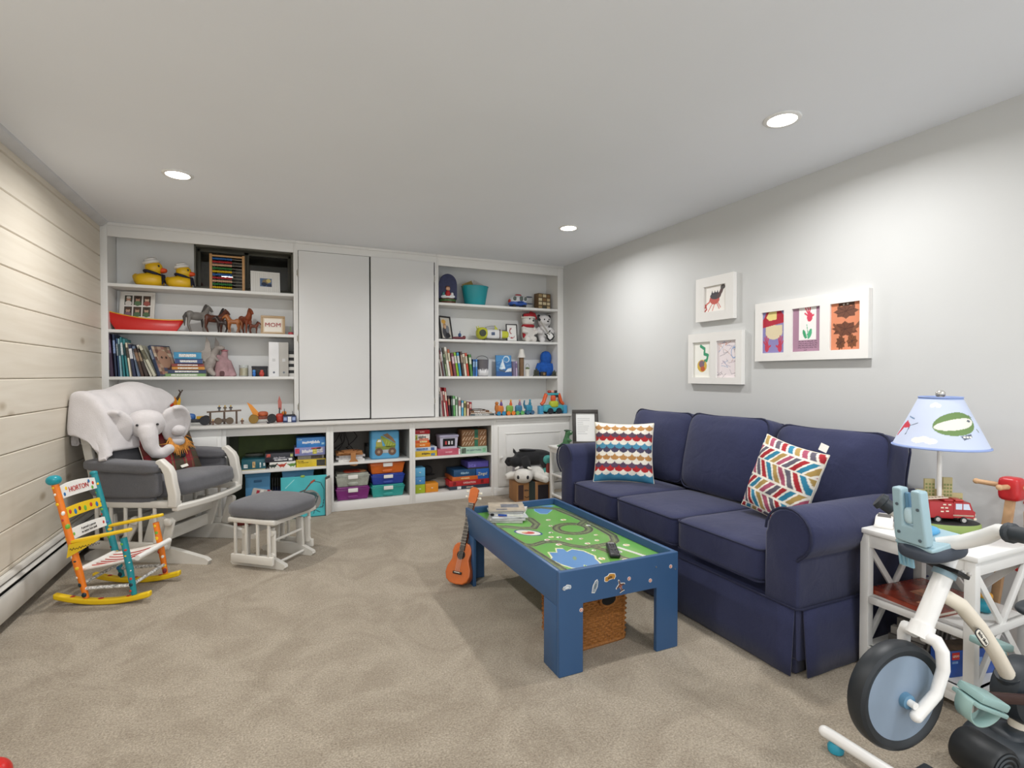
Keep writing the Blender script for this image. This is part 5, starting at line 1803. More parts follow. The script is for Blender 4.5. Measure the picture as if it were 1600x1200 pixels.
md = o.modifiers.new('t', 'SOLIDIFY'); md.thickness = .004
# far pedal
G().bar((GC[0], .060, GC[1]), (GC[0] + .01, .066, GC[1] + .085), .016, .028, .006, up=(1, 0, 0)).build('crank_arm', mat('#93b3b0', .45), bk)
G().box((GC[0] + .02, .105, GC[1] + .09), (.10, .07, .024), (0, R(10), 0), bev=.006).build('pedal', PE, bk)
# seat post, saddle, base
G().cyl(((0.468,0.128)[0], 0, .20), ((0.47,0.038)[0], 0, .10), .024, n=14).build('base_post', CREAM, bk)
G().cyl((GC[0] + .07, 0, GC[1] + .03), (GC[0] + .12, 0, GC[1] + .20), .022, n=14).build('seat_post', CREAM, bk)
G().sq((GC[0] + .115, 0, GC[1] + .24), (.12, .06, .022), 2.6, 10).sq((GC[0] + .18, 0, GC[1] + .245), (.08, .085, .025), 2.6, 10).blob('saddle', SLATE, bk, voxel=.008)
bx = (0.418,0.037)[0]
bs_ = G()
bs_.sq((bx + .12, 0, .055), (.20, .105, .055), 4, 12)
bs_.sq((bx + .02, 0, .09), (.05, .05, .03), 3, 8)
bs_.build('base', SLATE, bk, smooth=60)
G().lathe([(.0, -.06), (.055, -.06), (.062, -.05), (.062, .05), (.055, .06), (0, .06)], (bx - .115, -.02, .064), (R(90), 0, R(0)), 28).build('resistance_roller', mat('#1d2023', .5), bk)
for r_ in (.02, .034, .048):
    G().tube([(bx - .115 + r_ * math.cos(a), -.081, .064 + r_ * math.sin(a)) for a in [2 * PI * i / 24 for i in range(24)]], .004, 5, closed=True).build('roller_groove', mat('#33383c', .5), bk)
# front stabiliser bar with blue foot (lies across, measured on the carpet)
sb_ = G().tube([(1.612, 1.108, .047), (1.614, 1.08, .047), (1.62, .62, .047)], .018, 12)
sb_.sq((1.612, 1.108, .047), .018, 2, 5)
sb_.build('stabiliser_bar', OFFW, bk, world=True)
G().lathe([(.012, .001), (.022, .003), (.024, .018), (.016, .032)], (1.617, 1.075, 0), n=16).build('bar_foot', mat('#2f9bb5', .4), bk, world=True)
G().lathe([(.012, .001), (.022, .003), (.024, .018), (.016, .032)], (1.62, .66, 0), n=16).build('bar_foot', mat('#2f9bb5', .4), bk, world=True)
G().bar((1.617, .86, .047), (1.73, .86, .05), .05, .03, .006).build('bar_link', SLATE, bk, world=True)

# ================================================================ toy cleaning stand behind the end table
WOOD = mat('#cda57c', .5, var=.12, vs=12)
REDP = mat('#c1272b', .35)
bsn = thing('toy_broom_stand', 'wooden toy cleaning stand with a red hub against the grey wall', 'toy stand', (2.745, 1.14, 0))
G().bb(2.66, 2.83, 1.03, 1.22, 0, .022, .006).build('foot_board', WOOD, bsn, world=True)
G().bar((2.745, 1.175, .02), (2.745, 1.105, .70), .032, .026, .008, up=(1, 0, 0)).build('post', WOOD, bsn, world=True)
hz = (1.107,0.725)
hb = G().sq((2.745, 1.103, .735), (.036, .036, .048), 5, 8).build('hub', REDP, bsn, world=True, smooth=50)
for (dx, dy) in ((-.095, .0), (.03, -.105), (-.02, .11), (.085, .03)):
    G().cyl((2.745, 1.103, .742), (2.745 + dx, 1.103 + dy, .748), .011, .010, n=10).sq((2.745 + dx, 1.103 + dy, .748), .012, 2, 4).build('peg', WOOD, bsn, world=True)
br = thing('toy_broom', 'wooden toy broom with a red hanger on the cleaning stand', 'toy broom', (2.70, 1.03, 0))
G().cyl((2.69, 1.015, .10), (2.70, 1.035, .66), .012, n=10).build('handle', WOOD, br, world=True)
G().tube([(2.70, 1.035, .655), (2.70, 1.035, .69), (2.705, 1.045, .70), (2.715, 1.05, .69)], .005, 8).build('red_hanger', REDP, br, world=True)
G().bb(2.64, 2.75, .995, 1.025, .065, .105, .006).build('head', REDP, br, world=True)
g = G()
for i in range(12): g.cyl((2.645 + i * .0088, 1.01, .07), (2.635 + i * .0108, 1.005, .004), .004, n=5)
g.build('bristles', mat('#d9c9a2', .8), br, world=True, kind='stuff')
dp = thing('toy_dustpan', 'red toy dustpan hanging on the cleaning stand', 'toy dustpan', (2.78, 1.075, .36))
G().sq((2.80, 1.03, .47), (.010, .075, .085), 4, 8).sq((2.785, 1.03, .40), (.028, .075, .010), 4, 6).blob('pan', REDP, dp, voxel=.006, world=True)
G().cyl((2.80, 1.032, .55), (2.795, 1.038, .69), .009, n=8).build('handle', REDP, dp, world=True)
tb = thing('spray_bottle', 'white bottle with teal top and cream label at the right picture edge', 'bottle', (2.46, .84, 0))
G().lathe([(.034, 0), (.038, .006), (.038, .20), (.034, .215), (.016, .23), (.016, .245)], n=24).build('bottle', mat('#d9d3c4', .35), tb)
G().lathe([(.0385, .06), (.0385, .16)], n=24).build('label_band', mat('#e9d9b4', .5, var=.4, vs=60), tb)
G().lathe([(.034, .20), (.039, .205), (.039, .245), (.030, .262), (.0, .266)], n=24).build('cap', mat('#4b93ab', .35), tb)

# ================================================================ corner behind the sofa
ft = thing('side_table', 'narrow white side table standing behind the far sofa arm', 'side table', (2.56, 4.16, 0))
fx0, fx1, fy0, fy1, fz = 2.33, 2.79, 4.02, 4.30, .545
G().bb(fx0 - .012, fx1 + .012, fy0 - .012, fy1 + .012, fz - .02, fz, .003).build('table_top', WHITE, ft, world=True)
for x in (fx0, fx1 - .032):
    for y in (fy0, fy1 - .032):
        G().bb(x, x + .032, y, y + .032, 0, fz - .02, .002).build('leg', WHITE, ft, world=True)
for z in (.29, .10): G().bb(fx0 + .004, fx1 - .004, fy0 + .004, fy1 - .004, z - .018, z, .002).build('shelf', WHITE, ft, world=True)
for z in (fz - .06,):
    for y in (fy0 + .003, fy1 - .017): G().bb(fx0 + .03, fx1 - .03, y, y + .014, z, fz - .02).build('apron', WHITE, ft, world=True)
G().bb(fx0 + .003, fx0 + .017, fy0 + .03, fy1 - .03, fz - .06, fz - .02).build('apron', WHITE, ft, world=True)
t = thing('storage_bin', 'teal storage bin on the side table shelf behind the sofa', 'bin', (2.56, 4.16, .2905))
G().lathe([(.10, 0), (.105, .004), (.118, .15), (.122, .152)], n=28).build('tub', mat('#3f8f96', .5), t)
# green dinosaur figure
dn = thing('dinosaur_figure', 'small green dinosaur figure on the side table behind the sofa', 'toy dinosaur', (2.395, 4.10, fz), R(-20))
DG = mat('#3c6b44', .6, .3, 120, .2, 30)
g = G()
g.sq((0, 0, .05), (.032, .030, .05), 2.3, 8)
g.tube([(0, 0, .08), (.006, 0, .11), (.012, 0, .128)], [.026, .022, .024], 10)
g.sq((.022, 0, .134), (.034, .024, .024), 2.4, 7)
g.tube([(-.02, 0, .03), (-.06, .01, .014), (-.085, .02, .012)], [.024, .014, .006], 8)
for s in (-1, 1):
    g.sq((.010, s * .026, .018), (.028, .016, .018), 2.2, 6)
    g.tube([(.01, s * .028, .075), (.034, s * .034, .062), (.044, s * .03, .07)], [.012, .010, .008], 6)
g.blob('body', DG, dn, voxel=.005)
G().sq((.004, 0, .154), (.028, .022, .008), 2.2, 5).build('crest', mat('#24422a', .6), dn)
for s in (-1, 1): G().sq((.036, s * .018, .142), .006, 2, 4).build('eye', mat('#e9e6da', .4), dn)
G().sq((.016, -.008, .012), (.038, .036, .012), 2.4, 6).build('pale_base', mat('#a9c06a', .6), dn)
# framed document
fr = thing('document_frame', 'dark framed white document leaning on the side table behind the sofa', 'picture frame', (2.64, 4.16, fz), (0, 0, R(-24)))
FM = Matrix.Rotation(R(90 - 11), 4, 'X')
DKW = mat('#38332f', .4, var=.1)
fw_, fh_ = .245, .335
g = G(FM)
for (a, b_, c, d) in ((-fw_ / 2, fw_ / 2, 0, .036), (-fw_ / 2, fw_ / 2, fh_ - .036, fh_), (-fw_ / 2, -fw_ / 2 + .034, .036, fh_ - .036), (fw_ / 2 - .034, fw_ / 2, .036, fh_ - .036)):
    g.bb(a, b_, c, d, -.020, 0, .003)
g.build('frame', DKW, fr)
G(FM).bb(-fw_ / 2 + .03, fw_ / 2 - .03, .03, fh_ - .03, -.018, -.010).build('document', mat('#eeeeec', .6, var=0), fr)
g = G(FM)
rnd = random.Random(2)
for i in range(9):
    l = rnd.uniform(.05, .12)
    g.bb(-.075, -.075 + l, .25 - i * .018, .2525 - i * .018, -.0100, -.0094)
g.build('printed_lines', mat('#8f8f90', .6), fr, kind='stuff')
G().bar((0, .078, .26), (0, .15, .004), .05, .006).build('easel_back', DKW, fr)
# cardboard box with soft toys
CARD = mat('#a5794f', .8, .15, 60, .08, 10, name='cardboard')
cb = thing('cardboard_box', 'brown delivery box with dark tape on the floor by the panelled cabinet door', 'box', (2.225, 4.52, 0), R(-6))
G().bb(-.165, .165, -.12, .12, 0, .19, .003).build('carton', CARD, cb)
G().bb(-.045, .018, -.1206, .1206, -.0 + .001, .1906).build('tape_band', mat('#2f3a38', .4), cb)
G().bb(-.152, -.10, -.1212, -.119, .03, .17).build('printed_band', mat('#4a3530', .6), cb)
G().bb(.045, .15, -.1212, -.119, .02, .16).build('dark_label', mat('#2b2730', .5), cb)
G().bb(-.092, -.062, -.1214, -.119, .11, .125).bb(-.0615, -.05, -.1214, -.119, .11, .12).build('faded_print', mat('#5a4638', .6, var=.6, vs=120), cb, kind='stuff')
tb_ = G()
tb_.tube([(-.09 + i * .008, -.1212, .062 - .012 * math.sin(PI * i / 6)) for i in range(7)], .003, 5)
tb_.build('curved_arrow', mat('#3a2a24', .6), cb)
WP = mat('#d9d6d0', .95, .4, 140, .06, 14, sheen=.4)
pw = thing('white_soft_toy', 'white plush animal with dark eyes lying on the cardboard box', 'soft toy', (2.18, 4.50, .192), R(-28))
g = G()
g.sq((.09, .05, .068), (.15, .085, .066), 2.4, 9)
g.sq((-.02, -.105, .062), (.088, .078, .066), 2.3, 9)
g.tube([(-.05, 0, .05), (-.15, .0, .045), (-.19, -.02, .03)], [.045, .04, .03], 8)
g.tube([(.1, -.02, .05), (.17, -.07, .035), (.2, -.12, .03)], [.045, .04, .032], 8)
g.tube([(.2, .06, .05), (.27, .03, .03), (.30, -.03, .03)], [.045, .03, .022], 8)
g.blob('body', WP, pw, voxel=.009, it=5)
for s in (-1, 1):
    G().sq((-.02 + s * .044, -.172, .062), (.013, .008, .018), 2.2, 6, (R(-8), 0, R(18 * s))).build('eye', mat('#26262b', .25), pw)
    G().sq((-.02 + s * .06, -.07, .128), (.026, .022, .012), 2.2, 6, (0, R(30 * s), 0)).build('ear', WP, pw)
BP = mat('#1b1b1e', .95, .4, 120, .1, 14, sheen=.15)
pb = thing('black_soft_toy', 'black plush animal lying on top of the white soft toy by the cabinet', 'soft toy', (2.25, 4.57, .315), R(-15))
g = G()
g.sq((.04, .0, .085), (.19, .10, .075), 2.4, 9)
g.sq((-.13, -.03, .05), (.07, .075, .055), 2.2, 8)
for (x, y) in ((-.06, -.09), (.12, -.09)):
    g.tube([(x, y + .02, .08), (x + .01, y - .03, .03), (x + .02, y - .05, .0)], [.05, .042, .034], 8)
g.tube([(-.17, -.02, .07), (-.215, -.03, .08), (-.235, -.03, .05), (-.21, -.03, .02), (-.17, -.03, .03)], [.025, .020, .018, .018, .018], 8)
g.tube([(-.14, .02, .13), (-.155, .03, .175)], [.02, .006], 6)
g.blob('body', BP, pb, voxel=.009, it=4)
G().sq((-.02, -.02, .155), (.085, .05, .014), 2.6, 6, (R(-14), R(4), 0)).build('saddle_patch', mat('#2d2e33', .5), pb)
tq = thing('teal_soft_toy', 'teal and red soft toy leaning against the side table leg', 'soft toy', (2.375, 4.415, .192), R(-10))
g = G()
g.sq((0, 0, .10), (.055, .045, .10), 2.4, 8)
g.sq((-.005, -.02, .20), (.05, .045, .045), 2.2, 8)
g.blob('body', mat('#4f9a94', .9, .3, 90, .2, 14), tq, voxel=.008)
G().sq((-.012, -.045, .11), (.022, .02, .075), 2.6, 6).build('red_scarf', mat('#8c3b36', .8), tq)
G().sq((-.02, -.045, .05), (.045, .03, .04), 2.3, 6).build('pale_belly', mat('#d8d4cb', .9), tq)

# ================================================================ small builders for shelf things
def book(x, y, z, w, h, d, c, tilt, label, group, band=None, rz=0., name='book'):
    """standing book; x,z bottom left of the spine, y of the spine; tilt leans its top to the left"""
    t = thing(name, label, 'book', (x, y, z), (0, -R(tilt), rz), group=group)
    b = min(.003, w * .18)
    g = G().bb(0, w, 0, b, 0, h).bb(0, b, 0, d, 0, h).bb(w - b, w, 0, d, 0, h)
    g.build('cover', mat(c, .45, var=.12, vs=25), t)
    G().bb(b, w - b, b, d - .004, .003, h - .003).build('pages', mat('#e4ddcd', .85), t)
    if band:
        G().bb(w * .12, w * .88, -.0006, .001, h * .55, h * .86).build('spine_title', mat(band, .5, var=.5, vs=160), t)
    return t
def flat_book(x0, x1, y, z, th, d, c, label, group, rz=0., band='#e8e2d4'):
    w = x1 - x0
    t = thing('book', label, 'book', ((x0 + x1) / 2, y + d / 2, z), rz, group=group)
    G().bb(-w / 2, w / 2, -d / 2, d / 2, 0, .002).bb(-w / 2, w / 2, -d / 2, d / 2, th - .002, th).bb(-w / 2, w / 2, -d / 2, -d / 2 + .002, 0, th).build('cover', mat(c, .45, var=.12, vs=25), t)
    G().bb(-w / 2 + .003, w / 2 - .003, -d / 2 + .002, d / 2 - .003, .002, th - .002).build('pages', mat('#e4ddcd', .85), t)
    if band: G().bb(-w * .32, w * .30, -d / 2 - .0006, -d / 2 + .001, th * .28, th * .72).build('spine_title', mat(band, .5, var=.5, vs=120), t)
    return t
def frame_stand(name, label, x, y, z, w, h, bd, c, paint, tilt=10., rz=0., matc=None, cat='picture frame', nx=60, ny=60):
    """frame standing on a shelf; x,y,z middle of its foot"""
    t = thing(name, label, cat, (x, y, z), rz)
    F = Matrix.Rotation(R(90 - tilt), 4, 'X')
    m_ = mat(c, .4, var=.05)
    g = G(F)
    for (a, b_, p, q) in ((-w / 2, w / 2, 0, bd), (-w / 2, w / 2, h - bd, h), (-w / 2, -w / 2 + bd, bd, h - bd), (w / 2 - bd, w / 2, bd, h - bd)):
        g.bb(a, b_, p, q, -.016, 0, .002)
    g.build('frame', m_, t)
    print_plane('picture', w - 2 * bd + .004, h - 2 * bd + .004, nx, ny, paint, F @ Matrix.Translation((-w / 2 + bd - .002, bd - .002, -.006)), t, rough=.4)
    G().bar((0, h * .6 * math.sin(R(tilt)) + .018, h * .6), (0, h * .6 * math.sin(R(tilt)) + .018 + h * .16, .003), w * .25, .004).build('easel_back', m_, t)
    return t
def fig(parent, x, y, z, s, c, c2, name='figure'):
    """tiny block figure"""
    o = G().bb(x - .010 * s, x - .001 * s, y - .006 * s, y + .006 * s, z, z + .022 * s, .001).bb(x + .001 * s, x + .010 * s, y - .006 * s, y + .006 * s, z, z + .022 * s, .001)
    o.bb(x - .011 * s, x + .011 * s, y - .006 * s, y + .006 * s, z + .022 * s, z + .044 * s, .002).bb(x - .018 * s, x - .011 * s, y - .005 * s, y + .005 * s, z + .024 * s, z + .042 * s, .002).bb(x + .011 * s, x + .018 * s, y - .005 * s, y + .005 * s, z + .024 * s, z + .042 * s, .002)
    o = o.build(name, mat(c, .4), parent)
    G().sq((x, y, z + .053 * s), (.008 * s, .008 * s, .009 * s), 3, 4).build('head', mat(c2, .4), o)
    return o
def wheel(parent, x, y, z, r, w, c='#1d1d20', c2='#8c8f94'):
    o = G().lathe([(r * .55, -w / 2), (r * .95, -w / 2), (r, -w * .3), (r, w * .3), (r * .95, w / 2), (r * .55, w / 2)], (x, y, z), (R(90), 0, 0), 18).build('wheel', mat(c, .5), parent)
    G().lathe([(0, -w * .42), (r * .6, -w * .42), (r * .6, w * .42), (0, w * .42)], (x, y, z), (R(90), 0, 0), 12).build('hub', mat(c2, .4), o)
    return o
S1, S2, S3 = SH
# ================================================================ left bookcase, top shelf
def duck(xa, xb, y, label):
    w_ = xb - xa
    s = w_ / .25
    t = thing('rubber_duck', label, 'rubber duck', ((xa + xb) / 2, y, S1), R(8), group='sailor rubber ducks on the top shelf')
    Yd = mat('#e3b512', .35, var=.05)
    g = G()
    g.sq((-.005, 0, .060), (.118, .09, .064), 2.6, 10)
    g.tube([(-.09, 0, .07), (-.125, 0, .105)], [.05, .018], 8)
    g.sq((.028, 0, .175), (.070, .066, .066), 2.2, 10)
    g.sq((.02, 0, .12), (.05, .05, .05), 2, 8)
    g.T = Matrix.Scale(s, 4)
    g.v = [v * s for v in g.v]
    b_ = g.blob('body', Yd, t, voxel=.009, it=3)
    S = Matrix.Scale(s, 4)
    G(S).sq((.095, -.010, .160), (.036, .038, .022), 2.4, 7).sq((.086, -.010, .146), (.028, .030, .012), 2.4, 6).build('beak', mat('#e0521c', .4), t)
    for sy in (-1, 1): G(S).sq((.064, -.012 + sy * .040, .190), (.010, .008, .012), 2, 5).build('eye', BLACK, t)
    G(S).lathe([(.060, 0), (.068, .006), (.068, .022), (.058, .028), (.048, .030), (.052, .044), (.030, .056), (0, .060)], (.012, 0, .212), (0, R(-14), 0), 24).build('sailor_hat', mat('#eceae6', .6), t)
    G(S).tube([(.060 * math.cos(a) + .016, .060 * math.sin(a), .128 - .018 * math.cos(a)) for a in [2 * PI * i / 24 for i in range(24)]], .014, 8, closed=True).build('neckerchief', mat('#1f2138', .7, var=.9, vs=70), t)
    G(S).prism([(-.022, 0), (.022, 0), (.03, -.085), (.0, -.07), (-.03, -.10)], .006, TR((.096, -.045, .118), (R(84), 0, R(56)))).build('scarf_tail', mat('#1f2138', .7, var=.9, vs=70), t)
duck(-1.023, -0.802, 5.06, 'yellow rubber duck in a sailor cap, nearest the plank wall')
duck(-0.802, -0.604, 5.05, 'yellow rubber duck in a sailor cap, next to the abacus')
# abacus
ax0, ax1 = -0.488, -0.243
az1 = 2.222
ab = thing('abacus', 'wooden bead abacus standing in front of the window', 'abacus', ((ax0 + ax1) / 2, 5.07, S1))
AW = mat('#c89a66', .5, var=.1, vs=20)
hw, hh = (ax1 - ax0) / 2, az1 - S1
for s in (-1, 1): G().bb(s * hw - .010, s * hw + .010, -.009, .009, 0, hh, .002).build('post', AW, ab)
G().bb(-hw - .022, hw + .022, -.035, .035, 0, .014, .003).build('base', AW, ab)
G().bb(-hw, hw, -.008, .008, hh - .022, hh - .008, .002).build('top_rail', AW, ab)
cols = ['#d8b400', '#2f7a3a', '#d9a98a', '#b3262c', '#2262a8']
for i in range(10):
    z = .034 + i * (hh - .072) / 9
    rd = G().cyl((-hw, 0, z), (hw, 0, z), .0016, n=6).build('rod', mat('#b9b2a4', .4), ab)
    g = G()
    for j in range(10):
        g.sq((-hw + .018 + j * (hw * 2 - .11) / 9.2, 0, z), (.0085, .0095, .0095), 2.4, 3)
    g.build('bead_row', mat(cols[i % 5], .35, var=0), rd, kind='stuff')
def small_photo(k):
    k.put(k.u > -1, '#e7e5e0')
    k.put((np.floor(k.u * 26) % 2 > 0), '#dcdad4')
    k.rect(.30, .30, .74, .72, '#5b7396')
    k.ell(.50, .55, .12, .12, '#8c7a5a'); k.ell(.62, .60, .09, .1, '#d3c07a'); k.ell(.45, .42, .1, .1, '#27324a'); k.rect(.55, .3, .74, .45, '#34405c')
fx0_, fx1_ = -0.186, 0.045
frame_stand('photo_frame', 'white ribbed photo frame with a tiny photograph under the window', (fx0_ + fx1_) / 2, 5.02, S1, fx1_ - fx0_, .198, .012, '#e9e8e4', small_photo, 12, R(4))
# ================================================================ second shelf
def nine(k):
    k.put(k.u > -1, '#e9e6e0')
    rnd = random.Random(6)
    for i in range(3):
        for j in range(3):
            x0, y0 = .06 + i * .31, .05 + j * .315
            k.rect(x0, y0, x0 + .26, y0 + .265, rnd.choice(['#4a4038', '#6f6258', '#3d4238', '#57483e']))
            k.ell(x0 + .13, y0 + .16, .07, .07, rnd.choice(['#c9a48c', '#b98f78', '#d3b8a4']))
            k.ell(x0 + .13, y0 + .05, .11, .07, rnd.choice(['#dcd6d0', '#a65a52', '#5d7a58', '#8a6a78']))
            k.ell(x0 + .13, y0 + .215, .075, .035, rnd.choice(['#3a2a22', '#ddd5cc', '#5a4032']))
fx0_, fx1_ = -1.158, -0.906
frame_stand('photo_frame', 'white collage frame with nine small portraits behind the red boat', (fx0_ + fx1_) / 2 + .012, 5.085, S2, (fx1_ - fx0_) - .01, .332, .020, '#e6e3dc', nine, 11, R(-6), nx=90, ny=90)
# red toy boat
def boat():
    x0, x1 = -1.209, -0.68
    t = thing('toy_boat', 'long red wooden boat with a yellow rim on the second shelf', 'toy boat', ((x0 + x1) / 2, 5.02, S2), R(1))
    L_ = x1 - x0
    n = 24
    vs, fs = [], []
    for i in range(n + 1):
        f = i / n
        x = (f - .5) * L_
        bw_ = .055 * math.sin(PI * (.06 + .88 * f)) ** .7
        zt = .075 + .075 * (1 - f) ** 2.2 + .02 * f ** 3
        xb = (f - .5) * L_ * .74 + .012
        vs += [(x, -bw_, zt), (xb, -bw_ * .55, .002), (xb, bw_ * .55, .002), (x, bw_, zt)]
    for i in range(n):
        a, b_ = i * 4, (i + 1) * 4
        for k in range(3): fs.append([a + k, b_ + k, b_ + k + 1, a + k + 1])
    fs += [[0, 1, 2, 3], [n * 4 + k for k in (3, 2, 1, 0)]]
    o = G().add(vs, fs).build('hull', mat('#c9231c', .35, var=.05), t, smooth=30)
    md = o.modifiers.new('t', 'SOLIDIFY'); md.thickness = .006; md.offset = 1
    for k in (0, 3):
        G().tube([vs[i * 4 + k] for i in range(n + 1)], .006, 6).build('rim', mat('#e0a92c', .4), t)
    vs2, fs2 = [], []
    for i in range(2, n - 1):
        p, q = Vector(vs[i * 4]), Vector(vs[i * 4 + 3])
        vs2 += [tuple(p * .9 + q * .1 - Vector((0, 0, .03))), tuple(q * .9 + p * .1 - Vector((0, 0, .03)))]
    for i in range(len(vs2) // 2 - 1): fs2.append([i * 2, i * 2 + 1, i * 2 + 3, i * 2 + 2])
    G().add(vs2, fs2).build('deck', mat('#dba441', .5), t)
    for f in (.35, .62):
        x = (f - .5) * L_
        G().bb(x - .012, x + .012, -.045, .045, .070, .078).build('thwart', mat('#c98d3a', .5), t)
boat()
# horses
def horse(label, xa, xb, y, ztop, c, mane, flip=1, foal=False, legs=None, rz=0.):
    """built facing +x, 1 unit tall at the poll"""
    H_ = ztop - S2
    t = thing('toy_horse', label, 'toy horse', ((xa + xb) / 2, y, S2), rz if flip > 0 else PI + rz, group='model horses on the second shelf')
    k = 1.18 if foal else 1.
    g = G()
    bl = .20 if not foal else .15
    zb = .56 if not foal else .60
    g.sq((-.02, 0, zb), (bl + .10, .115, .145 if not foal else .12), 2.4, 9)
    g.sq((bl, 0, zb + .02), (.13, .11, .15), 2.2, 8)
    g.sq((-bl - .04, 0, zb + .03), (.14, .115, .15), 2.2, 8)
    g.tube([(bl + .04, 0, zb + .05), (bl + .14, 0, zb + .22), (bl + .19, 0, .90)], [.13, .095, .07], 10)
    g.tube([(bl + .16, 0, .93), (bl + .27, 0, .86), (bl + .36, 0, .76)], [.075, .062, .042], 10)
    for s in (-1, 1):
        g.tube([(bl + .14, s * .03, .97), (bl + .13, s * .04, 1.03)], [.024, .006], 6)
        for (x, kn, ft) in ((bl + .03, .02, .0), (-bl - .07, -.03, .03)):
            xs = x + s * .03
            g.tube([(xs, s * .06, zb - .04), (xs + kn, s * .062, .30), (xs + kn - .01, s * .062, .26), (xs + ft, s * .062, .06), (xs + ft + .015, s * .062, .012)], [.075, .042, .04, .028, .038], 8)
    if True:
        S_ = Matrix.Scale(H_, 4)
        g.v = [v * H_ for v in g.v]
        b_ = g.blob('body', mat(c, .4, var=.2, vs=16), t, voxel=max(.0035, H_ * .020), it=2)
        m = G(S_).tube([(bl + .13, 0, 1.0), (bl + .09, 0, .93), (bl + .04, 0, .80), (bl - .02, 0, zb + .16)], [.03, .045, .05, .03], 7)
        m.sq((bl + .20, 0, .96), (.04, .03, .025), 2, 4)
        m.build('mane', mat(mane, .6), t)
        G(S_).tube([(-bl - .17, 0, zb + .10), (-bl - .24, 0, zb - .05), (-bl - .23, 0, .20)], [.03, .055, .015], 7).build('tail', mat(mane, .6), t)
        for s in (-1, 1): G(S_).sq((bl + .24, s * .052, .90), .013, 2, 3).build('eye', BLACK, t)
        for s in (-1, 1):
            for x in (bl + .03, -bl - .04): G(S_).cyl((x + s * .03 + .01, s * .062, 0), (x + s * .03 + .006, s * .062, .03), .042, .036, n=8).build('hoof', mat('#2c231e', .6), t)
YH = 5.04
horse('dapple grey model horse, largest at the left of the herd', -0.651, -0.523, 5.03, 1.791, '#77736e', '#4b4744', 1, rz=R(38))
horse('dark bay model horse behind the grey horse\'s shoulder', -0.527, -0.405, 5.08, 1.77, '#5a2c1a', '#1d1512', 1, rz=R(24))
horse('nearly black model foal in the middle of the herd', -0.438, -0.367, 4.99, 1.693, '#33211b', '#15100e', -1, True, rz=R(10))
horse('chestnut and white pinto model foal in the herd', -0.367, -0.271, 4.99, 1.711, '#a0602f', '#8a5230', -1, True)
horse('red chestnut model horse facing the room with a white blaze', -0.29, -0.182, 5.08, 1.771, '#843c1d', '#6a2e16', 1, rz=R(-58))
horse('smallest bay model foal at the right of the herd', -0.202, -0.127, 5.0, 1.661, '#6a321c', '#2a1710', 1, True, rz=R(12))
def mom(k):
    k.put(k.u > -1, '#efe8dc')
    k.put((k.u < .07) | (k.u > .93) | (k.v < .07) | (k.v > .93), '#dcc9ae')
fx0_, fx1_ = -0.112, 0.081
mf = frame_stand('mom_frame', 'tan wooden frame with red MOM lettering on cream', (fx0_ + fx1_) / 2, 5.01, S2, fx1_ - fx0_, .165, .018, '#b79a74', mom, 6)
text('MOM', .052, Matrix.Rotation(R(90 - 6), 4, 'X') @ Matrix.Translation((0, .083, .0005)), mat('#a8343a', .5), mf, sx=1.05)
t = thing('toy_flower', 'tiny red flower pot with a green stem at the end of the second shelf', 'toy', (0.127, 5.0, S2))
G().lathe([(.016, 0), (.022, .004), (.020, .022), (0, .026)], n=14).build('pot', mat('#b8404a', .5), t)
G().cyl((0, 0, .02), (-.004, 0, .075), .003, n=6).build('stem', mat('#8fae7a', .6), t)
# ================================================================ third shelf: books
L3 = [(85, 115, 4, '#3d2c44', 'tall dark purple book leaning on the plank-side case wall', '#7d6a88'), (113, 118, 3, '#23324e', 'tall navy book second from the plank-side case wall', '#8aa0c8'), (132, 147, 3, '#3f5f92', 'mid-blue book third from the plank-side case wall', '#c9d3df'),
      (146, 150, 3, '#8fb9c2', 'pale blue-grey book fourth from the plank-side case wall', '#33525c'), (163, 138, 4, '#2c7f86', 'bright teal book with the tallest teal spine', '#d9e6e4'), (181, 150, 5, '#3f8f94', 'slim lighter teal book beside the bright teal one', '#1f4c52'),
      (204, 180, 6, '#d9d0ba', 'cream spined book right of the teal books', '#4a4238'), (222, 190, 7, '#27304e', 'navy book with white title right of the cream book', '#e3e3e8'), (248, 205, 9, '#6f7f96', 'grey-blue book leaning beside the navy titled book', '#c9ced6'),
      (276, 225, 13, '#4a3328', 'dark brown book leaning in the row', '#8a6a52'), (300, 228, 17, '#3a2d28', 'black-brown leaning book behind the white ones', '#a08a70'), (328, 198, 20, '#dcd8c8', 'off-white leaning book with worn spine', '#8f8a7c'), (352, 205, 22, '#c5c2ac', 'pale khaki leaning book near the picture-cover book', '#6a6652')]
for i, (xp, tp_, tl, c, lb, bd_) in enumerate(L3):
    x = -1.165 + (xp - 85) / 5 * .00522
    nx = L3[i + 1][0] if i < len(L3) - 1 else xp + 26
    w_ = max(.012, min(.030, (nx - xp) / 5 * .00522 * .93))
    h_ = (437 - tp_) / 5 * .00512 / math.cos(R(tl))
    book(x + .003, 4.955 + .01 * (i % 3), S3, w_, h_, .17, c, tl, lb, 'books on the third shelf', bd_)
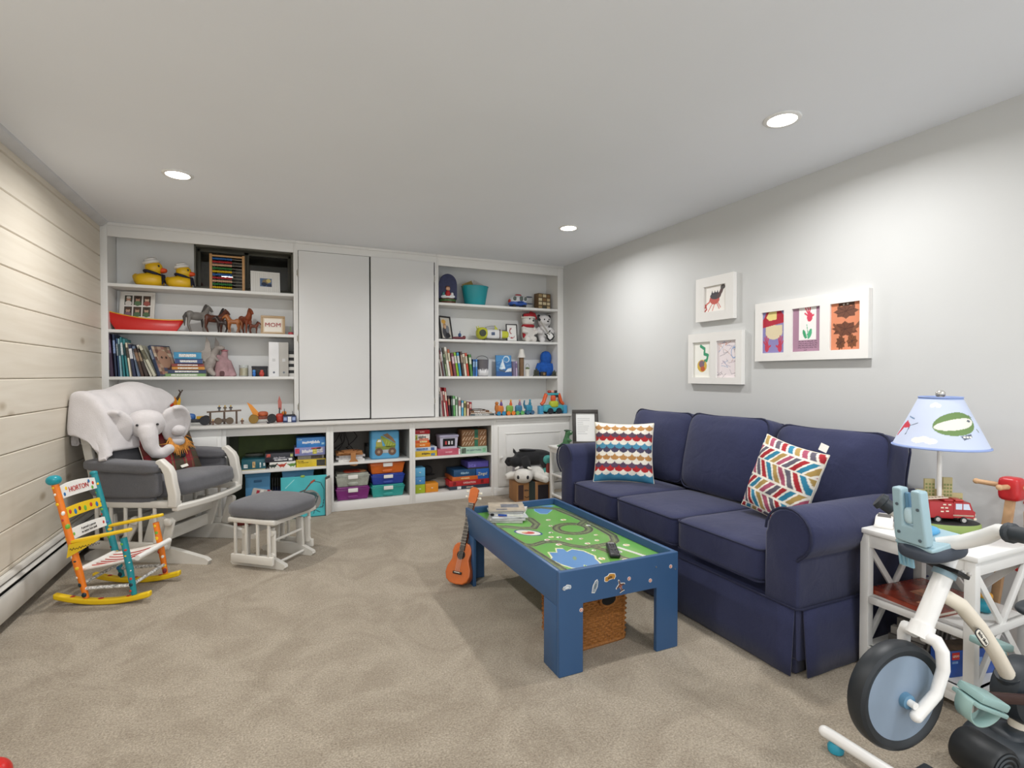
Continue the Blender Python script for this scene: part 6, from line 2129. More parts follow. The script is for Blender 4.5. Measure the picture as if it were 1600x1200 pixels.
# the big leaning one shows its cover
x = -1.165 + (383 - 85) / 5 * .00522
t = book(x, 4.965, S3, .024, .262, .18, '#3f4a66', 22, 'navy picture book leaning with its patchwork cover towards the room', 'books on the third shelf', '#9aa4b8', rz=R(-38))
def mosaic(k):
    rnd = np.random.RandomState(4)
    pal = np.array([lin(c) for c in ('#8a6f5c', '#b59a84', '#6b4a42', '#c9b8a0', '#54586e', '#a5786a')])
    iu, iv = (k.u * 6).astype(int), (k.v * 8).astype(int)
    idx = rnd.randint(0, 6, (10, 10))
    k.c[:] = pal[idx[iv, iu]]
    k.ell(.5, .55, .3, .3, '#b08a74'); k.ell(.4, .6, .05, .04, '#3a2c2a'); k.ell(.62, .6, .05, .04, '#3a2c2a')
    k.put((k.u < .05) | (k.u > .95) | (k.v < .04) | (k.v > .96), '#3f4a66')
print_plane('cover_picture', .178, .260, 40, 50, mosaic, Matrix(((0, 0, 1, .0245), (1, 0, 0, .001), (0, 1, 0, .001), (0, 0, 0, 1))), t)
stack = [(236, 294, 8, '#7fa06a', 'thin green book at the bottom of the flat pile'), (241, 293, 9, '#33405e', 'navy book second in the flat pile'), (247, 292, 8, '#c98a3a', 'orange book in the middle of the flat pile'), (246, 290, 7, '#8f3f38', 'dark red thin book in the flat pile'), (251, 289, 12, '#3a4f80', 'blue paperback near the top of the flat pile'), (250, 288, 17, '#3f8fb8', 'sky blue thick book on top of the flat pile')]
z = S3
for i, (a, b_, th_, c, lb) in enumerate(stack):
    x0, x1 = -1.165 + (a - 168) * .00512, -1.165 + (b_ - 168) * .00512
    th_ *= .0052 * .62
    flat_book(x0, x1, 4.985 + .004 * (i % 2), z, th_, .15, c, lb, 'books piled flat on the third shelf', R((-3, 2, -1, 3, 0, -2)[i]))
    z += th_ + .0005
# grey dragon and companion
def dragon():
    x = -0.532
    t = thing('dragon_figure', 'grey winged dragon figure with a long curled tail', 'toy dragon', (x + .015, 5.06, S3))
    DG_ = mat('#9a928c', .6, .4, 120, .18, 24)
    g = G()
    g.tube([(.0, 0, .05), (.02, 0, .10), (.035, 0, .15), (.055, -.01, .18)], [.035, .036, .026, .020], 10)
    g.sq((.07, -.015, .185), (.030, .018, .016), 2.2, 6)
    g.tube([(-.01, 0, .045), (-.07, -.02, .025), (-.125, -.03, .03), (-.155, -.03, .07), (-.14, -.03, .105), (-.11, -.03, .105)], [.032, .022, .016, .012, .008, .003], 8)
    for s in (-1, 1):
        g.tube([(.01, s * .025, .05), (.03, s * .034, .022), (.045, s * .032, .008)], [.024, .016, .014], 8)
        g.tube([(.04, s * .02, .125), (.06, s * .03, .105), (.072, s * .025, .10)], [.011, .009, .006], 6)
    g.blob('body', DG_, t, voxel=.0055, it=2)
    for s, dx in ((-1, -.012), (1, .035)):
        pts = [(.0, -.02), (-.03, .0), (-.045, .06), (-.022, .075), (-.012, .155), (.008, .12), (.016, .05)]
        G().prism(pts, .005, TR((.02 + dx, s * .02, .10), (R(90), 0, R(s * 14)))).build('wing', mat('#a8a09a', .6, .3, 90, .15, 20), t)
    for i in range(5):
        a = i / 4
        G().cyl((-.02 + a * .05, 0, .08 + a * .09), (-.036 + a * .05, 0, .094 + a * .09), .006, .001, n=5).build('spine_spike', DG_, t)
    t = thing('castle_figure', 'pink-grey rocky castle figure beside the dragon', 'toy castle', (-0.406, 5.06, S3))
    CP = mat('#a8868a', .7, .5, 90, .25, 22)
    g = G()
    g.lathe([(.055, 0), (.050, .03), (.038, .09), (.030, .13)], n=14)
    g.lathe([(.020, .09), (.019, .165)], (.012, 0, 0), n=10).lathe([(.014, .08), (.013, .14)], (-.022, -.01, 0), n=10)
    g.tube([(.03, 0, .10), (.058, -.01, .03), (.066, -.012, 0)], [.02, .018, .02], 8)
    g.blob('rock', CP, t, voxel=.006, it=2)
    G().lathe([(.022, .165), (.022, .170), (.0, .178)], (.012, 0, 0), n=10).build('turret_roof', mat('#b87078', .6), t)
    G().sq((0, -.052, .018), (.014, .006, .018), 3, 5).build('gate', mat('#5a3a3c', .7), t)
dragon()
for o in bpy.data.objects:
    if o.name in ('dragon_figure', 'castle_figure'): o.scale = (1.3,) * 3
t = thing('jar_candle', 'cream candle in a clear glass jar on the third shelf', 'candle', (-0.245, 5.02, S3))
G().lathe([(.033, 0), (.036, .003), (.036, .098), (.033, .098), (.033, .006), (0, .006)], n=28).build('glass_jar', mat('#f2f4f2', .05, var=0, trans=1.), t)
G().lathe([(.0315, .007), (.0315, .072), (0, .070)], n=24).build('wax', mat('#e6dcbc', .5), t)
G().cyl((0, 0, .070), (.002, 0, .080), .0012, n=5).build('wick', BLACK, t)
x0, x1 = -0.187, -0.057
t = thing('black_gift_box', 'small black box standing between candle and white binder', 'box', ((x0 + x1) / 2, 5.05, S3))
G().bb(-.062, .062, -.03, .03, 0, .088, .004).build('carton', mat('#1f1f24', .5), t)
G().bb(-.064, .064, -.032, .032, .070, .090, .003).build('lid', mat('#26262c', .5), t)
for px_, c, c2, lb in ((-0.165, '#2f6fc0', '#4a90d8', 'tiny blue figure in front of the black box'), (-0.106, '#b3392f', '#c9564a', 'tiny round red figure in front of the black box')):
    t = thing('mini_figure', lb, 'figurine', (px_, 4.985, S3))
    g = G().sq((0, 0, .022), (.020 if c[1] == 'b' else .013, .014, .022), 2.3, 6)
    g.build('body', mat(c, .4, var=.3, vs=80), t)
    G().sq((0, 0, .046), (.013, .012, .011), 2.2, 5).build('head', mat(c2, .4), t)
x0, x1, x2 = -0.051, 0.03, 0.106
for (a, b_, c, lb) in ((x0, x1, '#e9e9ea', 'white file box beside the grey file box'), (x1 + .001, x2, '#b9b6b0', 'grey file box beside the white file box')):
    t = thing('file_box', lb, 'file box', ((a + b_) / 2, 4.99, S3), group='file boxes on the third shelf')
    h_ = .298
    G().bb(-(b_ - a) / 2, (b_ - a) / 2, 0, .19, 0, h_, .002).build('box', mat(c, .5), t)
    G().cyl((0, -.0005, .035), (0, -.002, .035), .009, n=14).build('finger_hole', mat('#6f7480', .5), t)
    G().bb(-.012, .012, -.002, .001, .13, .155).build('label_holder', mat('#cfcfcf', .4), t)
t = thing('striped_box', 'black and white striped box at the end of the third shelf', 'box', (0.131, 5.03, S3))
for i in range(8): G().bb(-.022, .022, 0, .12, i * .028, (i + 1) * .028 - .0002).build('stripe_layer', mat('#1d1d20' if i % 2 else '#e6e4e0', .5), t)

# ================================================================ brick toys on the left worktop
yc = 4.98
def W(px): return px
def toy(name, label, px, y=4.95, rz=0., cat='toy'):
    return thing(name, label, cat, (px, y, ZW), rz, group=None)
t = toy('brick_rocket', 'orange and yellow brick rocket rising behind the elephant blanket', -0.737, 4.95)
G().cyl((0, 0, 0), (-.01, 0, .10), .03, .026, n=10).build('stand', mat('#3a3a3e', .5), t)
for a, c in ((-.28, '#c9391f'), (.0, '#e08a1c'), (.25, '#e8b42a')):
    G().prism([(-.018, 0), (.018, 0), (.012, .10), (.0, .125)], .014, TR((0, 0, .08), (R(90), a, 0))).build('flame_blade', mat(c, .4), t)
G().tube([(.01, 0, .18), (.025, 0, .21), (.035, 0, .235)], [.01, .007, .006], 8).build('mast', mat('#4a3a30', .5), t)
for s in (-1, 1): G().cyl((.035, 0, .23), (.035 + s * .012, 0, .25), .004, n=6).build('claw', mat('#4a3a30', .5), t)
t = toy('brick_warrior', 'dark red brick figure peeking over the blanket', -0.844, 5.05)
fig(t, 0, 0, .16, 1.6, '#5c1f22', '#8a2f2c')
G().cyl((0, 0, 0), (0, 0, .17), .012, n=8).build('pedestal', mat('#4a4648', .5), t)
t = toy('brick_buggy', 'blue and black brick buggy with a silver spoked rear wheel', -0.597, 4.93)
G().bb(-.07, .06, -.022, .022, .018, .040, .003).build('chassis', mat('#2b2b30', .5, var=.6, vs=60), t)
G().sq((-.03, 0, .055), (.034, .022, .022), 3, 5).build('cockpit', mat('#2f62a4', .35), t)
G().bb(.01, .05, -.018, .018, .040, .058, .002).build('engine', mat('#c99a2c', .4), t)
for sy in (-1, 1):
    wheel(t, -.060, sy * .030, .022, .022, .016); wheel(t, .058, sy * .032, .030, .030, .018, '#232328', '#a9adb4')
t = toy('brick_trebuchet', 'brown brick siege wagon with a long beam and little riders', -0.389, 4.95)
G().bb(-.045, .045, -.025, .025, .015, .035, .002).build('wagon', mat('#4f4238', .6, var=.4, vs=50), t)
G().bar((-.105, 0, .085), (.105, 0, .092), .016, .010).build('beam', mat('#6a5546', .6), t)
for x in (-.085, .0, .075): G().bar((x, 0, .0), (x, 0, .088), .012, .012, up=(1, 0, 0)).build('post', mat('#5a483c', .6), t)
for x in (-.035, .035): wheel(t, x, -.032, .024, .024, .008, '#5f5040', '#8c7a60')
for x, c in ((-.03, '#3a3a40'), (.005, '#6b5a3c'), (.04, '#4a4040')): fig(t, x, -.002, .092, .62, c, '#c9a84a')
for px_, lb in ((332, 'tiny brown soldier figure left of the siege wagon'), (378, 'tiny soldier figure with a yellow head right of the siege wagon')):
    t = toy('brick_soldier', lb, (-0.467 if px_ == 332 else -0.254), 4.90, cat='figurine')
    fig(t, 0, 0, 0, .75, '#6b4a36', '#caa040')
G().bb(-.0, .001, 0, .001, 0, .001)
t = toy('brick_cycle', 'orange-winged brick vehicle with gold and black wheels', -0.11, 4.93)
G().bb(-.05, .06, -.02, .02, .025, .045, .002).build('chassis', mat('#7a3a24', .5, var=.5, vs=60), t)
G().sq((.01, 0, .058), (.03, .018, .018), 3, 5).build('engine', mat('#b0542c', .4, var=.4, vs=60), t)
for sy in (-1, 1):
    wheel(t, -.045, sy * .028, .029, .029, .014, '#8a6a22', '#d8a62c'); wheel(t, .062, sy * .028, .028, .028, .018, '#1d1d20', '#3a3a40')
G().prism([(0, 0), (.05, -.002), (-.012, .075), (-.040, .092)], .008, TR((-.045, .004, .045), (R(90), 0, 0))).build('wing', mat('#e2912a', .35), t)
t = toy('brick_drone', 'tiny black brick drone at the front of the worktop', -0.054, 4.82)
G().sq((0, 0, .010), (.014, .012, .008), 2.6, 4).build('body', mat('#2c2d33', .5), t)
for s in (-1, 1): G().bar((0, 0, .012), (s * .022, 0, .022), .004, .003).build('arm', mat('#4a4c55', .5), t)
t = toy('brick_mech', 'red brick robot raising a tall red blade', 0.034, 4.94)
G().sq((0, 0, .035), (.030, .024, .035), 3.5, 6).build('body', mat('#b3311f', .4, var=.3, vs=60), t)
G().bb(-.022, -.008, -.014, .014, 0, .012).bb(.008, .022, -.014, .014, 0, .012).build('feet', mat('#8a2a1f', .4), t)
G().bar((-.004, 0, .065), (-.002, 0, .115), .010, .010, up=(1, 0, 0)).build('arm', mat('#3a3434', .5), t)
G().prism([(-.012, 0), (.012, -.01), (.014, .05), (-.004, .105), (-.014, .06)], .006, TR((.0, .003, .105), (R(90), 0, 0))).build('blade', mat('#b5655a', .4), t)
G().sq((.030, 0, .072), (.018, .014, .014), 3, 4).build('shoulder', mat('#c2792a', .4), t)
t = toy('brick_shop', 'small blue and white brick shop front with antennas', 0.11, 4.90)
G().bb(-.042, .042, -.02, .02, 0, .046, .002).build('walls', mat('#24355e', .4, var=.4, vs=50), t)
G().bb(-.012, .010, -.0215, -.019, .004, .040).build('door', mat('#d9dbe0', .4), t)
for x in (-.028, .026): G().bb(x - .010, x + .010, -.0215, -.019, .014, .036).build('window', mat('#8fa0c8', .3), t)
G().bb(-.040, .036, -.022, .022, .046, .054, .002).build('roof', mat('#1b1c22', .5), t)
for x, h_ in ((-.03, .04), (.022, .024)): G().cyl((x, 0, .05), (x - .004, 0, .054 + h_), .003, .0015, n=6).build('antenna', mat('#1b1c22', .5), t)

# ================================================================ right bookcase, top shelf
def arch(w, h, n=14):
    r = w / 2
    return [(-r, 0), (r, 0)] + [(r * math.cos(a), h - r * 1.15 + r * 1.15 * math.sin(a)) for a in [PI * i / n for i in range(n + 1)]]
x0, x1 = 1.492, 1.686
zt = 2.205 - S1
t = thing('music_globe', 'arched dark blue snow globe with a red-coated figure inside', 'snow globe', ((x0 + x1) / 2 - .01, 5.06, S1), R(-14))
w_ = x1 - x0
G().lathe([(w_ * .42, 0), (w_ * .42, .018), (w_ * .40, .045), (w_ * .38, .058)], n=28).build('base', mat('#5c3526', .5, var=.3, vs=30), t)
G().lathe([(w_ * .425, .026), (w_ * .425, .044)], n=28).build('green_band', mat('#3c6b35', .5, var=.4, vs=60), t)
G().prism(arch(w_ * .92, zt - .055), .10, front(0, .05, .055)).build('blue_backdrop', mat('#262c55', .45, var=.25, vs=40), t, smooth=50)
o = G().prism(arch(w_ * .99, zt - .05), .016, front(.004, .066, .052)).build('grey_rim', mat('#8f949a', .35), t, smooth=50)
sn = G().sq((0, -.055, .070), (w_ * .36, .022, .020), 2.4, 6).build('snow_mound', mat('#e9ebee', .8), t)
f_ = G().lathe([(.026, .075), (.028, .09), (.018, .125), (.010, .13)], (0, -.058, 0), n=12).build('red_coat', mat('#b7252b', .5), t)
G().sq((0, -.060, .148), (.022, .019, .021), 2.2, 6).build('face', mat('#d9a98a', .6), f_)
G().sq((0, -.052, .164), (.023, .020, .013), 2.2, 5).build('brown_hair', mat('#6d3f22', .6), f_)
G().lathe([(.016, .07), (.014, .11), (0, .118)], (-.042, -.055, 0), n=10).build('teal_tree', mat('#4c8a8c', .6), t)
G().sq((.042, -.058, .092), (.014, .012, .020), 2.2, 5).build('white_snowman', mat('#eceef0', .7), t)
# teal bucket with cards
x0, x1 = 1.727, 2.014
zt = 2.105 - S1
t = thing('teal_bucket', 'turquoise plastic bucket with cards sticking out, on the top shelf', 'bucket', ((x0 + x1) / 2, 5.06, S1))
r1 = (x1 - x0) / 2
G().lathe([(r1 * .72, 0), (r1 * .74, .004), (r1 * .98, zt), (r1, zt), (r1, zt - .006), (r1 * .95, zt - .004), (r1 * .70, .008), (0, .008)], n=32, sc=(1, .8, 1)).build('bucket', mat('#1f9aa4', .4), t, smooth=50)
for (x, y, a, c, h_) in ((.01, .02, .35, '#c9c6c4', .235), (-.05, -.01, -.42, '#8d7a3e', .22), (.035, -.02, .3, '#b9b6b2', .20)):
    G().box((x, y, .02 + h_ / 2), (.12, .003, h_), (0, a, R(6))).build('card', mat(c, .6), t)
# white and blue toy plane
t = thing('toy_plane', 'white, blue and red chunky toy aeroplane with a tail rotor', 'toy plane', (2.354, 5.05, S1))
g = G()
g.sq((0, 0, .068), (.082, .045, .045), 2.6, 9)
g.tube([(.05, 0, .075), (.10, 0, .085)], [.030, .014], 8)
g.blob('fuselage', mat('#dcdde0', .35), t, voxel=.006)
G().sq((-.005, 0, .040), (.085, .048, .020), 3, 8).build('blue_belly', mat('#3a63b8', .4), t)
G().sq((-.082, 0, .060), (.012, .020, .018), 2.2, 6).build('red_nose', mat('#b3342e', .4), t)
G().sq((.0, 0, .112), (.030, .026, .012), 2.6, 6).build('red_roof', mat('#a82c35', .4), t)
for (x, r_) in ((-.050, .018), (.012, .022), (.052, .016)):
    G().sq((x, -.043, .080), (r_ * .8, .006, r_), 2.8, 5).build('window', mat('#5f6b66', .25), t)
G().sq((.0, -.050, .048), (.030, .03, .008), 2.6, 5).build('wing', mat('#2f58ad', .4), t)
for x in (-.055, .045): wheel(t, x, -.035, .016, .016, .014); wheel(t, x, .035, .016, .016, .014)
for (x, z) in ((.105, .105), (.110, .045)): G().sq((x, -.01, z), (.030, .010, .006), 2.6, 5).build('tail_fin', mat('#4a5364', .5), t)
# little patterned box
x0, x1 = 2.569, 2.742
t = thing('patterned_box', 'small brown box with a cream patchwork pattern at the right end of the top shelf', 'box', ((x0 + x1) / 2, 5.06, S1), R(10))
w_ = (x1 - x0) * .95
G().bb(-w_ / 2, w_ / 2, -.03, .05, 0, w_ * 1.05, .002).build('carton', mat('#6f5436', .6), t)
def patch(k):
    k.put(k.u > -1, '#5b4630')
    rnd = random.Random(3)
    for i in range(3):
        for j in range(4):
            k.rect(i / 3 + .03, j / 4 + .03, i / 3 + .29, j / 4 + .21, rnd.choice(['#c9b48a', '#a58d62', '#4a4a3c', '#8a6a42', '#d8c9a4']))
print_plane('pattern', w_, w_ * 1.05, 30, 30, patch, front(-w_ / 2, -.031, 0), t)

# ================================================================ second shelf
def photo2(k):
    k.put(k.u > -1, '#c9c4ba')
    k.ell(.45, .30, .34, .30, '#4a4a50'); k.ell(.40, .60, .16, .14, '#b58a60'); k.ell(.66, .45, .18, .18, '#7c7f86'); k.ell(.35, .80, .22, .1, '#d8a64a'); k.ell(.62, .15, .25, .12, '#2b2c33'); k.ell(.45, .55, .08, .09, '#d9b596')
frame_stand('photo_frame', 'black frame with a family photograph at the left of the second shelf', 1.572, 5.03, S2, .155, .245, .016, '#1f1e20', photo2, 12, R(24))
t = thing('toy_sledge', 'small dark red toy sledge with a blue rider', 'toy', (1.666, 4.97, S2))
G().sq((0, 0, .016), (.065, .022, .012), 4, 6).build('sledge', mat('#6b2a35', .5, var=.3, vs=40), t)
G().sq((.055, -.0, .022), (.016, .02, .018), 2.4, 5).build('prow', mat('#7a3a3a', .5), t)
G().sq((.01, 0, .045), (.016, .014, .020), 2.2, 6).build('rider', mat('#33537f', .5), t)
G().cyl((.01, 0, .06), (.014, 0, .085), .003, n=5).build('feather', mat('#33537f', .5), t)
# yellow submarine toy
t = thing('toy_submarine', 'lime yellow and white toy submarine with a round window', 'toy submarine', (2.027, 5.03, S2))
LIM, WHT = mat('#c2c53a', .4), mat('#d9dadb', .4)
G().sq((-.075, -.005, .060), (.050, .045, .050), 2.4, 8).build('nose_pod', LIM, t, smooth=70)
G().cyl((-.085, -.045, .060), (-.085, -.056, .060), .028, n=20).build('round_window', mat('#3d4434', .3), t)
G().sq((.02, 0, .055), (.085, .040, .040), 4, 8).build('hull', WHT, t, smooth=60)
G().sq((.115, 0, .055), (.045, .032, .030), 4, 7).build('tail_pod', LIM, t, smooth=60)
G().bb(.068, .076, -.043, .043, .02, .095, .004).build('band', mat('#5d4a42', .5), t)
G().bb(-.005, .025, -.044, -.038, .045, .070, .002).build('hatch', mat('#4a5a78', .4), t)
G().sq((-.005, 0, .105), (.045, .025, .018), 3, 6, (0, R(-12), 0)).build('canopy', mat('#a9aaac', .3), t)
G().prism([(0, 0), (.05, 0), (.02, .035)], .012, TR((.02, .006, .095), (R(90), 0, 0))).build('fin', LIM, t)
G().bb(-.06, .09, -.035, .035, 0, .016, .004).build('tracks', mat('#55534e', .6, var=.4, vs=60), t)
for s in (-1, 1): G().cyl((-.105, s * .02, .095), (-.115, s * .022, .118), .006, .003, n=6).build('antenna', LIM, t)
def letter(k):
    k.put(k.u > -1, '#e9e8e6')
    k.put(ell(k.u, k.v, .42, .60, .16, .17) & ~ell(k.u, k.v, .46, .60, .11, .12) & (k.u < .5), '#9c3338')
    k.line([(.30, .78), (.52, .80)], .03, '#8a2f35'); k.line([(.24, .28), (.34, .18), (.62, .18), (.74, .28)], .04, '#a83a3e'); k.ell(.48, .2, .10, .05, '#a83a3e'); k.line([(.74, .2), (.80, .34)], .02, '#5f4a4a')
frame_stand('letter_frame', 'black frame with a white sheet and a dark red letter C', 2.283, 5.04, S2, .125, .19, .010, '#1e1d1f', letter, 8, R(-4))
# two plush toys (plain, generic)
def teddy(label, px, y, c, ears, hat=None, hatc=None, rz=0., guitar=False, scarf=None):
    t = thing('plush_toy', label, 'soft toy', (px, y, S2), rz, group='white plush toys on the second shelf')
    g = G()
    g.sq((0, 0, .075), (.058, .048, .075), 2.4, 8)
    g.sq((0, -.008, .185), (.058, .052, .052), 2.2, 8)
    g.sq((0, -.052, .172), (.026, .028, .022), 2.2, 6)
    for s in (-1, 1):
        g.tube([(s * .05, -.01, .12), (s * .07, -.04, .09), (s * .04, -.06, .085)], [.024, .022, .020], 7)
        g.tube([(s * .03, -.02, .03), (s * .04, -.06, .02)], [.03, .026], 7)
        g.sq((s * .048, .0, .225), (.020, .012, .020), 2.2, 5)
    g.blob('body', mat(c, .95, .3, 120, .06, 20), t, voxel=.007, it=3)
    for s in (-1, 1):
        G().sq((s * .022, -.058, .196), (.006, .004, .007), 2, 4).build('eye', BLACK, t)
        G().sq((s * .05, -.006, .226), (.015, .010, .015), 2.2, 4).build('inner_ear', mat(ears, .9), t)
    G().sq((0, -.080, .178), (.010, .006, .007), 2, 4).build('nose', BLACK, t)
    if hatc:
        G().sq((0, -.004, .222), (.058, .052, .026), 2.6, 7).tube([(.02, 0, .24), (.055, -.02, .235), (.075, -.03, .20)], [.03, .02, .01], 7).build('cap', mat(hatc, .8), t)
        G().tube([(.056 * math.cos(a), -.006 + .052 * math.sin(a), .208) for a in [2 * PI * i / 20 for i in range(20)]], .010, 6, closed=True).build('cap_brim', mat('#ddd8d2', .9), t)
    if scarf: G().tube([(.045 * math.cos(a), -.004 + .04 * math.sin(a), .138) for a in [2 * PI * i / 20 for i in range(20)]], .014, 6, closed=True).sq((-.05, -.02, .085), (.016, .014, .055), 3, 5).build('scarf', mat(scarf, .8), t)
    if guitar:
        M = TR((.005, -.085, .06), (R(90), R(-38), 0))
        pts = [(-.03, -.045), (.0, -.05), (.03, -.04), (.034, -.005), (.022, .01), (.032, .03), (.012, .022), (-.012, .022), (-.030, .035), (-.024, .01), (-.036, -.01)]
        o = G(M).prism(pts, .014).build('guitar_body', BLACK, t)
        G(M).prism([(x * .72, y * .72) for x, y in pts], .003, Matrix.Translation((0, 0, .014))).build('pickguard', mat('#e9e8e6', .4), o)
        G(M).bb(-.006, .006, .0, .15, .012, .018).build('guitar_neck', mat('#a9a69f', .4), o)
        G(M).bb(-.011, .011, .15, .19, .010, .020, .003).build('guitar_head', BLACK, o)
teddy('white plush animal in a red cap and scarf on the second shelf', 2.477, 5.07, '#dedad5', '#2b2a2c', hatc='#a8202b', scarf='#a8202b', rz=R(12))
teddy('white plush animal holding a black and white guitar', 2.666, 5.06, '#dcdada', '#1d1d20', guitar=True)
# ================================================================ third shelf: books
BR = [(108, 128, 9, '#d6d2ca', 'off-white book against the cupboard side of the lower book shelf', '#8f8a80'), (124, 180, 8, '#6b3a3e', 'short maroon book near the cupboard side', '#c9a8a0'), (140, 155, 9, '#8a8d90', 'grey book beside the short maroon one', '#e0dfdb'),
      (162, 225, 9, '#9fb08c', 'short sage green book on the lower book shelf', '#4a5a40'), (182, 145, 9, '#e9e4d8', 'tall white book on the lower book shelf', '#b0a890'), (212, 168, 9, '#b9653f', 'tall rust orange book on the lower book shelf', '#e9d6b8'), (240, 215, 9, '#7f4554', 'plum coloured book between rust and lime books', '#d8b9c0'),
      (272, 203, 9, '#8fbf2f', 'lime green book on the lower book shelf', '#e9f0c8'), (300, 203, 8, '#3f96bd', 'sky blue book next to the lime book', '#d6e9f0'), (330, 190, 7, '#5d4a44', 'dark brown book behind the sky blue one', '#b09a88'), (352, 218, 7, '#dcd5c2', 'beige book next to the red-orange one', '#9a8f78'),
      (382, 206, 7, '#cf4e38', 'red-orange book on the lower book shelf', '#f0d0b8'), (410, 222, 6, '#4c8646', 'leaf green book at the end of the leaning row', '#cfe0c4')]
for i, (xp, tp_, tl, c, lb, bd_) in enumerate(BR):
    x = 1.452 + (xp - 108) / 6.957 * .00700
    nx = BR[i + 1][0] if i < len(BR) - 1 else xp + 32
    w_ = max(.014, min(.034, (nx - xp) / 6.957 * .0070 * .92))
    h_ = (470 - tp_) / 6.957 * .00612 / math.cos(R(tl))
    book(x + .030, 4.965 + .008 * (i % 3), S3, w_, h_, .17, c, tl, lb, 'books on the shelf above the worktop', bd_)
for px_, c, lb in ((1.816, '#34629f', 'dark blue upright book left of the tin pail'), (1.843, '#3f7cc4', 'bright blue upright book touching the tin pail')):
    book(px_, 4.98, S3, .026, .172, .15, c, 0, lb, 'books on the shelf above the worktop', '#8fb4e0')
# tin pail with skyline
x0, x1 = 1.871, 2.004
t = thing('tin_pail', 'grey tin pail with a white skyline and a wire handle', 'pail', ((x0 + x1) / 2, 5.03, S3))
rr = (x1 - x0) / 2
G().lathe([(rr * .88, 0), (rr * .9, .004), (rr, .165), (rr * 1.03, .170), (rr * .97, .172), (rr * .95, .160), (rr * .86, .008), (0, .008)], n=32).build('pail', mat('#77757a', .35, metal=.3), t)
g = G()
rnd = random.Random(1)
vs, fs = [], []
n = 28
for i in range(n + 1):
    a = R(-160 + i * 140 / n)
    r_ = rr * .955
    top = .035 + .035 * abs(math.sin(i * 1.7)) + rnd.uniform(0, .02)
    vs += [((r_ - .004) * math.cos(a), (r_ - .004) * math.sin(a), .006), ((r_ + .002) * math.cos(a), (r_ + .002) * math.sin(a), top)]
for i in range(n): fs.append([i * 2, i * 2 + 2, i * 2 + 3, i * 2 + 1])
o = g.add(vs, fs).build('skyline_print', mat('#e6e6e8', .5), t)
md = o.modifiers.new('t', 'SOLIDIFY'); md.thickness = .002; md.offset = 1
G().tube([(rr * math.cos(a), 0, .165 + .045 * math.sin(a)) for a in [PI * i / 16 for i in range(17)]], .0025, 6).build('wire_handle', mat('#4a4a50', .4, metal=.7), t)
# sailing picture
def sail(k):
    k.put(k.u > -1, '#3b78b5'); k.put(k.v < .25, '#2c5a96')
    k.put(k.v > .7, '#4c8fc6')
    k.poly([(.30, .32), (.42, .85), (.60, .36)], '#e3eef4'); k.poly([(.20, .36), (.36, .70), (.34, .34)], '#c3dcea')
    k.poly([(.12, .34), (.66, .26), (.60, .2), (.24, .24)], '#4a5a6a'); k.poly([(.55, .2), (.75, .36), (1, .40), (1, .2)], '#dfe6ea'); k.poly([(.62, .2), (1, .24), (1, .18)], '#5a6a70')
    k.put(ell(k.u, k.v, .68, .82, .2, .16) & ~ell(k.u, k.v, .66, .80, .16, .12), '#d5e6f0')
    k.line([(.0, .48), (.2, .44), (.4, .47)], .02, '#78aed6'); k.line([(.1, .62), (.25, .66)], .02, '#78aed6'); k.line([(.68, .5), (.95, .56)], .02, '#78aed6')
x0, x1 = 2.111, 2.288
t = thing('sailing_canvas', 'blue canvas picture of a sailing boat on the shelf above the worktop', 'picture', ((x0 + x1) / 2, 5.06, S3), (R(-6), 0, 0))
w_ = x1 - x0
G().bb(-w_ / 2, w_ / 2, .001, .018, 0, .222, .001).build('canvas', mat('#4f86ba', .7), t)
print_plane('painting', w_, .222, 50, 60, sail, front(-w_ / 2, .0, 0), t)
book(2.305, 5.0, S3, .022, .158, .12, '#b9a9c6', 2, 'small lilac book beside the brown tube vase', 'books on the shelf above the worktop', '#7a6a90')
x = 2.395
t = thing('tube_lighthouse', 'brown tube topped with a white cone on the shelf above the worktop', 'lighthouse', (x, 5.05, S3))
G().cyl((0, 0, 0), (0, 0, .200), .026, n=24).build('tube', mat('#7d6248', .7, var=.15, vs=30), t)
G().lathe([(.045, .198), (.043, .204), (.026, .262), (.028, .268), (.022, .290), (.0, .298)], n=24).build('white_top', mat('#e6e3dd', .6), t)
t = thing('white_pail', 'little white pail with a raised handle beside the brown tube', 'pail', (2.435, 4.99, S3))
G().lathe([(.020, 0), (.021, .003), (.027, .075), (.025, .075), (.019, .005), (0, .005)], n=24).build('pail', mat('#dfddd5', .5), t)
G().tube([(.026 * math.cos(a), 0, .075 + .058 * math.sin(a)) for a in [PI * i / 14 for i in range(15)]], .0018, 6).build('wire_handle', mat('#8a8880', .4), t)
G().sq((0, 0, .082), (.020, .018, .014), 2, 5, wob=.006, ws=60).build('greenery', mat('#6f7f58', .8), t)
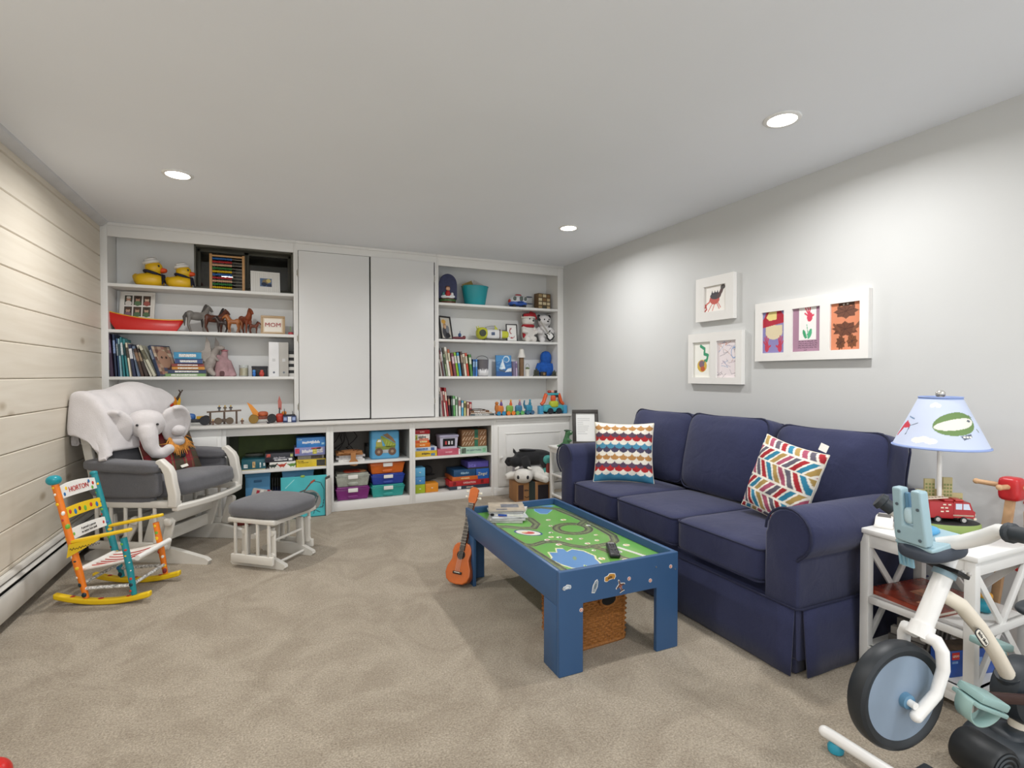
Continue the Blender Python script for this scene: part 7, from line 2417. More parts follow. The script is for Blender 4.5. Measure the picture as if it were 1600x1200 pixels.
# fuzzy blue toy from behind plus camouflage figures
t = thing('blue_plush', 'fuzzy royal blue plush toy sitting in the shelf corner', 'soft toy', (2.698, 5.09, S3))
g = G()
g.sq((0, 0, .075), (.095, .06, .085), 2.5, 9)
g.sq((.005, -.01, .200), (.062, .055, .075), 2.3, 9)
for s in (-1, 1): g.tube([(s * .07, -.01, .13), (s * .10, -.03, .08), (s * .10, -.04, .03)], [.032, .032, .03], 8)
g.blob('body', mat('#1f58ae', .95, .9, 60, .18, 40), t, voxel=.008, it=2)
for px_, lb, s in ((2.537, 'dark green camouflage toy soldier group left of the blue plush', 1.), (2.754, 'small dark camouflage figure in front of the blue plush', .8)):
    t = thing('camouflage_toy', lb, 'toy', (px_, 4.98, S3))
    CA = mat('#3f4238', .7, var=.6, vs=60)
    g = G()
    for dx, h_ in ((-.022, .06), (.0, .075), (.022, .055)):
        g.tube([(dx * s, 0, 0), (dx * s * .9, 0, h_ * .6 * s), (dx * s, -.004, h_ * s)], [.010 * s, .012 * s, .008 * s], 6)
        g.sq((dx * s, -.004, h_ * s), .009 * s, 2, 4)
    g.build('soldiers', CA, t, kind='stuff')
    G().bb(-.034 * s, .034 * s, -.014, .014, 0, .012, .003).build('rock_base', CA, t)
t = thing('toy_camera', 'small black toy camera in front of the blue plush', 'toy camera', (2.616, 4.97, S3))
G().bb(-.034, .034, -.014, .014, 0, .048, .004).build('body', mat('#2a2623', .5), t)
G().cyl((0, -.014, .024), (0, -.022, .024), .014, n=16).build('lens', mat('#8a6f4a', .3), t)
# ================================================================ worktop, right side
BW = [(108, 620, 2, '#8a8a8a', 'grey booklet against the cupboard on the worktop', '#5a5a5a'), (124, 545, 5, '#ded7ce', 'tall cream book leaning on the worktop row', '#a09888'), (140, 548, 6, '#9e3f47', 'tall dark pink book in the worktop row', '#e0b8b8'), (160, 590, 6, '#e6cfc6', 'pale pink book in the worktop row', '#a8504a'),
      (180, 552, 6, '#ab3439', 'tall red book in the worktop row', '#e8c8b8'), (204, 645, 4, '#472b30', 'dark brown book in the worktop row', '#a87a60'), (228, 648, 2, '#33403a', 'black-green book in the worktop row', '#7a8a80'), (246, 645, 2, '#66a864', 'mid green book in the worktop row', '#e0ecd8'), (274, 650, 2, '#cadcc8', 'pale mint book in the worktop row', '#6a8a6a'),
      (300, 665, 1, '#dcdcd6', 'white speckled book in the worktop row', '#a06a6a'), (330, 700, 0, '#55a2c4', 'short turquoise blue book in the worktop row', '#d8ecf2'), (358, 706, 0, '#c6c684', 'short khaki book in the worktop row', '#6a6a40'), (386, 722, 0, '#e6c9b8', 'short peach book in the worktop row', '#a0705a'), (414, 718, 0, '#a2313a', 'short crimson book ending the worktop row', '#e0b0a8')]
for i, (xp, tp_, tl, c, lb, bd_) in enumerate(BW):
    x = 1.452 + (xp - 108) / 6.957 * .00695
    nx = BW[i + 1][0] if i < len(BW) - 1 else xp + 30
    w_ = max(.012, min(.03, (nx - xp) / 6.957 * .00695 * .92))
    h_ = (873 - tp_) / 6.957 * .0061 / math.cos(R(tl))
    book(x + .012, 4.95 + .006 * (i % 3), ZW, w_, h_, .15, c, tl, lb, 'books standing on the worktop', bd_)
z = ZW
for i, (a, b_, th_, c, lb) in enumerate(((1.774, 2.03, .016, '#5a6a70', 'grey-blue book at the bottom of the worktop pile'), (1.781, 2.009, .014, '#c9b7a4', 'beige book second in the worktop pile'), (1.774, 1.974, .020, '#7a573d', 'brown book third in the worktop pile'), (1.774, 1.932, .010, '#4a382c', 'dark brown thin book on top of the worktop pile'))):
    flat_book(a, b_, 4.93, z, th_, .14, c, lb, 'books piled on the worktop', R((1, -2, 2, 0)[i]))
    z += th_ + .0005
# letter train
tr = [(2.07, '#d07a35', '#2f7fa8', 'orange', 'wooden train engine car with an orange bear, first of the letter train'), (2.176, '#7aa848', '#dc7a2c', 'green', 'green letter train car with orange wheels, second of the train'),
      (2.277, '#3f7a9c', '#5fa860', 'blue', 'blue letter train car with a little rider, third of the train'), (2.394, '#2f86a8', '#3a5f80', 'teal', 'teal dinosaur letter train car, last of the train')]
for i, (x, c, c2, q, lb) in enumerate(tr):
    t = thing('train_car', lb, 'toy train', (x, 4.86, ZW), group='letter train on the worktop')
    G().bb(-.036, .036, -.016, .016, .012, .026, .004).build('wagon', mat(c, .45), t)
    G().sq((-.004, 0, .048), (.028, .014, .026), 4, 6).build('letter_block', mat(c, .45, var=.1), t)
    for s in (-1, 1):
        wheel(t, s * .020, -.018, .016, .016, .008, c2, c2); wheel(t, s * .020, .018, .016, .016, .008, c2, c2)
    G().lathe([(.010, 0), (.012, .012), (.006, .030), (.003, .034)], (.006, 0, .070), n=10).build('rider', mat(['#6a4a8a', '#d9662c', '#8a6a8a', '#2f7f9a'][i], .5), t)
    G().sq((.006, 0, .108), (.008, .008, .009), 2, 4).build('rider_head', mat(['#d0a070', '#e0a040', '#d8a890', '#3f96b0'][i], .5), t)
    if i == 0: G().sq((-.030, 0, .055), (.016, .014, .030), 2.4, 6).sq((-.030, 0, .090), .013, 2.2, 5).build('bear', mat('#b9702f', .6), t)
    if i == 3: G().tube([(-.03, 0, .05), (-.045, 0, .08), (-.040, 0, .11)], [.014, .008, .005], 7).build('dinosaur_neck', mat('#2a6f8f', .5), t)
t = thing('toy_digger', 'turquoise toy carrier truck with orange arms at the end of the worktop', 'toy truck', (2.665, 4.86, ZW))
TQ, ORG = mat('#3fa6b2', .4), mat('#dd5f30', .4)
G().sq((0, 0, .040), (.085, .035, .026), 5, 7).build('body', TQ, t, smooth=60)
for x in (-.035, .035): wheel(t, x, -.036, .022, .022, .016, '#1d222c', '#2a3240'); wheel(t, x, .036, .022, .022, .016, '#1d222c', '#2a3240')
G().sq((0, -.02, .070), (.034, .022, .024), 4, 6).build('cab', mat('#b6c23a', .4), t)
G().sq((0, -.012, .110), (.018, .016, .024), 3, 6).build('driver', mat('#d9592f', .45, var=.2, vs=40), t)
G().bb(-.050, .050, -.012, .012, .135, .150, .004).build('top_deck', TQ, t)
G().bb(-.005, .045, -.013, .013, .118, .134, .003).build('dark_panel', mat('#27323f', .4), t)
for i, x in enumerate((-.025, .0, .025)): G().sq((x, 0, .160), (.014, .010, .010), 3, 4).build('load_block', mat(('#a8402f', '#d9a090', '#3a3034')[i], .5), t)
for s in (-1, 1):
    G().tube([(s * .050, 0, .145), (s * .062, 0, .115), (s * .072, 0, .085), (s * .092, 0, .068)], [.014, .014, .014, .012], 8).build('arm', ORG, t)
    G().bb(s * .098 - .016, s * .098 + .016, -.02, .02, .0, .060, .004).build('scoop', mat('#4a9ac4', .4), t)

SCALE = {'train_car': 1.35, 'toy_digger': 1.45, 'toy_plane': 1.2, 'toy_submarine': 1.25, 'plush_toy': 1.25, 'brick_trebuchet': 1.2, 'brick_cycle': 1.3, 'brick_buggy': 1.25, 'brick_mech': 1.1, 'brick_shop': 1.25, 'brick_rocket': 1.15}
for o in bpy.data.objects:
    k = SCALE.get(o.name.split('.')[0])
    if k and o.parent is None: o.scale = (k, k, k)

# ================================================================ cubbies
def game(label, x0, x1, y, z, h, d, c, txt=None, tc='#f0ece2', c2=None, rz=0., lid=.55, group=None, ts=.5, sx=.9, name='game_box'):
    w = x1 - x0
    t = thing(name, label, 'game box', ((x0 + x1) / 2, y + d / 2, z), rz, group=group)
    G().bb(-w / 2 + .002, w / 2 - .002, -d / 2 + .002, d / 2 - .002, 0, h * .7).build('tray', mat(c2 or c, .5), t)
    G().bb(-w / 2, w / 2, -d / 2, d / 2, h * (1 - lid) if lid < 1 else .001, h, .001).build('lid', mat(c, .4, var=.12, vs=22), t)
    if txt and txt[0] == '~':                              # title too small to read: a band of worn marks
        g = G()
        rn = random.Random(len(label))
        L_ = min(w * .62, h * ts * len(txt) * .75)
        n = len(txt) * 2
        for i in range(n):
            q = h * ts * rn.uniform(.5, 1.)
            g.box((-L_ / 2 + (i + .5) * L_ / n, -d / 2 - .0002, h * .5 + rn.uniform(-.1, .1) * h * ts), (L_ / n * .72, .0012, q))
        g.build('worn_title', mat(tc, .5), t, kind='stuff')
    elif txt: text(txt, h * ts, front(0, -d / 2 - .0008, h * .5 if lid >= 1 else h * (1 - lid / 2)), mat(tc, .5), t, sx=sx)
    return t
def deco(t, rects, c, y, name='printed_patch', var=.5, vs=60):
    g = G()
    for (a, b_, p, q) in rects: g.bb(a, b_, y - .0009, y + .001, p, q)
    g.build(name, mat(c, .45, var=var, vs=vs), t)
Z0 = .0805
# ---- wide cubby, upper shelf
yf = 4.86
g1 = 'game boxes in the wide cubby'
x0, x1 = -0.261, -0.079
t = game('dark teal game box with white emblems, far left of the wide cubby', x0, x1, 4.87, ZS1, .088, .22, '#1f5a66', None, c2='#c9b88a', lid=.92, group=g1)
deco(t, [(-.075, -.045, .02, .05)], '#d9e0dc', -.11); deco(t, [(-.01, .012, .02, .07)], '#c0a070', -.11, 'emblem'); deco(t, [(.045, .055, .02, .06), (.072, .086, .03, .055)], '#cfdad8', -.11, 'lettering_block')
t = game('low olive box lying behind the teal game box', x0 + .02, x1 - .02, 5.10, ZS1, .105, .09, '#3c3f30', lid=1, group=g1)
x0, x1 = -0.05, 0.154
z = ZS1
t = game('white box printed with dinosaurs under the black space box', x0, x1, 4.86, z, .056, .23, '#e6e4de', lid=1, group=g1)
for k, (xx, c) in enumerate(((-.075, '#2f3a33'), (-.005, '#b5422f'), (.075, '#5d8a3a'))):
    o = G().sq((xx, -.1158, .026), (.026, .0016, .012), 2.2, 5).tube([(xx + .018, -.116, .03), (xx + .036, -.116, .045)], [.006, .003], 6).tube([(xx - .018, -.116, .028), (xx - .040, -.116, .036)], [.006, .002], 6)
    for dx in (-.012, .012): o.bb(xx + dx - .003, xx + dx + .003, -.117, -.115, .008, .020)
    o.build('dinosaur_print', mat(c, .5), t)
t = game('black puzzle box with white lettering on the dinosaur box', -0.084, 0.139, 4.86, z + .0565, .075, .22, '#2c2c36', 'Solar System', '#e6e4ea', lid=1, group=g1, ts=.26)
deco(t, [(-.10, -.07, .045, .07)], '#c9584a', -.11); deco(t, [(.085, .105, .04, .065)], '#a9b06a', -.11); deco(t, [(-.04, .06, .012, .022), (.07, .10, .008, .03)], '#d8d8dc', -.11); deco(t, [(-.05, .07, .026, .033)], '#9a9aa6', -.11)
x0, x1 = 0.159, 0.397
t = game('yellow game box at the bottom of the right pile', x0, x1, 4.85, z, .062, .24, '#d9bc2c', lid=1, group=g1)
deco(t, [(.045, .115, .004, .058)], '#3c3a36', -.12, 'picture'); deco(t, [(-.10, -.02, .034, .042), (-.11, -.06, .045, .055)], '#a88c14', -.12)
z += .0625
t = game('small grey and silver box in the right pile', x0 + .012, x1 - .01, 4.87, z, .036, .2, '#8f8c86', lid=1, group=g1); deco(t, [(.0, .09, .004, .032)], '#4a4038', -.10)
z += .0365
t = game('colourful craft box with a white title in the right pile', x0 - .012, x1 - .004, 4.85, z, .070, .23, '#8a8fc0', '~~~~~~', '#f4f2f0', lid=1, group=g1, ts=.42)
deco(t, [(.02, .055, .01, .055)], '#c9c05a', -.115, 'picture'); deco(t, [(.055, .105, .02, .062)], '#c9c4c8', -.115, 'picture'); deco(t, [(-.12, -.085, .02, .062)], '#c9445c', -.115); deco(t, [(.01, .09, .052, .066)], '#b04a4a', -.115)
z += .0705
t = game('bright blue game box on top of the right pile', x0 + .004, x1, 4.86, z, .082, .22, '#3f86cc', '~~~~~~~', '#f4f4f2', lid=1, group=g1, ts=.34, sx=.95)
deco(t, [(.085, .108, .018, .036), (-.105, -.075, .062, .070)], '#9ac4ee', -.11)
G().bb(-.30, .28, 5.185, 5.195, .43, .69).build('green_board', mat('#4a5a22', .6, var=.3, vs=6), label='dark green board standing at the back of the wide cubby', cat='board')
# ---- wide cubby, lower
def bin_(label, x0, x1, y, z, h, d, c):
    t = thing('fabric_bin', label, 'storage bin', ((x0 + x1) / 2, y + d / 2, z), group='blue bins in the wide cubby')
    w = x1 - x0
    G().bb(-w / 2, w / 2, -d / 2, d / 2, 0, h, .006).build('bin', mat(c, .7, .1, 200, .08, 10), t)
    G().bb(-w / 2 - .003, w / 2 + .003, -d / 2 - .003, d / 2 + .003, h - .028, h + .002, .004).build('rim', mat(c, .7), t)
    G().bb(-.03, .03, -d / 2 - .006, -d / 2, h - .075, h - .055, .003).build('handle', mat('#3a6a90', .6), t)
bin_('pale blue fabric bin at the left of the wide cubby', -0.235, -0.046, 4.90, Z0, .29, .24, '#5a97c2')
bin_('light blue fabric bin behind the turquoise painting', 0.049, 0.302, 4.92, Z0, .295, .22, '#6aa8d2')
t = thing('dark_basket', 'dark blue wire basket between the two blue bins', 'basket', (0.004, 5.0, Z0))
G().bb(-.035, .035, -.09, .09, 0, .13, .004).build('basket', mat('#1c2c58', .6), t)
for i in range(4): G().bb(-.034 + i * .02, -.028 + i * .02, -.092, -.086, .13, .24).build('wire', mat('#2a2a2e', .5), t)
t = thing('striped_bag', 'red and white striped cloth bag leaning in front of the blue bin', 'bag', (-0.13, 4.775, 0), R(-8))
G().box((0, 0, .13), (.15, .03, .26), (R(-8), R(12), 0), bev=.012).build('bag', mat('#b9b4ae', .8), t)
for i, c in enumerate(('#a8283a', '#e6e3de', '#a8283a')):
    G().box((-.028 + i * .030 + (.02 if i == 2 else 0), -.0165, .135), (.022, .003, .24), (R(-8), R(12), 0)).build('stripe', mat(c, .8), t)
t = thing('toy_lantern', 'little dark red toy lantern on the carpet behind the ottoman', 'toy lantern', (-0.239, 4.70, 0))
G().bb(-.065, .065, -.03, .03, 0, .05, .006).build('base', mat('#7a2f28', .6), t)
for (x, y) in ((-.02, -.02), (.02, -.02), (-.02, .02), (.02, .02)): G().cyl((x, y, .05), (x, y, .115), .003, n=6).build('post', mat('#5a4a3a', .6), t)
G().bb(-.017, .017, -.017, .017, .052, .112).build('glass', mat('#c9c2a4', .3), t)
G().lathe([(.036, .112), (.03, .122), (.0, .14)], n=4).build('roof', mat('#5a3a30', .6), t)
# turquoise bird painting leaning on the cubby
BM = front(0.035, 4.715, .0, R(0), R(7))
cvw = 0.397 - 0.035
t = thing('bird_painting', 'large turquoise canvas with a line-drawn bird leaning on the cubby', 'painting', tuple(BM.translation))
cvh = .345
G(BM).bb(0, cvw, 0, cvh, -.020, 0, .001).build('canvas', mat('#3fb3bb', .7), t, world=True)
def bird(k):
    k.put(k.u > -1, '#47b6bd')
    n_ = np.array([[mnoise.noise(Vector((a * 4, b * 3, 2))) for a in np.linspace(0, 1, k.u.shape[1])] for b in np.linspace(0, 1, k.u.shape[0])])
    k.c *= (1 + .16 * n_)[..., None]
    k.put(k.v < .02, '#12494f')
    k.ell(.62, .40, .24, .26, '#8b8a86', .3)
    k.ell(.60, .46, .2, .12, '#3d5a5e', .5)
    dk = '#173a40'
    k.line([(.40, .62), (.52, .66), (.58, .74), (.66, .84)], .03, '#5a3a34')
    k.line([(.66, .84), (.72, .88)], .05, '#a8492f')
    k.line([(.72, .86), (.86, .82), (.93, .66), (.93, .40), (.90, .22), (.70, .21), (.62, .23)], .016, dk)
    k.line([(.50, .62), (.68, .56), (.80, .48), (.76, .36), (.70, .24)], .022, dk)
    for a in ((.62, .12), (.70, .08), (.80, .13), (.84, .10)): k.line([(.72, .17), a], .014, dk)
    k.line([(.10, .74), (.28, .93)], .016, '#9fdede')
    for i in range(9): k.line([(.42 + i * .035, .60 - i * .012), (.46 + i * .035, .52 - i * .02)], .014, dk)
print_plane('painting', cvw, cvh, 90, 90, bird, BM @ Matrix.Translation((0, 0, .0008)), t, world=True)
G(BM).sq((cvw * .47, cvh * 1.0, .002), (.018, .010, .003), 2.5, 5).build('green_tab', mat('#8fae4a', .5), t, world=True)
t = thing('foam_board', 'thin white board leaning edge-on beside the turquoise painting', 'board', (0.411, 4.74, 0), (R(0), 0, R(62)))
G().box((.0, .0, .155), (.085, .012, .31), (0, R(0), 0), bev=.001).build('board', mat('#dedad4', .6), t)
G().box((.0, .009, .165), (.090, .006, .33), bev=.001).build('dark_backing', mat('#55504c', .7), t)

# ---- middle cubby, upper
t = thing('cable_bundle', 'tangle of thin black cables hanging in the middle cubby', 'cables', (.58, 5.12, .56))
for pts in ([(.55, .70), (.53, .63), (.49, .57), (.468, .55)], [(.565, .70), (.55, .62), (.56, .56), (.50, .52), (.468, .51)], [(.57, .70), (.60, .63), (.62, .55), (.66, .50), (.64, .47)], [(.64, .70), (.70, .62), (.64, .56), (.60, .52), (.62, .50)], [(.575, .70), (.58, .58), (.53, .51), (.50, .46)]):
    P_ = []
    for a, b_ in zip(pts[:-1], pts[1:]):
        for k in range(5):
            f = k / 5
            P_.append((a[0] + (b_[0] - a[0]) * f + .006 * math.sin(f * PI), 5.10 + .01 * math.sin(f * 6), a[1] + (b_[1] - a[1]) * f))
    P_.append((pts[-1][0], 5.10, pts[-1][1]))
    G().tube(P_, .0035, 6).build('cable', mat('#1f1a19', .6), t, world=True)
x0, x1 = 0.499, 0.726
for i in range(4):
    h_ = .018
    t = thing('paper_stack', ('ream of white paper at the bottom under the cardboard giraffe', 'pale sheaf of drawings under the cardboard giraffe', 'grey notepad under the cardboard giraffe', 'brown craft paper sheaf touching the cardboard giraffe')[i], 'paper', ((x0 + x1) / 2 + .004 * (-1) ** i, 4.98, ZS2 + i * .0186), R((2, -4, 5, -2)[i]), group='paper piled in the middle cubby')
    G().bb(-(x1 - x0) / 2, (x1 - x0) / 2, -.11, .11, 0, h_, .001).build('sheets', mat(('#e4e2de', '#d5d2d2', '#b9b4b4', '#b07a4a')[i], .8, .4, 300, .12, 80), t)
t = thing('cardboard_giraffe', 'flat brown cardboard animal lying on the papers with its nose hanging down', 'craft figure', ((x0 + x1) / 2, 4.90, ZS2 + .076))
CB = mat('#b27c4c', .8, .1, 60, .1, 10)
G().prism([(-.11, -.06), (.02, -.07), (.10, -.03), (.11, .04), (.04, .07), (-.10, .06)], .010).build('body', CB, t)
G().prism([(-.10, -.05), (.01, -.06), (.06, .02), (.02, .06), (-.09, .05)], .010, TR((.02, .0, .011), (0, 0, .3))).build('upper_body', mat('#a56e40', .8), t)
G().prism([(-.028, -.115), (-.038, -.085), (-.022, -.06), (-.022, .0), (.020, .0), (.020, -.06), (.040, -.08), (.036, -.115), (.012, -.122), (-.010, -.118)], .008, TR((.018, -.066, .010), (R(90), 0, 0))).build('hanging_nose', CB, t)
G().tube([(.02, -.03, .024), (.05, -.02, .027), (.06, .01, .024)], .003, 5).build('drawn_loop', mat('#4a2a18', .7), t)
t = thing('tool_case', 'black metal case behind the dump truck bag', 'case', (0.893, 5.10, ZS2))
G().bb(-.12, .06, -.03, .05, 0, .125, .004).build('shell', mat('#33352f', .6), t)
g = G().bb(-.122, .062, -.034, -.028, .10, .128).bb(-.122, -.110, -.034, -.028, .0, .128)
g.build('edge_frame', mat('#121212', .5), t)
# dump truck bag
x0, x1 = 0.79, 1.052
t = thing('truck_bag', 'sky blue child\'s backpack printed with a green dump truck', 'backpack', ((x0 + x1) / 2, 4.93, ZS2), (R(-2), 0, 0))
w_, h_ = x1 - x0, .262
G().box((0, 0, h_ / 2), (w_, .12, h_), bev=.02, seg=3).build('bag', mat('#58a3cf', .6, .1, 200, .05, 8), t)
g = G().tube([(-w_ / 2 + .01, -.055, .012), (-w_ / 2 + .008, -.055, h_ - .012), (w_ / 2 - .008, -.055, h_ - .012), (w_ / 2 - .01, -.055, .012)], .004, 6)
g.build('zip_piping', mat('#4188b4', .6), t)
G().tube([(-.03, 0, h_ - .004), (-.02, 0, h_ + .012), (.02, 0, h_ + .012), (.03, 0, h_ - .004)], .006, 6).build('top_loop', mat('#1d3a4c', .6), t)
YF = -.0606
def flat(name, pts, c, lay=0., parent=t, mm=None):
    G().prism(pts, .0014, front(0, YF - lay, 0)).build(name, mat(c, .6, var=.1, vs=40), parent)
flat('truck_bed', [(-.03, .215), (.095, .135), (.095, .115), (.01, .105), (-.045, .205)], '#8f9d3c')
flat('load', [(-.025, .222), (.02, .235), (.065, .195), (.095, .150), (.09, .142)], '#8a6a4a', .0004)
flat('truck_cab', [(-.085, .115), (-.085, .155), (-.070, .185), (-.035, .185), (-.025, .115)], '#a8a048', .0004)
flat('cab_window', [(-.074, .158), (-.064, .178), (-.042, .178), (-.040, .158)], '#dfe8ea', .002)
flat('chassis', [(-.09, .085), (-.09, .118), (.09, .118), (.09, .085)], '#7d8a38')
flat('bumper', [(-.025, .055), (-.025, .085), (.032, .085), (.032, .055)], '#aeb4b8', .0008)
for x in (-.060, .062):
    o = G().cyl((x, YF, .068), (x, YF - .0035, .068), .036, n=24).build('printed_wheel', mat('#6b4f3f', .6), t)
    G().cyl((x, YF - .0035, .068), (x, YF - .0045, .068), .014, n=16).build('printed_hub', mat('#a58a70', .6), o)
for k in range(4): G().bar((.0 + k * .022, YF - .0018, .118), (.012 + k * .022, YF - .0018, .168 - k * .013), .002, .005).build('bed_rib', mat('#b9c25a', .6), t)
# ---- middle cubby, lower: latch bins
def latch_bin(label, x0, x1, y, z, h, d, c, fill=None, clear=False):
    w = x1 - x0
    t = thing('latch_bin', label, 'plastic bin', ((x0 + x1) / 2, y + d / 2, z), group='lidded plastic bins in the middle cubby')
    a, b_ = .90, 1.
    vs = []
    for (s, zz) in ((a, 0), (b_, h * .80)):
        vs += [(-w / 2 * s, -d / 2 * s, zz), (w / 2 * s, -d / 2 * s, zz), (w / 2 * s, d / 2 * s, zz), (-w / 2 * s, d / 2 * s, zz)]
    m_ = mat(c, .25, var=.10, vs=14, coat=.2)
    if clear: m_ = mat(c, .2, var=.25, vs=18)
    o = G().add(vs, [[3, 2, 1, 0], [4, 5, 6, 7], [0, 1, 5, 4], [1, 2, 6, 5], [2, 3, 7, 6], [3, 0, 4, 7]]).build('tub', m_, t)
    md = o.modifiers.new('b', 'BEVEL'); md.width = .008; md.segments = 2
    G().bb(-w / 2 - .003, w / 2 + .003, -d / 2 - .003, d / 2 + .003, h * .78, h * .86, .003).bb(-w / 2 * .95, w / 2 * .95, -d / 2 * .95, d / 2 * .95, h * .85, h, .006).build('lid', m_, t)
    G().bb(-.042, .042, -d / 2 - .010, -d / 2, h * .60, h * .90, .003).build('latch', mat('#e9e7e3', .4), t)
    G().sq((0, -d / 2 * .93, h * .22), (w * .16, .010, h * .14), 3, 5).build('front_recess', m_, t)
    if fill:
        for i, (q, cc) in enumerate(fill):
            G().sq((q, 0, h * 1.0), (.05, .07, .012), 3, 5, (0, 0, .4 * i)).build('contents', mat(cc, .6, var=.3, vs=30), t)
xa, xb = 0.482, 0.773
latch_bin('translucent purple lidded bin at the floor of the middle cubby', xa, xb, 4.845, Z0, .118, .26, '#7a2a74')
latch_bin('clear grey lidded bin with red papers on top, above the purple bin', xa, xb, 4.845, Z0 + .1185, .118, .26, '#a3a69c', fill=[(-.02, '#a8402c'), (.05, '#b9452f'), (.07, '#c08a60')], clear=True)
xa, xb = 0.79, 1.093
latch_bin('teal lidded bin at the bottom of the right-hand pile', xa, xb, 4.845, Z0, .112, .26, '#2f9a94')
latch_bin('royal blue lidded bin in the middle of the right-hand pile', xa, xb, 4.845, Z0 + .1125, .100, .26, '#243f9c')
latch_bin('orange lidded bin on top of the right-hand pile', xa - .01, xb, 4.845, Z0 + .213, .112, .26, '#c9621c')
# ---- right cubby, upper
g3 = 'boxes in the cubby by the ukulele'
x0 = 1.190
xe = lambda q: q
t = game('yellow card game box at the bottom of the left pile, upper shelf', x0, 1.408, 4.86, ZS3, .054, .22, '#d9b52e', '~~~~~', '#3a3a34', lid=1, group=g3, ts=.4); deco(t, [(.05, .09, .006, .030)], '#5a7a9a', -.11)
t = game('white and blue game box above the yellow one', x0, 1.405, 4.86, ZS3 + .0545, .036, .22, '#c9d2df', lid=1, group=g3); deco(t, [(-.09, .02, .006, .028)], '#6a86b0', -.11); deco(t, [(.05, .085, .004, .03)], '#3a5a9a', -.11)
x1 = 1.342
t = game('bright orange box in the left pile, upper shelf', x0, x1, 4.86, ZS3 + .091, .040, .2, '#e07a22', '~~~~~', '#f4d9a8', lid=1, group=g3, ts=.35)
t = game('orange-red box in the left pile, upper shelf', x0, x1 - .01, 4.86, ZS3 + .1315, .026, .2, '#dc5a22', lid=1, group=g3); deco(t, [(-.02, .05, .004, .020)], '#f0c890', -.10)
t = game('white lettered box in the left pile, upper shelf', x0, x1 - .005, 4.86, ZS3 + .158, .058, .19, '#e4dfd6', '~~~~', '#3a3836', lid=1, group=g3, ts=.42); deco(t, [(-.075, -.045, .004, .05)], '#9a9a3a', -.095); deco(t, [(-.03, .06, .004, .016)], '#c96a4a', -.095)
t = game('red box on top of the left pile, upper shelf', x0, x1 - .004, 4.86, ZS3 + .2165, .040, .19, '#b3242a', '~~~~~', '#e9c9c0', lid=1, group=g3, ts=.3)
x0, x1 = 1.414, 1.636
t = game('pink game box under the white lidded tub', x0, x1, 4.86, ZS3, .060, .22, '#c05a6e', '~~~~~~~', '#e8b8c0', lid=1, group=g3, ts=.22); deco(t, [(.10, .118, .004, .056)], '#d8d2d4', -.11)
x0, x1 = 1.439, 1.633
t = thing('lidded_tub', 'white lidded tub with a black picture label in the cubby', 'tub', ((x0 + x1) / 2, 4.95, ZS3 + .0605))
w_ = x1 - x0
vs = []
for s, zz in ((.84, 0), (.94, .115)): vs += [(-w_ / 2 * s, -.07 * s, zz), (w_ / 2 * s, -.07 * s, zz), (w_ / 2 * s, .07 * s, zz), (-w_ / 2 * s, .07 * s, zz)]
o = G().add(vs, [[3, 2, 1, 0], [4, 5, 6, 7], [0, 1, 5, 4], [1, 2, 6, 5], [2, 3, 7, 6], [3, 0, 4, 7]]).build('tub', mat('#c6c4d6', .35), t)
G().bb(-w_ / 2, w_ / 2, -.074, .074, .110, .134, .005).build('lid', mat('#b9b6d0', .35), t)
G().box((0, -.0635, .060), (w_ * .62, .003, .075), (R(3), 0, 0)).build('picture_label', mat('#1b1b20', .4), t)
for k, c in ((-.03, '#c94a4a'), (.0, '#e6e6e8'), (.03, '#d8d8dc')): G().box((k, -.0655, .056), (.016, .002, .034), (R(3), 0, 0)).build('printed_figure', mat(c, .5), t)
x0, x1 = 1.649, 1.924
t = game('mint green box under the striped parcel', x0, x1, 4.86, ZS3, .066, .22, '#a9c9b4', 'MY GIANT PUZZLE', '#2f4a6a', lid=1, group=g3, ts=.3); deco(t, [(-.13, -.085, .006, .058)], '#5a6a5c', -.11); deco(t, [(.09, .12, .01, .05)], '#7ab08a', -.11)
x0, x1 = 1.669, 1.939
t = thing('striped_parcel', 'brown kraft parcel with white slanted stripes and a green ribbon', 'parcel', ((x0 + x1) / 2, 4.97, ZS3 + .0665), R(-3))
w_, h_ = (x1 - x0) * .95, .165
G().bb(-w_ / 2, w_ / 2, -.08, .08, 0, h_, .002).build('parcel', mat('#8f6848', .75), t)
for k in range(8):
    for j in range(3):
        xx = -w_ / 2 + .02 + k * .030
        zz = .03 + j * .05
        if abs(xx - .02) > .026 and xx < w_ / 2 - .012: G().box((xx, -.0805, zz), (.006, .001, .042), (0, R(35), 0)).build('white_stripe', mat('#d3bda2', .7), t)
G().bb(.002, .038, -.0815, .0815, -.0 + .001, h_ + .0008).build('green_ribbon', mat('#2f6a52', .5, var=.4, vs=14), t)
G().sq((.020, -.083, .075), (.026, .006, .010), 2.4, 5).build('ribbon_bow', mat('#a58a5c', .5), t)
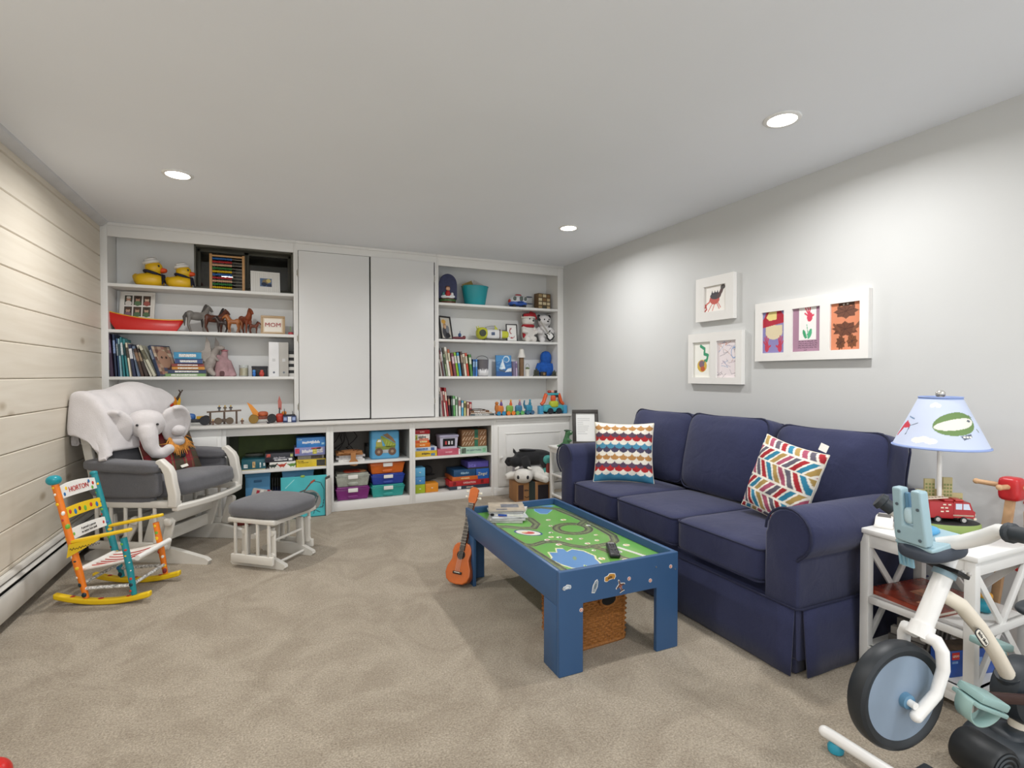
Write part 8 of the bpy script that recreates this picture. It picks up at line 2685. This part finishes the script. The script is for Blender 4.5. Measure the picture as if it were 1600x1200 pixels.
# ---- right cubby, lower
def cube_drawer(label, x0, x1, y, z, h, c):
    t = thing('cube_drawer', label, 'small drawer', ((x0 + x1) / 2, y + .06, z), group='little coloured drawers in the cubby')
    w = x1 - x0
    G().bb(-w / 2, w / 2, -.06, .07, 0, h, .003).build('box', mat(c, .5), t)
    G().bb(-w / 2 + .005, w / 2 - .005, -.063, -.058, .005, h - .005, .002).build('drawer_front', mat(c, .45, var=.05), t)
    G().sq((0, -.066, h * .5), (.009, .004, .004), 2.4, 4).build('pull', mat('#e9e6dc', .4), t)
x0, x1 = 1.190, 1.292
cube_drawer('lime green cube drawer at the bottom left of the cubby', x0, x1, 4.86, Z0, .083, '#a3b526')
cube_drawer('mid-blue cube drawer above the lime one', x0, x1, 4.86, Z0 + .0835, .071, '#4f93cc')
cube_drawer('light blue cube drawer on top of the pile', x0, x1, 4.86, Z0 + .155, .086, '#62b0dc')
cube_drawer('orange cube drawer beside the lime one', x1 + .003, 1.42, 4.86, Z0, .084, '#dd8f26')
t = thing('grey_slippers', 'pair of soft grey shoes with black soles at the back of the cubby', 'shoes', (1.503, 5.02, Z0), R(4))
for k, (dx, dy) in enumerate(((-.03, 0), (.035, .05))):
    s_ = G().sq((dx, dy, .050), (.095, .042, .042), 2.6, 8, (0, R(6), 0)).build('shoe_upper', mat('#8a857d', .9, .3, 120, .1, 12), t, smooth=70)
    G().sq((dx, dy, .012), (.10, .045, .012), 4, 6).build('shoe_sole', mat('#2a2826', .7), s_)
t = thing('baseball_cap', 'dark round cap hanging behind the blue drawers', 'cap', (1.377, 5.08, Z0 + .12))
G().sq((0, 0, .05), (.045, .03, .05), 2.3, 7).build('crown', mat('#232224', .8), t)
G().sq((.02, -.03, .015), (.04, .03, .006), 2.4, 5).build('visor', mat('#1c1b1d', .8), t)
g4 = 'board games at the bottom of the cubby by the ukulele'
xr_ = 1.946
z = Z0
for (a, h_, c, lb, tx, tc, ts) in ((1.535, .034, '#2f3848', 'dark slate board game at the very bottom of the pile', '~~~~~~~', '#c9b8a8', .4), (1.529, .052, '#b3262b', 'red board game with a white title, second from the bottom', 'OPERATION', '#f4e6e0', .5),
                                   (1.561, .038, '#cf6a2e', 'orange board game in the middle of the pile', '~~~~~~~', '#f0cf9a', .45), (1.577, .064, '#24507a', 'navy game box under the purple one', '~~~~~', '#9ac0d8', .35)):
    xe_ = xr_ if h_ != .064 else 1.802
    if h_ == .038: xe_ = 1.825
    t = game(lb, a, xe_, 4.86, z, h_, .25, c, tx, tc, lid=1, group=g4, ts=ts)
    if h_ == .034: deco(t, [(-.13, -.09, .004, .030)], '#d6d6dc', -.125)
    if h_ == .052: deco(t, [(-.17, -.14, .008, .044), (.12, .15, .008, .044)], '#7a1a20', -.125)
    if h_ != .038: z += h_ + .0005
    else: z += .0385
t = game('bright blue game box standing beside the navy one with yellow slanted title', 1.809, xr_, 4.862, Z0 + .087, .100, .24, '#2560b0', 'Zingo!', '#e9e0b0', lid=1, group=g4, ts=.42)
t = game('purple game box on top of the board game pile', 1.725, xr_ - .004, 4.87, Z0 + .1885, .072, .22, '#5a52a6', lid=.8, c2='#3a3a30', group=g4)
deco(t, [(-.10, -.02, .02, .05)], '#6f68ba', -.11)
